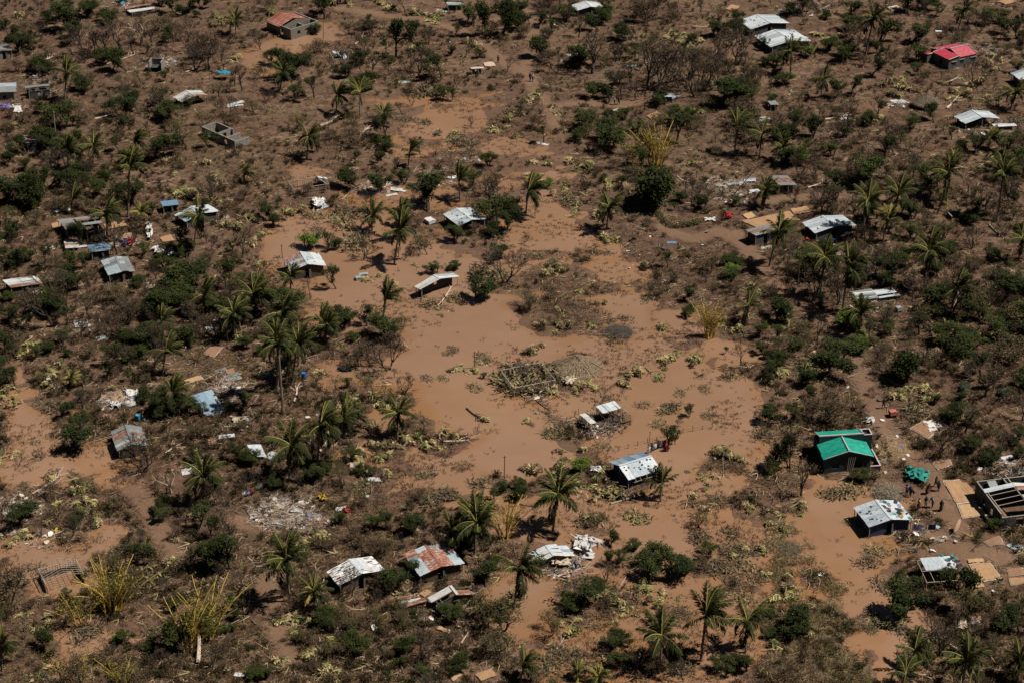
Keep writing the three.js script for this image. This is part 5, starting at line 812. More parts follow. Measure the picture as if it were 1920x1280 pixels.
stones(H.near, 16, 'dark stone weighing down the white half of the blue and white hut roof', 1, 'stones on the blue and white hut roof');
stones(H.white, 14, 'dark stone weighing down the pale open-fronted hut roof', 0, 'stones on the pale open-fronted hut roof');
stones(H.right, 10, 'dark stone on the white house roof among palms', 0, 'stones on the white house roof among palms');
stones(H.topA, 6, 'dark stone on the farther white house roof', -1, 'stones on the farther white house roof');
stones(H.wash, 10, 'dark stone weighing down the clothes-covered hut roof', -1, 'stones on the clothes-covered hut roof');
stones(H.mid, 7, 'dark stone on the flooded white hut roof', 0, 'stones on the flooded white hut roof');
stones(H.topB, 9, 'dark stone on the nearer white house roof', 1, 'stones on the nearer white house roof');
{ const flat = make(3, () => { const g = new THREE.PlaneGeometry(0.55, 0.4, 4, 3).rotateX(-Math.PI / 2), a = g.attributes.position; for (let k = 0; k < a.count; k++) a.setXYZ(k, a.getX(k) * rr(0.8, 1.2), rr(0.02, 0.1), a.getZ(k) * rr(0.8, 1.2)); g.computeVertexNormals(); return g; });
  const cs = [['pink', FAB.pink], ['navy', FAB.navy], ['teal', FAB.teal], ['yellow', FAB.yellow], ['black', FAB.black], ['orange', cloth(0.6, 0.25, 0.06)], ['grey', FAB.grey]];
  for (let i = 0; i < 34; i++) { const [n, m] = i < 7 ? cs[i] : cs[[1, 4, 4, 2, 6][i % 5]]; const q = solo('drying_garment', `${n} garment laid to dry on the white half of the clothes-covered hut roof`, 'garment', pick(flat), m, onRoof(H.wash, rr(0.08, 0.95), rr(-0.9, 0.95)), `${n} garments on the clothes-covered roof`); q.rotation.y = rr(0, 6); q.scale.setScalar(rr(0.7, 1.3)); }
  for (let i = 0; i < 12; i++) { const [n, m] = cs[[1, 2, 4][i % 3]]; const p = H.frame.t.position.clone().add(V(rr(0.6, 2.8), 2.5, rr(-1.6, 1.1)).applyAxisAngle(V(0, 1, 0), H.frame.t.rotation.y)); const q = solo('drying_garment', `${n} garment laid on the sheet roof of the half-roofed shelter`, 'garment', pick(flat), m, p, `${n} garments on the half-roofed shelter`); q.rotation.y = rr(0, 6); }
  const line = (label, a, b, h, items) => { const A = onGround(...a), B = onGround(...b), t = thing('washing_line', label, 'washing line', A), d = B.clone().sub(A); part('post', bar(V(0, -0.4, 0), V(0.05, h, 0), 0.05), POLE[1], t); part('post', bar(V(d.x, d.y - 0.4, d.z), V(d.x, d.y + h, d.z), 0.05), POLE[1], t); part('cord', bar(V(0, h - 0.1, 0), V(d.x, d.y + h - 0.1, d.z), 0.015, 4), POLE[1], t);
    items.forEach(([n, m, w, L], i) => { const k = (i + 0.7) / (items.length + 0.4), g = new THREE.PlaneGeometry(w, L, 4, 5), q = g.attributes.position; for (let j = 0; j < q.count; j++) q.setZ(j, (noise(q.getX(j) * 4 + i * 3, q.getY(j) * 3, 5) - 0.5) * 0.25); g.translate(0, -L / 2, 0); g.computeVertexNormals(); const o = solo('hanging_cloth', `${n} hanging on the ${label.split(' ').slice(0, 3).join(' ')} line`, 'cloth', g, m, A.clone().addScaledVector(d, k).add(V(0, h - 0.1, 0))); o.rotation.y = -Math.atan2(d.z, d.x); }); };
  line('lakeside washing line beside the blue and white hut', [1213, 851], [1250, 836], 1.7, [['white torn cloth', FAB.white, 0.6, 0.9], ['navy cloth', FAB.navy, 0.5, 0.9], ['white shirt', FAB.white, 0.5, 0.7], ['black cloth', FAB.black, 0.6, 0.8], ['pale grey cloth', FAB.grey, 0.55, 0.9], ['maroon cloth', FAB.maroon, 0.5, 0.8]]);
  line('slanting washing line by the wide debris field', [453, 944], [494, 924], 1.2, [['white shirt', FAB.white, 0.5, 0.6], ['violet cloth', FAB.violet, 0.5, 0.6], ['red cloth', FAB.red, 0.4, 0.6], ['green cloth', FAB.green, 0.5, 0.6], ['pale blue cloth', FAB.grey, 0.6, 0.7]]);
  line('yard washing line beside the clothes-covered hut', [1710, 1000], [1753, 1002], 1.3, [['violet cloth', FAB.violet, 0.7, 0.9], ['pale lilac cloth', cloth(0.5, 0.5, 0.7), 0.8, 1.0], ['tan cloth', FAB.cream, 0.3, 0.7], ['navy cloth with white edge', FAB.navy, 0.9, 0.9]]);
}
// posts, wires, fences
const poleMat = [POLE[1], POLE[2], POLE[0]];
for (const [x, y, h, m, lean] of [[945, 916, 64, 0, 0.02], [1215, 852, 52, 1, 0.05], [696, 926, 30, 1, 0], [890, 690, 36, 0, 0], [529, 484, 28, 0, 0], [582, 562, 42, 0, -0.08], [914, 492, 42, 1, 0], [1496, 540, 60, 0, 0], [1681, 357, 30, 1, 0], [606, 72, 34, 0, 0.03], [104, 256, 44, 1, 0.03], [1645, 692, 44, 0, 0], [1272, 10, 30, 0, 0], [1368, 372, 60, 0, 0.75], [205, 560, 30, 1, 0], [521, 490, 12, 0, 0], [1333, 892, 24, 0, 0], [1357, 890, 34, 1, -0.1], [324, 932, 46, 0, -0.2], [820, 12, 24, 0, -0.1], [1735, 28, 40, 0, 0.1], [626, 848, 26, 0, 0], [510, 846, 24, 0, 0]]) {
  const p = at(x, y); p.y = Math.min(groundY(p.x, p.z), 0); const H1 = tall(at(x, y), h), t = thing('utility_pole', '', 'pole', p); part('post', bar(V(0, -0.3, 0), V(lean * H1, H1, 0), 0.075), poleMat[m], t); part('cross_piece', bar(V(lean * H1 - 0.25, H1 - 0.2, 0), V(lean * H1 + 0.25, H1 - 0.18, 0), 0.035, 5), poleMat[m], t);
  labelled.push([t, m === 1 ? 'pale thin upright pole' : lean > 0.3 ? 'steeply leaning dark pole' : 'dark thin upright pole']);
}
function fence(label, pts, gap, h) { const P = pts.map((q) => onGround(...q)), t = thing('fence', label, 'fence', P[0]); let prev = null; for (let i = 1; i < P.length; i++) { const d = P[i].clone().sub(P[i - 1]), n = Math.round(d.length() / gap); for (let k = i > 1 ? 1 : 0; k <= n; k++) { const q = P[i - 1].clone().addScaledVector(d, k / n).sub(P[0]), hh = h * rr(0.6, 1.2); part('post', bar(V(q.x, -0.3, q.z), V(q.x + rr(-0.1, 0.1), hh, q.z + rr(-0.1, 0.1)), 0.05, 5), POLE[1], t); const top = V(q.x, h * 0.55, q.z); if (prev) part('rail', bar(prev, top, 0.022, 4), POLE[1], t); prev = top; } } }
fence('drowned post and wire fence crossing the lake behind the blue hut', [[1100, 861], [1160, 845], [1215, 830], [1262, 815], [1300, 808], [1336, 800]], 1.6, 0.75);
fence('broken stick fence around the wrecked two-sheet hut', [[1040, 806], [1070, 788], [1085, 776]], 0.9, 1.0);
fence('leaning stick fence in the palm grove', [[1715, 380], [1730, 395], [1746, 416]], 0.9, 0.9);
fence('stick fence remains above the roofless stick hut', [[968, 742], [1000, 760], [1045, 790]], 1.4, 0.35);
{ // clipped hedge around a small plot
  const pts = [[1231, 404], [1242, 420], [1260, 434], [1290, 430], [1310, 426]], t = thing('hedge', 'low green hedge round a small square plot', 'hedge', onGround(...pts[0])), o = t.position; landmarks.push({ x: o.x + 3, z: o.z, short: 'the small hedge plot' });
  const g = new GB(); for (let i = 1; i < pts.length; i++) { const a = onGround(...pts[i - 1]), b = onGround(...pts[i]); for (let k = 0; k < 420; k++) { const q = a.clone().lerp(b, rnd()).sub(o); q.x += rr(-0.55, 0.55); q.z += rr(-0.5, 0.5); q.y = rr(0.05, 1.0); g.leaf(q, rdir(), V(rr(-1, 1), 1, rr(-1, 1)).normalize(), rr(0.18, 0.32), 0.15, tint([0.07, 0.07, 0.025], rr(0.5, 1.4))); } } part('foliage', g.geo(), LEAF, t);
}
{ // people, far off: one continuous body each, clothes over it
  const field = (balls, res, size, cy) => { const mc = new MarchingCubes(res, WOOD, false, false, 60000); mc.isolation = 0; const f = mc.field; for (let z = 0; z < res; z++) for (let y = 0; y < res; y++) for (let x = 0; x < res; x++) { const p = V((x / (res / 2) - 1) * size, (y / (res / 2) - 1) * size + cy, (z / (res / 2) - 1) * size); let e = 0; for (const [a, b, r0, r1] of balls) { const ab = b.clone().sub(a), t = clamp(p.clone().sub(a).dot(ab) / ab.lengthSq(), 0, 1), d = p.distanceTo(a.clone().addScaledVector(ab, t)) - lerp(r0, r1, t); e += Math.exp(-d * 34); } f[z * res * res + y * res + x] = Math.log(Math.max(e, 1e-12)) / 34; } mc.update(); const n = mc.count, g = new THREE.BufferGeometry(); g.setAttribute('position', new THREE.Float32BufferAttribute(Array.from(mc.positionArray.subarray(0, n * 3), (v, i) => v * size + (i % 3 === 1 ? cy : 0)), 3)); g.setAttribute('normal', new THREE.Float32BufferAttribute(Array.from(mc.normalArray.subarray(0, n * 3)), 3)); return g; };
  const pose = (step, bend) => { const hip = V(0, 0.92, 0), ch = V(0, 1.36, bend * 0.5), nk = V(0, 1.47, bend * 0.62), hd = V(0, 1.62, bend * 0.72), B = []; const limb = (...a) => B.push(a); limb(hip, ch, 0.135, 0.155); limb(ch, nk, 0.1, 0.06); limb(nk, hd, 0.055, 0.085); limb(hd, hd.clone().add(V(0, 0.03, 0.015)), 0.1, 0.095); const legs = [], arms = [], fingers = [];
    for (const s of [-1, 1]) { const k = V(s * 0.1, 0.48, step * s * 0.5 + 0.03), f = V(s * 0.1, 0.07, step * s), l = [[V(s * 0.09, 0.92, 0), k, 0.085, 0.06], [k, f, 0.058, 0.042], [f, V(s * 0.12, 0.035, step * s + 0.14), 0.042, 0.032]]; legs.push(...l); const sh = V(s * 0.19, 1.4, bend * 0.52), el = V(s * 0.25, 1.13, bend * 0.6 - step * s * 0.3 + 0.02), wr = V(s * 0.24, 0.9, bend * 0.7 - step * s * 0.5 + 0.1), hn = wr.clone().add(V(0, -0.08, 0.02)), a = [[sh, el, 0.052, 0.042], [el, wr, 0.04, 0.029], [wr, hn, 0.03, 0.034]]; arms.push(...a); for (let q = 0; q < 4; q++) fingers.push([hn.clone().add(V(0, -0.02, (q - 1.5) * 0.018)), hn.clone().add(V(-s * 0.015, -0.09 + Math.abs(q - 1.4) * 0.012, (q - 1.5) * 0.02 + 0.01))]); fingers.push([hn.clone().add(V(0, 0.03, 0.03)), hn.clone().add(V(-s * 0.01, -0.02, 0.065))]); }
    B.push(...legs, ...arms); const body = field(B, 72, 1.0, 0.9); const fg = mergeGeometries([body.toNonIndexed ? body : body, ...fingers.map(([a, b]) => { const g = bar(a, b, 0.009, 5).toNonIndexed(); g.deleteAttribute('uv'); return g; })]);
    const grow = (l, d) => l.map(([a, b, r0, r1]) => [a, b, r0 + d, r1 + d]);
    return { body: fg, shirt: field([...grow([[V(0, 0.95, 0), ch, 0.135, 0.155], [ch, nk, 0.1, 0.05]], 0.022), ...grow(arms.filter((_, i) => i % 3 === 0), 0.02)], 60, 1.0, 0.9), legs: field([...grow(legs.filter((_, i) => i % 3 === 0), 0.03), ...grow([[V(0, 0.86, 0), V(0, 0.97, 0), 0.13, 0.13]], 0.015)], 60, 1.0, 0.9), skirt: field([[V(0, 0.95, 0), V(0, 0.4, 0), 0.16, 0.26]], 40, 1.0, 0.9), hair: field([[hd.clone().add(V(0, 0.045, -0.02)), hd.clone().add(V(0, 0.05, -0.03)), 0.1, 0.095]], 40, 1.0, 0.9) }; };
  const POSES = [pose(0.02, 0.02), pose(0.22, 0.06), pose(0.08, 0.35)], skin = std({ color: lin(0.075, 0.042, 0.026), roughness: 0.6 }), hair = std({ color: lin(0.012, 0.01, 0.01) });
  const person = (label, px, py, k, top, bottom, turn, skirt, carry) => { const P = POSES[k], t = thing('person', label, 'person', V(at(px, py).x, Math.max(-0.25, groundY(at(px, py).x, at(px, py).z)), at(px, py).z)); part('body', P.body, skin, t); part('shirt', P.shirt, top, t); part(skirt ? 'skirt' : 'trousers', skirt ? P.skirt : P.legs, bottom, t); part('hair', P.hair, hair, t); t.rotation.y = turn; };
  person('person in a pale violet top standing nearest the straw heap', 1700, 928, 0, FAB.violet, FAB.black, 0.4); person('person in dark clothes beside the violet-topped one', 1707, 931, 1, FAB.navy, FAB.black, -0.6);
  person('person bending by the teal green tarpaulin', 1738, 930, 2, FAB.black, FAB.maroon, 1.2, true); person('person in black at the tan mat corner', 1754, 917, 1, FAB.black, FAB.navy, 0.9); person('person in grey green beside the one in black at the mats', 1759, 925, 0, cloth(0.12, 0.14, 0.11), FAB.black, 2.2);
  person('person in a yellow top walking below the bundle carriers', 1722, 957, 1, FAB.yellow, FAB.maroon, 1.5, true); person('person in pale trousers among the yard group', 1735, 955, 0, FAB.black, FAB.cream, 0.3); person('person wearing bright blue at the yard group', 1748, 956, 2, FAB.sky, FAB.black, -1.0); person('person in dark dress last of the yard group', 1764, 962, 0, FAB.black, FAB.black, 0.2, true);
  person('person in a blue shirt wading beside the collapsed white house', 1080, 1068, 2, FAB.blue, FAB.navy, -0.8); person('person in red by the lakeside washing line', 1249, 845, 0, FAB.red, FAB.maroon, 1.0, true); person('person in maroon stooping past the washing line', 1252, 838, 2, FAB.maroon, FAB.black, 2.0);
  person('person in navy walking on the far track', 994, 157, 1, FAB.navy, FAB.black, 2.9); person('person in white walking on the far track', 999, 158, 1, FAB.white, FAB.black, 2.7); person('person in black on the track bend, first of three', 1142, 199, 1, FAB.black, FAB.navy, 1.5); person('person in grey on the track bend, second of three', 1152, 200, 0, FAB.grey, FAB.black, 1.5); person('person in dark red on the track bend, third of three', 1160, 199, 1, FAB.maroon, FAB.black, 1.5); person('person in dark green alone near the little track shack', 1191, 192, 0, cloth(0.03, 0.07, 0.03), FAB.black, -1.5);
  person('person standing by the tiny track booth in brown', 934, 122, 0, cloth(0.14, 0.08, 0.05), FAB.black, 0.5); person('person in dark clothes on bare ground in the grove', 1768, 455, 1, FAB.black, FAB.navy, 0.5); person('person in dark clothes on the earth path by the pink crate', 1656, 771, 1, FAB.black, FAB.maroon, 0.2);
}
// ---------------------------------------------------------------- where the plants stand (tile corner, then foot x, foot y, height[, width] at 4 x)
const clearB = boxes(CLEAR), covered = (x, z) => clearB.some((b) => x > b.x0 + 7 && x < b.x1 - 7 && z > b.z0 + 7 && z < b.z1 - 7 && polyDistance(b.P, x, z) > -0.5) || houses.some((h) => Math.hypot(h.x - x, h.z - z) < h.r * 0.62);
const hides = (x, z, h) => houses.some((q) => Math.abs(q.x - x) < q.r + h * 0.45 && z - q.z > -q.r - 1.5 && z - q.z < q.r + 0.8 + h * 1.75) || clearB.some((b) => x > b.x0 + 9 - h * 0.5 && x < b.x1 - 9 + h * 0.5 && z > b.z0 + 8 && z < b.z1 - 9 + h * 1.6);
const spot = () => { for (;;) { const p = at(rr(-60, 1980), rr(-45, 1335)); if (!covered(p.x, p.z)) return p; } };
function tile(tx, ty, sets) {
  for (const [kind, s] of Object.entries(sets)) for (const q of s.trim().split(/\s+/)) {
    const [x, y, h, w] = q.split(',').map(Number), px = tx + x / 4, py = ty + y / 4, p = at(px, py);
    p.y = Math.max(groundY(p.x, p.z), -0.12);
    if (kind === 'banana') { banana(p, clamp(170 / project(p.x, 0, p.z)[2] / 14 * (h ? h / 100 : 1), 0.7, 1.35) * rr(0.85, 1.2)); continue; }
    const H1 = tall(p, h / 4);
    if (kind.startsWith('palm')) palm(p, H1, { palm: 'tall', palmS: 'sparse', palmY: 'yellow' }[kind], 0);
    else tree(kind, p, H1, w ? w / 4 : 0);
  }
}
tile(0, 0, { dark: '550,190,200 450,170,150 660,140,130 600,340,170 540,300,110 1300,110,120 1400,100,120 1500,70,110 140,400,150 80,330,110 300,1150,180 200,1170,130 400,1180,160 910,1010,110 60,1275,100 260,560,110 1220,70,90 1640,1110,90', green: '700,130,110 860,180,100 780,190,100 210,380,90 490,1000,190 890,1150,120 1270,900,130 1250,620,80 1000,1240,120 30,240,80 1100,420,70 1560,1120,120', olive: '1400,1120,200 1640,740,120 1730,700,90 940,690,120 1120,1240,120 1900,860,90 1040,680,150 1540,960,110 1420,820,100', bare: '300,280,110 925,430,260 790,440,190 1060,340,170 1130,330,150 1420,390,150 1520,480,210 1570,540,180 1670,560,200 1820,700,190 850,540,110 1120,830,150 1190,860,150 965,820,160 650,450,230 280,90,100 320,50,70 700,420,200 1000,420,180 1880,180,120 1760,660,140', thicket: '1300,290,130 740,1000,90 650,950,80 1240,240,110 1580,440,150 1460,460,130 80,900,70 1320,1210,60 1100,1000,70 1780,1180,80 880,1080,80 60,1000,70', pale: '1060,350,170 1180,830,130', palm: '485,790,260 520,1285,190 700,1275,200 1020,1190,160 960,1290,120 1770,270,140', banana: '1620,150,90 1640,200,80 1780,470,80 60,980,90 1240,1200,90 130,150,80 640,130,60 1560,1250,80' });
tile(480, 0, { dark: '1040,440,290,240 520,150,190 470,100,120 840,220,90 260,620,210 170,470,120 1720,260,260,280 1850,270,250,220 980,1040,180 920,1240,90 740,1260,110 440,740,150', green: '420,260,80 130,480,100 1600,200,120 1500,290,90 1300,470,90 1480,750,90 1390,750,100 290,780,120 460,1160,100 1230,1160,120 1750,1260,110 1000,1120,90', olive: '700,260,100 1010,580,140 1070,650,90 1340,1170,120 730,950,80 330,1000,110 1470,1260,70 700,200,90', bare: '30,370,150 230,80,90 640,540,150 885,580,150 810,570,110 1230,560,190 1600,950,80 1470,1230,130 1880,560,110 1170,790,110 1090,860,90', thicket: '1270,690,120 400,500,90 820,400,110 1160,690,70 870,950,60 1360,700,80 90,90,100 1600,1150,70 1560,1080,80 1480,1050,60 1120,900,60 1260,920,60 1790,600,60 350,480,80 560,1080,80', pale: '885,585,150', palm: '180,700,170 600,860,180 780,905,230 380,1205,210 950,960,120', palmY: '1145,1265,150', banana: '1230,130,90 1300,140,90 1190,110,90 1350,180,90 1600,360,100 1660,360,90 1200,390,90 300,140,80 110,130,80 1480,1010,80 1420,1000,80 1850,980,90 1780,990,90 1890,910,90 620,890,80 600,60,80 700,50,80 1040,80,80 900,50,80 1270,180,80' });
tile(960, 0, { dark: '60,260,150 200,230,110 290,450,150 650,240,120 780,310,120 480,530,150 740,690,140,170 1300,360,90 1520,300,110 1700,210,110 240,1070,120 700,930,100 1230,1090,220 1330,930,110 1640,830,200 1890,520,80 1640,260,100', green: '400,160,100 1290,470,100 620,750,110 520,1000,130 600,970,110 840,920,90 1130,800,90 940,1000,90 1880,390,90 1720,800,120 1600,760,150 480,1060,80 720,180,110', olive: '560,1040,100 740,1140,130 860,1180,80 1440,900,90 1800,760,160 1460,600,140 300,700,80 1080,980,120 1250,1000,110', bare: '350,120,140 730,90,110 1080,170,170 1420,140,130 600,570,280 340,560,160 1010,690,330 1370,735,300 1470,650,240 1690,500,260 820,760,200 1250,670,240 1550,700,240 1100,640,200 950,740,130 810,480,130 760,510,110 1200,160,110 1330,620,200 500,300,150 420,220,140 880,640,160 1650,290,110 1530,430,180 1580,420,140 1180,560,150 1750,680,170 1430,760,140', thicket: '1010,180,160 940,160,140 440,60,70 1190,180,90 1600,560,110 1500,820,110 1700,850,120 100,300,100 700,520,100 1120,420,90 40,640,70 950,420,80 1380,460,90 1830,640,110 700,1000,80 380,1000,80 1560,1180,60', palm: '1670,1180,260 1860,1195,210', banana: '1180,310,90 1250,300,90 1140,290,90 1380,360,90 1310,350,80 950,300,80 120,750,100 80,770,90 260,860,100 460,1250,110 520,1260,110 570,1270,90 500,930,90 1390,870,90 20,1010,80 460,1010,90 250,1230,90 1310,1260,80' });
tile(1440, 0, { dark: '590,150,110 1060,140,140 1120,90,110 1100,310,130 780,570,150,210 830,340,180 340,1060,190,180 1250,940,130 1860,310,150 1820,260,120 620,730,150,170 540,720,130 1540,1170,150 1380,1070,90 1880,560,90', green: '480,400,100 140,650,90 60,500,90 1640,210,110 1000,1100,100 40,790,80 480,1190,90 1100,480,120 1130,570,90 220,1260,120 90,1250,80 830,1270,80 1800,1150,150 570,250,110', fresh: '210,1240,110 1270,30,100 330,440,80', olive: '1050,1150,100 670,980,80 540,830,120 1330,1030,90 190,960,110 950,560,100 1060,1020,90 1700,700,90', bare: '70,1070,200 1570,660,200 600,960,170 280,420,120 860,370,140 690,1000,110 160,120,90 880,70,80 1180,120,120 990,1100,130 1300,620,80 1720,810,110 530,60,80 1160,1130,100 780,60,90 1500,60,90', thicket: '500,890,80 420,620,90 900,480,80 1170,620,80 300,930,90 1780,430,90 1180,240,80 1420,1240,80 1260,1240,70 700,1180,70 880,1160,70 1850,1080,110', pale: '1150,1135,90 755,1200,110', palm: '730,440,320 1430,230,180 170,575,210 1820,830,170 100,1225,140 1740,1310,130', palmS: '400,745,180', palmY: '1650,1150,130 1380,1275,90', banana: '980,650,100 930,630,100 1040,660,100 1090,690,90 1500,620,100 1600,630,100 1650,530,100 1690,460,100 1450,740,110 1560,750,110 740,930,100 800,940,100 560,300,90 430,310,90 920,730,90 1640,750,110 1340,640,80 650,930,80 1640,1200,90' });
tile(0, 320, { dark: '200,280,260,300 60,210,200 140,510,120 540,190,170 330,730,150 170,740,150 60,710,110 520,890,160,170 590,880,150 1380,890,200,330 1290,900,150 1340,620,160 80,1190,130 620,570,170,180 460,1110,150 1360,1100,150 230,1210,110 1560,1100,110', green: '280,310,90 720,210,120 540,770,150 640,760,120 1060,670,100 1240,750,110 1450,1100,100 1700,912,230,170 1030,940,90 60,990,70 930,1270,80 230,700,90', olive: '250,430,110 60,430,130 930,310,120 900,1010,120 500,1010,90 1250,660,110 870,1000,130 1410,980,120 240,520,90', bare: '390,1180,330 700,1270,170 620,1280,160 970,1160,200 920,1130,160 670,960,220 410,1000,250 880,650,250 640,290,150 1000,1280,110 1480,1150,170 520,70,210 700,100,160 860,330,130 980,620,150', thicket: '1800,860,70 380,760,110 760,1010,110 1820,240,90 1560,720,100 160,1040,100 820,1120,90 1280,1180,90 1700,300,70 900,560,80 430,1150,80', palm: '960,375,420 530,355,160 805,535,250 1455,625,320 1220,1265,170 1800,1205,180', palmY: '1830,115,100 1050,405,100', banana: '1380,210,90 1500,220,90 1440,200,90 1580,250,90 1870,400,90 1850,570,90 1900,790,90 1810,470,90 1700,440,100 1360,190,80 1770,1250,90 1780,970,90 1640,110,80 1340,60,80' });
tile(480, 320, { dark: '110,380,140 780,130,150 1250,210,150 620,1190,170 830,1170,150 1900,340,150 1880,470,180 1290,320,240 1640,945,190,300 650,1210,150 950,130,150', green: '540,580,120 610,590,90 1490,540,120 600,885,190,150 1340,770,80 1800,410,190 1650,140,130 1000,1250,180 720,1290,70 1480,740,70 1840,660,110 1100,100,110', fresh: '370,580,110', olive: '1290,630,120 1740,190,130 340,1130,90 1100,1190,110 560,1240,90', bare: '805,675,150 1860,855,260 1070,650,80 1760,260,240 1160,640,70 1110,670,80 1200,570,100 820,320,130 1540,480,90', thicket: '1700,770,130 720,560,130 700,330,130 640,390,100 470,450,60 790,500,100 400,200,90 1240,560,90 1820,780,100 1500,960,90 1320,1010,90 440,340,70 1640,480,80 1800,480,90 860,1080,70', palm: '1035,705,320 1030,510,210 870,450,170 1090,430,150 1530,230,210 260,935,160 520,1310,200', banana: '60,670,90 30,710,90 20,510,90 50,490,90 560,130,80 880,810,90 850,820,80 1010,900,90 1470,740,80 1190,730,70 260,310,80 300,320,80 340,300,70 1400,1060,60 200,330,80' });
palm(onGround(519, 741), tall(onGround(519, 741), 165)); palm(onGround(531, 781), tall(onGround(531, 781), 145)); palm(onGround(548, 722), tall(onGround(548, 722), 90));
tile(960, 320, { dark: '1290,970,110,180 1380,310,130 1170,750,110 40,350,110', green: '1260,260,80 1640,750,80 1620,890,130 1220,320,60 1310,1080,80 1670,710,70 1660,290,80', fresh: '250,120,70 1640,830,100', olive: '720,920,70 1300,680,70 180,340,90', round: '1080,275,260,290', bare: '1430,340,220 1360,280,180 1220,100,80 1450,860,80 1380,70,110 100,540,70', thicket: '440,240,90 1100,940,110 1220,860,60 620,620,50 500,640,50 720,620,50 200,650,50 850,1110,60 740,1130,50 300,700,60 1010,440,60 920,400,60 1040,960,60 1640,930,80 1520,920,60', palm: '100,340,250 710,445,220 1880,295,180', palmS: '1740,1155,180', banana: '720,140,100 780,120,100 670,100,90 270,100,80 340,120,80 350,210,90 470,320,90 600,350,90 740,510,100 800,510,100 320,780,90 270,790,90 370,760,90 510,920,70 560,910,60 650,1010,60 370,1200,90 430,1190,80 560,1190,80 590,1160,70 370,1080,70 200,1160,70 970,710,80 1110,1200,80 1660,1210,90 1760,900,90 1850,930,90 1140,900,80 720,540,80 130,40,80' });
tile(1440, 320, { dark: '940,730,120 1280,810,110 1640,690,130 1860,1010,200 1800,970,150 350,730,170 280,810,160 1880,1190,120 400,1060,120 1720,810,100 880,70,90 1890,270,90 1740,1190,130', green: '1320,650,100 1370,630,90 1530,410,90 1830,390,80 930,1260,100 160,480,70 60,1280,110 1290,1060,90 1600,1140,120 1080,530,110 1570,940,70 1040,660,90', fresh: '580,1210,130 640,1240,110 660,1300,80', olive: '1380,490,90 1640,880,100 1660,1210,120 1460,1190,110 1500,750,100 880,1180,130 240,850,150 1900,800,110', bare: '400,340,230 450,340,200 150,805,260 205,245,120 735,875,180 1075,265,180 1600,275,160 1470,935,230 1390,1085,300 1430,965,270 1530,610,170 960,790,110 1640,1090,170 1820,185,100 1500,190,110 870,1210,170 1290,310,120 720,570,140 520,1030,260 340,1000,250 1700,910,160 1180,920,120 980,180,110', thicket: '480,340,90 700,640,100 1040,900,80 1750,1010,100 1200,700,90 30,960,80 1560,760,90 1150,130,90 1400,720,90 1120,1160,100 250,100,80 760,1180,80 330,120,80', palm: '700,535,340 910,475,330 1170,905,330 560,1085,400 390,970,350 1340,255,260 1720,395,390 1880,690,220 10,735,330', palmY: '860,565,230 1290,310,100', banana: '100,1180,90 250,1190,90 160,1200,90 1550,1250,90 1650,1240,90 60,1130,80 1850,1250,80' });
tile(0, 640, { dark: '880,180,170 330,100,110 120,340,140 450,570,120 1180,570,190,220 1300,600,160 1800,930,150 1260,1275,130 490,135,60 560,805,180,260 600,690,110', green: '900,100,80 300,140,100 1240,530,120 1400,570,120 1500,590,90 600,630,90 1880,940,110 640,340,60 550,1100,60', olive: '700,570,110 1700,560,90 480,700,130 640,460,110 1480,160,90', bare: '805,285,250 1155,235,210 700,55,80 1065,975,260 980,910,130 1180,870,160 750,465,110 1860,1145,180 620,510,150 1600,1260,150 1700,1275,130 1280,720,110', thicket: '1550,730,120 1460,770,110 120,110,90 1420,500,90 900,270,90 1100,330,70 400,500,80 1560,1200,90 280,860,60 260,760,50 180,1090,60 1820,700,80 560,1010,60 1240,170,80 40,300,90 1640,1130,80', pale: '1890,665,140 1290,1165,180', palm: '1500,1255,320 1310,570,220', palmS: '1220,280,240', palmY: '520,345,90', banana: '180,70,100 110,100,100 420,210,120 350,250,120 470,240,110 400,350,100 60,840,100 30,890,90 560,1130,110 600,1110,110 610,1210,110 110,470,90 10,450,90 430,1010,110 480,1000,100 640,1250,100 540,1260,90 60,380,90 250,60,90 880,360,70 760,1240,80' });
tile(480, 640, { dark: '1880,1110,90 430,1090,130 120,1110,100 1130,1280,80', green: '700,350,80 1790,1180,90 480,1040,90 830,990,80 1720,275,50 560,1000,80', olive: '650,1110,130 290,340,110 250,330,110 620,1000,90', bare: '990,215,260 860,190,200 1110,395,130 590,140,100 770,190,150 380,450,110 560,490,140 600,390,120 320,1150,160 930,1070,130 1040,270,80', thicket: '1400,1170,80 1280,1200,80 1230,1190,80 1340,1190,70 1450,1150,80 1700,1060,80 1650,1070,70 1640,350,60 1280,280,50 1400,280,50 1450,90,50 1700,130,70 860,260,100 1030,460,80 700,180,80 440,260,80 780,1120,90 820,1260,90 1250,1010,50 1480,60,50', palm: '460,955,370 250,1065,340 680,650,180', palmY: '720,660,150', banana: '760,460,100 880,480,110 960,480,110 860,440,100 900,770,110 870,850,110 1080,800,110 1000,880,110 1250,780,100 1320,790,100 1440,710,100 1530,700,100 700,910,110 760,910,110 1540,240,100 1620,240,100 1720,210,90 870,650,100 490,210,90 960,890,110 1730,590,60 940,800,100 660,480,90 620,60,80 1010,1000,90' });
{ const p = onGround(745, 824); palm(p, tall(p, 62), 'tall'); }
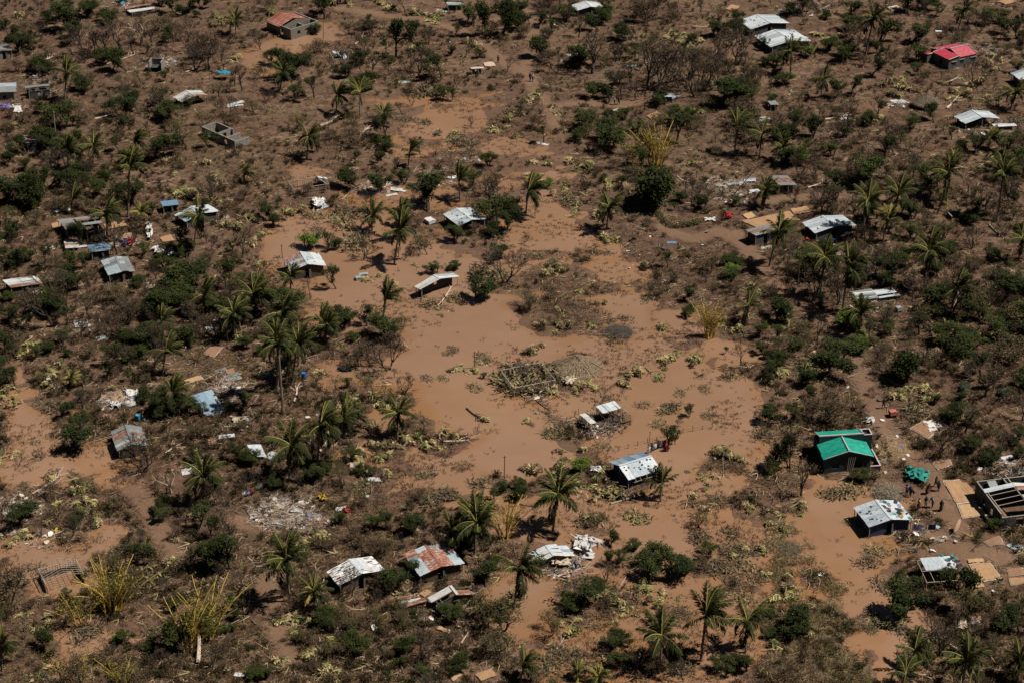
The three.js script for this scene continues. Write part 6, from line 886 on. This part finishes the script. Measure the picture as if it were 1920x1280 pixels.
tile(960, 640, { dark: '20,1110,90 80,1170,100 1600,90,60 1880,100,90', fresh: '520,970,100', olive: '1250,650,60 1720,990,70 1890,1010,90 1870,720,130', green: '1340,565,100,90 1190,770,160,120', bare: '1710,205,180 1620,280,90 1225,770,80 1490,960,90 460,740,60', thicket: '1460,560,60 1200,500,80 1150,530,70 980,480,60 1260,390,50 1440,350,60 1190,490,60 1100,620,60 700,420,60 1900,700,110 1640,270,80 1550,1180,70 330,700,90 1880,560,80 690,790,60 370,640,80', palm: '1115,1200,200', banana: '1190,150,110 1200,110,110 1310,140,110 1370,150,100 910,270,110 960,260,110 1050,260,110 1110,250,100 880,330,110 320,930,110 330,410,90 500,360,110 630,330,110 120,70,110 180,50,100 620,1020,110 590,1100,120 700,1140,120 740,1180,120 1480,1050,110 1650,910,120 1600,860,110 1700,880,110 1420,1150,110 1470,1250,110 1740,1220,110 430,840,100 400,1000,100 190,980,100 90,1000,100 1360,990,60 520,1060,110 640,1150,110 240,560,70 150,600,70' });
{ const p = onGround(1036, 998); palm(p, tall(p, 92)); }
tile(1440, 640, { dark: '100,610,150 200,580,120 160,940,280,190 1600,310,200 1430,590,140 1540,880,130 1690,940,120 1620,970,120 1890,350,170 1880,780,110 1830,910,100 90,960,150', green: '220,610,110 720,110,90 640,70,100 1500,650,90 1540,240,110 680,1040,90 1830,210,90 200,70,80', olive: '640,520,100 1040,90,80 820,120,90 1700,760,100 980,300,90 1800,460,110 230,730,130', bare: '1640,430,270 1290,860,230 1480,710,220 250,1160,280 830,210,160 390,630,200 1900,610,200 1740,860,150', thicket: '460,610,170 330,610,160 860,270,100 1200,250,90 1000,260,100 640,640,80 790,420,60 480,1150,110 620,1130,110 1300,360,70 300,520,110 760,1040,80 1000,960,60', round: '1060,335,230,210', banana: '360,170,110 440,160,110 80,260,100 1030,450,110 900,410,110 1160,460,110 1200,450,110 1290,410,110 1170,530,100 60,1265,110 190,1260,110 1080,420,100 280,160,100' });
tile(0, 960, { dark: '1720,440,290,350 1000,410,200,260 330,1070,150 1250,770,100', green: '600,100,90 1200,90,90 1110,1020,70 1720,910,60 1890,1270,90 520,670,100 940,1010,110', fresh: '930,960,80', olive: '400,1060,120 60,830,120 1340,670,90 640,290,90 1240,950,110 180,900,110 520,120,110', bare: '540,180,160 300,180,140 150,570,160 60,490,160 1590,1190,170 1350,1140,170 1210,1230,170 680,140,110 1400,110,110 840,1110,120 1060,1200,120', thicket: '740,380,90 100,530,110 1260,60,90 1790,1120,80 1320,230,90 620,920,100 700,880,90 280,420,80 900,1180,90 1500,900,90 1180,900,100 420,60,100 1320,950,100 760,1130,70 1700,1050,80 1660,1230,90', banana: '100,190,120 150,210,120 250,880,110 310,820,110 1340,380,110 1300,410,110 280,1220,120 400,1260,110 1330,220,100 200,810,110 60,220,110 450,20,110 1480,60,90 690,80,100' });
{ const p = onGround(4, 1262); palm(p, tall(p, 70)); const q = onGround(372, 1252); log([371, 1250], [374, 1202], 0.28, BARKS[2], 'stump-like pale broken palm trunk below the tall bamboo pair', 2.6); void q; }
tile(480, 960, { dark: '1000,160,130 1170,210,170 1080,570,190 1150,510,130 1700,310,160 1720,570,150 1640,250,110 420,890,140 1520,1170,120', green: '880,140,130 640,110,90 1230,110,100 1040,570,110 90,1270,90 800,1070,150 740,1050,150 570,870,120 1260,1230,80 1110,1190,80 1430,800,100 1510,840,130', olive: '1850,890,280 1730,860,250 880,880,150 560,1100,140 640,830,120 1010,300,110 1560,810,110 1100,760,110 300,1000,120', bare: '1200,1195,320,310 1290,1120,160 1470,1050,180 1000,650,120 720,660,220 1420,210,90 640,960,130 930,720,110', thicket: '890,330,140 940,340,120 680,1100,110 930,580,110 1660,1110,80 270,600,110 380,1010,110 300,750,100 980,950,110 1090,840,110 180,820,110 460,300,90 560,300,80 760,900,110 1850,1020,110 1000,1130,90 440,1220,100 200,240,80 1250,1010,100', palm: '255,695,430 1640,335,340', palmY: '440,745,180', banana: '420,240,110 480,240,110 380,280,110 20,430,110 40,380,100 300,900,120 260,870,110 330,830,110 430,1110,120 400,1130,110 490,1030,110 620,1270,120 560,1240,110 240,1180,90 1060,640,90 130,380,90' });
tile(960, 960, { dark: '700,370,130,170 740,260,110 1180,510,210 530,730,190,280 760,1010,140 1770,1190,130,200', green: '790,390,110 1100,450,170 1280,450,100 460,740,120 670,610,100 790,1050,140 820,1180,130 1560,1180,110 1600,1190,120 1500,330,120 900,280,80 330,210,60', olive: '300,910,210,250 1400,110,140 640,100,110 1440,440,110 860,1120,120', bare: '700,510,150 1290,1270,200 1440,430,110 1000,1250,130 930,1180,130', thicket: '900,370,90 860,640,110 30,650,110 330,1080,100 590,60,110 940,40,90 1690,300,100 1850,280,100 1400,190,100 1560,420,110 1750,420,110 1870,500,100 700,720,80 260,1170,100 540,1150,110 1060,1150,120 1260,1180,110 460,1080,90 1640,160,80 1280,760,70 1720,640,80', palm: '1420,1115,450 1755,1055,330 1115,1155,340 60,1290,190', palmY: '480,1275,110 640,1285,110', banana: '1020,590,110 1040,570,110 970,550,110 1180,630,110 1100,670,110 720,690,110 790,730,110 850,710,110 770,780,110 880,750,100 640,1150,110 660,1110,110 420,870,120 460,890,110 590,50,100 940,30,100 1690,310,100 1850,290,100 560,660,90 380,1000,100 1540,640,80' });
{ const p = onGround(963, 1142); palm(p, tall(p, 105)); const q = onGround(718, 605); palm(q, tall(q, 62), 'sparse'); const r = onGround(1708, 1255); palm(r, tall(r, 60)); const s = onGround(1803, 1300); palm(s, tall(s, 88)); const t = onGround(1905, 1290); palm(t, tall(t, 60)); const u = onGround(1692, 1300); palm(u, tall(u, 50)); }
tile(1440, 960, { dark: '960,770,180 1000,720,120 1120,720,260 1475,795,340,350 1600,745,140 1890,930,200 1850,850,150', green: '1300,570,140 1000,530,110 1700,170,90 0,770,70 10,940,80 1120,600,110', olive: '1480,800,240 1250,910,130 1740,640,100', bare: '1315,1085,310,260 1250,920,200 1430,910,190 1820,170,110 1650,910,110 1570,960,120 1540,300,60', thicket: '1400,930,130 900,560,110 750,380,110 820,300,90 1200,1000,130 1100,1090,120 760,780,80 980,880,100 1480,1100,110 1680,1050,110 1850,1180,120 640,80,70 100,140,100 780,880,60', banana: '100,620,120 60,530,120 130,650,120 170,650,110 290,940,120 320,910,110 80,1040,110 900,820,110 1010,870,110 1500,1230,110 60,100,110 180,40,100' });
// scrub between the listed plants, on open land only
{ let made = 0; for (let i = 0; i < 16000 && made < 420; i++) {
  const px = rr(-60, 1980), py = rr(-50, 1330), p = at(px, py), s = wet(p.x, p.z); if (s > -1.2 || pathness(p.x, p.z) > 0.1) continue;
  if (fbm(p.x * 0.06, p.z * 0.06, 2, 51) < (px > 1400 || py < 330 || px < 300 || py > 1050 ? 0.34 : 0.5)) continue;
  const hh = rr(1.0, 3.2) * (px > 1400 || py < 300 ? 1.15 : 1); if (hides(p.x, p.z, hh) || planted.some((q) => Math.abs(q[0] - p.x) + Math.abs(q[1] - p.z) < 2.7)) continue;
  p.y = groundY(p.x, p.z); made++;
  tree(pick(['thicket', 'weeds', 'bare', 'thicket', 'olive', 'bare', 'green', 'bare', 'thicket', 'dark']), p, hh, 0);
} }
// taller growth that thickens the groves
{ const groves = [[1440, 320, 1960, 720, 95], [1440, -20, 1960, 320, 42], [960, -20, 1440, 330, 44], [-40, 120, 480, 720, 64], [480, -20, 960, 200, 26], [200, 540, 740, 760, 26], [480, 1100, 980, 1310, 34], [1660, 1080, 1960, 1310, 24], [-40, 960, 480, 1310, 24]];
  for (const [x0, y0, x1, y1, n] of groves) for (let i = 0, made = 0; i < n * 14 && made < n; i++) {
    const p = at(rr(x0, x1), rr(y0, y1)); if (wet(p.x, p.z) > -0.6 || pathness(p.x, p.z) > 0.05 || covered(p.x, p.z) || fbm(p.x * 0.05, p.z * 0.05, 2, 53) < 0.42) continue;
    const hh = rr(2.0, 5.2); if (hides(p.x, p.z, hh) || planted.some((q) => Math.abs(q[0] - p.x) + Math.abs(q[1] - p.z) < 2.2)) continue;
    p.y = groundY(p.x, p.z); made++; tree(pick(['bare', 'dark', 'bare', 'thicket', 'dark', 'olive', 'green', 'bare']), p, hh, 0);
  } }
for (const [x, y, h] of [[440, 640, 62], [470, 610, 70], [560, 690, 58], [600, 640, 50], [640, 820, 48], [380, 600, 56], [1610, 640, 60], [1780, 600, 66], [880, 1010, 70], [842, 1036, 60]]) { const p = onGround(x, y); palm(p, tall(p, h)); }
for (const [x, y, h] of [[975, 703, 60], [1002, 712, 54], [958, 720, 50], [985, 725, 44], [1110, 790, 30], [1150, 790, 36]]) { const p = at(x, y); tree('weeds', p, tall(p, h), 0); }
bamboo(onGround(212, 1148), tall(onGround(212, 1148), 100), 6, 22, 'big clump of golden bamboo canes bent over brown puddles', 0.15); bamboo(onGround(150, 1176), tall(onGround(150, 1176), 76), 3.4, 9, 'smaller bamboo clump leaning at the big clump side', 0.1); bamboo(onGround(356, 1222), tall(onGround(356, 1222), 108), 4, 16, 'tall golden bamboo clump above a pale broken trunk', 0.15); bamboo(onGround(390, 1200), tall(onGround(390, 1200), 92), 3.4, 8, 'slender feathery bamboo clump behind the tall golden one', 0.1); bamboo(onGround(150, 1295), tall(onGround(150, 1295), 68), 3.2, 10, 'bamboo canes rising at the lowest edge', 0.1); bamboo(onGround(230, 1292), tall(onGround(230, 1292), 60), 3, 7, 'few leaning bamboo canes at the lowest edge beside others', 0.1);
bamboo(onGround(1230, 316), tall(onGround(1230, 316), 66), 6, 20, 'wide golden bamboo clump near the track bend', 0.65); bamboo(onGround(1187, 312), tall(onGround(1187, 312), 40), 3.4, 8, 'low golden bamboo clump beside the wide one', 0.65); bamboo(onGround(1330, 632), tall(onGround(1330, 632), 54), 4.4, 18, 'yellow cane clump at the lake corner', 0.6); bamboo(onGround(948, 1012), tall(onGround(948, 1012), 78), 3.6, 12, 'tall straw yellow cane clump above the collapsed white house', 0.7); bamboo(onGround(1200, 20), tall(onGround(1200, 20), 26), 3, 9, 'yellow bush-like bamboo at the far edge', 0.6);
for (const [a, b, r, m, l] of [[[75, 119], [98, 110], 0.16, 2], [[200, 125], [252, 107], 0.17, 0], [[178, 228], [212, 218], 0.14, 2], [[237, 141], [255, 136], 0.14, 0], [[347, 140], [370, 132], 0.14, 2], [[22, 32], [50, 41], 0.14, 0], [[600, 243], [628, 230], 0.3, 0], [[665, 88], [680, 75], 0.2, 0], [[670, 255], [692, 245], 0.1, 2], [[675, 258], [690, 242], 0.08, 2], [[1210, 123], [1278, 102], 0.13, 2], [[1297, 54], [1330, 55], 0.13, 2], [[1330, 113], [1350, 95], 0.16, 0], [[1185, 80], [1202, 93], 0.13, 0], [[1547, 229], [1590, 220], 0.16, 2], [[1775, 207], [1790, 192], 0.22, 2], [[1478, 183], [1485, 175], 0.16, 0], [[1835, 133], [1866, 110], 0.14, 0], [[1766, 160], [1796, 150], 0.14, 2], [[88, 540], [62, 592], 0.17, 2], [[60, 592], [30, 632], 0.2, 0], [[286, 348], [322, 344], 0.14, 0], [[405, 425], [424, 420], 0.3, 0], [[640, 375], [656, 360], 0.1, 0], [[707, 358], [730, 347], 0.14, 2], [[818, 577], [845, 540], 0.12, 2], [[551, 760], [557, 732], 0.16, 2], [[725, 852], [752, 835], 0.12, 0], [[875, 766], [902, 786], 0.16, 3], [[640, 870], [668, 848], 0.1, 2], [[830, 830], [880, 826], 0.14, 2], [[1270, 335], [1286, 347], 0.15, 2], [[1855, 427], [1884, 452], 0.18, 0], [[1515, 356], [1542, 348], 0.16, 2], [[1612, 339], [1630, 336], 0.16, 2], [[1788, 582], [1797, 545], 0.13, 2], [[1862, 547], [1897, 512], 0.15, 0], [[60, 928], [110, 893], 0.12, 2], [[70, 932], [115, 897], 0.1, 0], [[310, 857], [325, 847], 0.1, 2], [[588, 1145], [602, 1108], 0.18, 2], [[855, 1222], [880, 1185], 0.1, 2], [[630, 1170], [636, 1190], 0.1, 0], [[1045, 1082], [1080, 1070], 0.16, 2], [[1107, 1010], [1130, 1020], 0.14, 2], [[1163, 1098], [1178, 1072], 0.08, 0], [[1040, 1222], [1060, 1190], 0.1, 0], [[1777, 1212], [1808, 1230], 0.18, 2], [[1668, 1165], [1690, 1178], 0.16, 0], [[1716, 928], [1700, 912], 0.1, 3], [[330, 560], [360, 548], 0.1, 0], [[1145, 945], [1180, 935], 0.14, 0], [[975, 945], [1000, 950], 0.1, 3], [[345, 1117], [392, 1105], 0.16, 0], [[1210, 690], [1222, 700], 0.1, 3], [[1000, 745], [1030, 770], 0.09, 3], [[1468, 800], [1476, 778], 0.1, 0]]) log(a, b, r, BARKS[m], l);
{ // the long curved white trunk on the mud
  const p = onGround(606, 852), t = thing('fallen_log', 'long curved white trunk propped on mud beside a coconut palm', 'fallen tree', p), g = new GB(); g.tube([V(-0.4, 0.1, 0.3), V(0.2, 0.6, -0.4), V(0.5, 1.2, -1.4), V(0.5, 1.6, -2.6), V(0.4, 1.7, -3.6)], 0.24, 0.16, 8, [1, 1, 1]); part('trunk', g.geo(), BARKS[2], t);
}

// ---------------------------------------------------------------- ground cover: nobody could count these
function scatter(name, geo, m, want, place) {
  const mats = [], cols = [], q = new THREE.Object3D();
  for (let i = 0; i < want * 6 && mats.length < want; i++) { const r = place(); if (!r) continue; q.position.set(r.x, r.y, r.z); q.rotation.set(r.rx || 0, rr(0, 6.28), r.rz || 0); q.scale.set(r.s * rr(0.8, 1.25), r.s * (r.t ?? 1), r.s * rr(0.8, 1.25)); q.updateMatrix(); mats.push(q.matrix.clone()); cols.push(r.c); }
  const I = new THREE.InstancedMesh(geo, m, mats.length); mats.forEach((M, i) => { I.setMatrixAt(i, M); I.setColorAt(i, cols[i]); });
  I.name = name; I.userData.kind = 'stuff'; shade(I); scene.add(I); return I;
}
const blades = (n, len, wid, lay, curl) => { const g = new GB(); for (let i = 0; i < n; i++) { const a = rr(0, 6.28), r = rr(0, 0.3), p = V(Math.cos(a) * r, 0, Math.sin(a) * r), b = a + rr(-0.9, 0.9), d = V(Math.cos(b) * lay, 1, Math.sin(b) * lay).normalize(), L = len * rr(0.5, 1.2), k = rr(0.6, 1.3), n2 = V(-Math.sin(b), 0.2, Math.cos(b)), e = p.clone().addScaledVector(d, L * 0.6); g.leaf(p, d, V(Math.cos(b), 0.1, Math.sin(b)), L * 0.62, wid, [k, k, k]); g.leaf(e.clone().addScaledVector(d, -L * 0.08), V(d.x, d.y - curl, d.z).normalize(), n2, L * 0.55, wid, [k, k, k]); } return g.geo(); };
const STRAWC = [lin(0.24, 0.155, 0.075), lin(0.15, 0.092, 0.048), lin(0.1, 0.062, 0.034), lin(0.085, 0.07, 0.026), lin(0.06, 0.038, 0.023), lin(0.3, 0.22, 0.12)];
scatter('dry_grass', blades(16, 0.5, 0.045, 0.9, 0.7), LEAF, 28000, () => { const p = spot(), s = wet(p.x, p.z); if (s > -0.3 || pathness(p.x, p.z) > 0.25) return null; const n = fbm(p.x * 0.12, p.z * 0.12, 3, 61); if (n < rr(0.3, 0.62)) return null; return { x: p.x, y: groundY(p.x, p.z) - 0.03, z: p.z, s: rr(0.6, 1.35), c: pick(STRAWC).clone().multiplyScalar(rr(0.7, 1.25)) }; });
scatter('fallen_twigs', (() => { const g = new GB(); for (let i = 0; i < 7; i++) { const a = rr(0, 6.28), p = V(rr(-0.4, 0.4), rr(0.02, 0.16), rr(-0.4, 0.4)); const L = rr(0.3, 0.75), k = rr(0.6, 1.3); g.tube([p, p.clone().add(V(Math.cos(a) * L, rr(-0.02, 0.12), Math.sin(a) * L))], 0.016, 0.01, 3, [k, k, k]); } for (let i = 0; i < 8; i++) g.leaf(V(rr(-0.5, 0.5), 0.05, rr(-0.5, 0.5)), rdir(), V(0, 1, 0.2), rr(0.12, 0.3), 0.1, tint([1, 0.95, 0.85], rr(0.5, 1.2))); return g.geo(); })(), LEAF, 27000, () => { const p = spot(), s = wet(p.x, p.z); if (s > 0.1 || pathness(p.x, p.z) > 0.6 || fbm(p.x * 0.1, p.z * 0.1, 3, 79) < rr(0.25, 0.6)) return null; return { x: p.x, y: groundY(p.x, p.z), z: p.z, s: rr(0.7, 1.5), c: pick([lin(0.19, 0.13, 0.08), lin(0.1, 0.068, 0.045), lin(0.05, 0.034, 0.024), lin(0.3, 0.22, 0.14)]).clone().multiplyScalar(rr(0.8, 1.2)) }; });
scatter('low_brush', (() => { const g = new GB(); for (let i = 0; i < 16; i++) { const a = rr(0, 6.28), t = rr(0.2, 1.1), d = V(Math.cos(a) * Math.sin(t), Math.cos(t), Math.sin(a) * Math.sin(t)), L = rr(0.5, 1), k = rr(0.5, 1.1), e = d.clone().multiplyScalar(L); g.tube([V(0, -0.05, 0), e], 0.016, 0.006, 3, [k, k, k]); for (let j = 0; j < 5; j++) g.leaf(d.clone().multiplyScalar(L * rr(0.4, 1)), rdir(), rdir(), rr(0.12, 0.26), 0.1, tint([1, 0.97, 0.85], rr(0.5, 1.3))); } return g.geo(); })(), LEAF, 8000, () => { const p = spot(), s = wet(p.x, p.z); if (s > -0.2 || pathness(p.x, p.z) > 0.15) return null; if (fbm(p.x * 0.1, p.z * 0.1, 3, 71) < rr(0.32, 0.6)) return null; return { x: p.x, y: groundY(p.x, p.z), z: p.z, s: rr(0.5, 1.3), c: pick([lin(0.05, 0.034, 0.022), lin(0.085, 0.058, 0.034), lin(0.045, 0.042, 0.016), lin(0.03, 0.032, 0.01)]).clone().multiplyScalar(rr(0.7, 1.3)) }; });
scatter('drowned_weeds', (() => { const g = new GB(); for (let i = 0; i < 15; i++) { const a = rr(0, 6.28), p = V(rr(-0.35, 0.35), -0.05, rr(-0.35, 0.35)), L = rr(0.15, 0.5), k = rr(0.6, 1.2), t = rr(0.2, 1.5); g.leaf(p, V(Math.cos(a) * Math.sin(t), Math.cos(t), Math.sin(a) * Math.sin(t)), V(-Math.sin(a), 0.3, Math.cos(a)), L, 0.06, [k, k, k]); } return g.geo(); })(), LEAF, 16000, () => { const p = spot(), s = wet(p.x, p.z); if (s < -0.4 || (polyDistance(STREAM, p.x, p.z) > 0 && rnd() < 0.88)) return null; const edge = smooth(4.5, 0.2, s), n = fbm(p.x * 0.16, p.z * 0.16, 3, 81), w = weedy(p.x, p.z); if (rnd() > edge * 0.75 * smooth(0.38, 0.6, n) + w * 0.9 * smooth(0.36, 0.56, n) + 0.012) return null; return { x: p.x, y: Math.max(0, groundY(p.x, p.z)), z: p.z, s: rr(0.5, 1.25), c: pick([lin(0.06, 0.043, 0.03), lin(0.085, 0.06, 0.04), lin(0.085, 0.078, 0.036), lin(0.17, 0.13, 0.075)]).clone().multiplyScalar(rr(0.7, 1.2)) }; });
scatter('tall_grass', blades(22, 0.85, 0.045, 0.6, 0.8), LEAF, 2600, () => { const p = at(rr(1380, 1680), rr(985, 1300)); if (polyDistance(STREAM, p.x, p.z) > 0.6) return null; const d = polyDistance(REEDS, p.x, p.z) + (fbm(p.x * 0.2, p.z * 0.2, 3, 91) - 0.5) * 7; if (d < 0 || fbm(p.x * 0.3, p.z * 0.3, 3, 92) < rr(0.36, 0.58)) return null; const st = polyDistance(STRAW, p.x, p.z) > 0; return { x: p.x, y: Math.max(-0.1, groundY(p.x, p.z)) - 0.05, z: p.z, s: rr(0.6, 1.15), c: (st ? pick([lin(0.4, 0.3, 0.19), lin(0.33, 0.25, 0.16), lin(0.25, 0.19, 0.125)]) : pick([lin(0.34, 0.28, 0.15), lin(0.28, 0.25, 0.12), lin(0.4, 0.3, 0.18), lin(0.25, 0.2, 0.12)])).clone().multiplyScalar(rr(0.75, 1.25)) }; });
scatter('fallen_branches', (() => { const g = new GB(); for (let i = 0; i < 2; i++) { const a = rr(0, 6.28), p = V(rr(-0.3, 0.3), 0.1, rr(-0.3, 0.3)), L = rr(0.7, 1.6); g.tube([p, p.clone().add(V(Math.cos(a) * L * 0.5, 0.12, Math.sin(a) * L * 0.5)), p.clone().add(V(Math.cos(a + 0.2) * L, 0.03, Math.sin(a + 0.2) * L))], 0.04, 0.018, 3, [1, 1, 1]); } return g.geo(); })(), LEAF, 6500, () => { const p = spot(), s = wet(p.x, p.z); if (s > 0.6 || pathness(p.x, p.z) > 0.3 || fbm(p.x * 0.08, p.z * 0.08, 3, 77) < rr(0.3, 0.6)) return null; return { x: p.x, y: Math.max(0, groundY(p.x, p.z)), z: p.z, s: rr(0.6, 1.6), c: pick([lin(0.4, 0.31, 0.2), lin(0.3, 0.225, 0.14), lin(0.22, 0.165, 0.115), lin(0.09, 0.07, 0.053), lin(0.3, 0.27, 0.12)]).clone().multiplyScalar(rr(0.8, 1.2)) }; });
// rags and scraps strewn round the wrecks
const wrecks = [[530, 968, 62, 30, 240], [1055, 1062, 40, 24, 120], [1120, 800, 46, 20, 80], [1380, 365, 40, 24, 90], [1350, 350, 30, 14, 40], [720, 350, 40, 14, 40], [230, 462, 34, 10, 70], [215, 760, 30, 20, 60], [425, 740, 26, 24, 60], [1000, 735, 44, 20, 20], [1880, 885, 50, 16, 70], [80, 165, 40, 22, 60], [300, 125, 34, 14, 60], [20, 200, 30, 20, 30], [560, 990, 60, 14, 70], [30, 950, 50, 18, 50], [1850, 245, 60, 18, 60], [1680, 198, 26, 8, 24], [1850, 100, 30, 16, 40], [820, 1165, 60, 30, 36], [220, 18, 40, 10, 30], [1500, 20, 60, 16, 40], [860, 300, 40, 20, 20], [820, 335, 40, 16, 40], [1660, 500, 60, 40, 30], [1640, 580, 60, 20, 24], [1740, 1000, 60, 40, 30], [1670, 850, 60, 60, 26], [1560, 440, 40, 30, 30], [40, 985, 60, 30, 30], [420, 800, 50, 30, 34], [1420, 235, 26, 8, 20], [80, 1010, 40, 20, 20], [1720, 700, 200, 120, 30], [150, 620, 50, 20, 24], [630, 800, 60, 30, 22], [1250, 470, 120, 50, 24], [960, 640, 900, 600, 130]];
const scrapGeo = (() => { const g = new THREE.PlaneGeometry(0.5, 0.36, 3, 2).rotateX(-Math.PI / 2), a = g.attributes.position; for (let k = 0; k < a.count; k++) a.setXYZ(k, a.getX(k) + rr(-0.12, 0.12), rr(0, 0.1), a.getZ(k) + rr(-0.08, 0.08)); g.computeVertexNormals(); return g; })(), scrapMat = std({ roughness: 0.85, side: THREE.DoubleSide });
{ let list = []; for (const [x, y, w, h, n] of wrecks) for (let i = 0; i < n; i++) { const a = rr(0, 6.28), r = Math.sqrt(rnd()); const q = at(x + Math.cos(a) * r * w, y + Math.sin(a) * r * h); if (w < 500 || wet(q.x, q.z) < -0.5) list.push(q); }
  let i = 0; scatter('scrap_litter', scrapGeo, scrapMat, list.length, () => { const p = list[i++ % list.length]; return { x: p.x, y: Math.max(0, groundY(p.x, p.z)) + 0.1, z: p.z, s: rnd() < 0.12 ? rr(1.3, 2.2) : rr(0.3, 1.2), rx: rr(-0.5, 0.5), rz: rr(-0.5, 0.5), c: rnd() < 0.07 ? pick([lin(0.08, 0.11, 0.26), lin(0.36, 0.05, 0.05), lin(0.25, 0.34, 0.4), lin(0.4, 0.28, 0.05)]) : pick([lin(0.6, 0.58, 0.55), lin(0.5, 0.42, 0.35), lin(0.48, 0.33, 0.25), lin(0.32, 0.25, 0.19), lin(0.22, 0.14, 0.09), lin(0.7, 0.68, 0.66), lin(0.1, 0.075, 0.055), lin(0.06, 0.05, 0.045)]).clone().multiplyScalar(rr(0.6, 1.1)) }; });
  i = 0; const sticks = (() => { const g = new GB(); for (let k = 0; k < 3; k++) { const a = rr(0, 3.1), p = V(rr(-0.5, 0.5), rr(0.05, 0.3), rr(-0.5, 0.5)), L = rr(0.8, 1.9); g.tube([p, p.clone().add(V(Math.cos(a) * L, rr(0, 0.35), Math.sin(a) * L))], 0.035, 0.025, 4, [1, 1, 1]); } return g.geo(); })();
  scatter('broken_sticks', sticks, scrapMat, Math.floor(list.length * 0.9), () => { const p = list[(i += 2) % list.length]; return { x: p.x + rr(-1, 1), y: Math.max(0, groundY(p.x, p.z)), z: p.z + rr(-1, 1), s: rr(0.6, 1.1), c: pick([lin(0.26, 0.2, 0.15), lin(0.12, 0.09, 0.07), lin(0.4, 0.34, 0.28)]) }; });
}
// past three hundred of a kind the smallest in view become one mass of scrub
{ const kinds = new Map(), gone = new Set(), lots = new Map();
  for (const e of labelled) { const k = e[0].name.replace(/_\d+$/, ''); if (!kinds.has(k)) kinds.set(k, []); kinds.get(k).push(e[0]); }
  for (const [, list] of kinds) { if (list.length <= 300) continue;
    const size = (o) => { const [a, b, s] = project(o.position.x, 0, o.position.z); return (a > -10 && a < 1930 && b > 0 && b < 1320 ? 1 : 0.05) * s * o.scale.y; };
    for (const o of list.map((q) => [size(q), q]).sort((a, b) => b[0] - a[0]).slice(295).map((q) => q[1])) { gone.add(o); scene.remove(o); o.updateMatrix(); for (const c of o.children) { const key = c.geometry.uuid; if (!lots.has(key)) lots.set(key, [c, []]); lots.get(key)[1].push(o.matrix); } } }
  const mass = new THREE.Group(); mass.name = 'background_scrub'; mass.userData.kind = 'stuff'; scene.add(mass);
  for (const [, [c, ms]] of lots) { const I = shade(new THREE.InstancedMesh(c.geometry, c.material, ms.length)); I.name = c.name === 'trunk' ? 'scrub_stems' : 'scrub_leaves'; ms.forEach((m, i) => I.setMatrixAt(i, m)); mass.add(I); }
  for (let i = labelled.length - 1; i >= 0; i--) if (gone.has(labelled[i][0])) labelled.splice(i, 1);
}
// ---------------------------------------------------------------- labels: how each thing lies from the nearest landmark
for (const [x, y, s] of [[845, 225, 'the far muddy pool'], [1665, 700, 'the bend of the earth path'], [1560, 1130, 'the tall grass bank'], [1690, 1200, 'the muddy stream mouth'], [60, 830, 'the brown pool at the side'], [250, 1110, 'the big bamboo clump'], [370, 1190, 'the tall bamboo pair'], [1250, 300, 'the golden bamboo clump'], [1330, 600, 'the yellow cane clump'], [620, 1220, 'the lower brush bank'], [1200, 1180, 'the lower flood arm'], [1100, 480, 'the flooded weed strip'], [850, 780, 'the open lake shore'], [470, 880, 'the wide debris field'], [1850, 620, 'the dark grove edge'], [650, 640, 'the grey fan palm'], [640, 190, 'the windblown far palms'], [200, 340, 'the far palm group'], [1330, 130, 'the far scrub wood'], [1560, 250, 'the round dark tree'], [880, 60, 'the far track bend'], [1100, 900, 'the near lake edge'], [1380, 1020, 'the drowned field'], [180, 960, 'the leaf-strewn bank'], [130, 1250, 'the lowest brown puddle'], [980, 1230, 'the lowest bank']]) { const p = at(x, y); landmarks.push({ x: p.x, z: p.z, short: s }); }
{
  const sets = new Map();
  for (const [o, look] of labelled) {
    const [px, py, s] = project(o.position.x, 0, o.position.z); let best = null, bd = 1e9;
    for (const l of landmarks) { const d = Math.hypot(l.x - o.position.x, l.z - o.position.z); if (d < bd) { bd = d; best = l; } }
    const [lx, ly] = project(best.x, 0, best.z), dx = (px - lx) / s, dy = (py - ly) / s * 1.8, a = Math.atan2(dy, dx) * 180 / Math.PI;
    const dir = a > -45 && a <= 45 ? 'right of' : a > 45 && a <= 135 ? 'in front of' : a > -135 && a <= -45 ? 'behind' : 'left of', key = `${look}|${dir}|${best.short}`;
    if (!sets.has(key)) sets.set(key, []);
    sets.get(key).push({ o, bd, px, py });
  }
  const NTH = ['nearest', 'second nearest', 'third nearest', 'fourth nearest', 'fifth nearest', 'sixth nearest', 'seventh nearest', 'eighth nearest', 'ninth nearest', 'tenth nearest', 'eleventh nearest', 'twelfth nearest', 'thirteenth nearest', 'fourteenth nearest'];
  for (const [key, list] of sets) {
    const [look, dir, short] = key.split('|'); list.sort((a, b) => a.bd - b.bd);
    list.forEach((e, i) => { e.o.userData.label = list.length === 1 ? `${look} ${dir} ${short}` : `${look}, ${NTH[i] || 'farthest'} ${dir} ${short}`; });
  }
  const kinds = { palm_tree: 'coconut palms around the flood', leafy_tree: 'leafy trees among the huts', shrub: 'green shrubs on the mud', bare_tree: 'storm-stripped trees', olive_tree: 'thin olive trees', banana_plant: 'flattened banana plants', thicket: 'brown thickets', fallen_trunk: 'fallen trunks', roofing_sheet: 'scattered roofing sheets', utility_pole: 'upright poles' };
  for (const [o] of labelled) { const k = kinds[o.name.replace(/_\d+$/, '')]; if (k) o.userData.group = k; }
}
renderer.render(scene, camera);
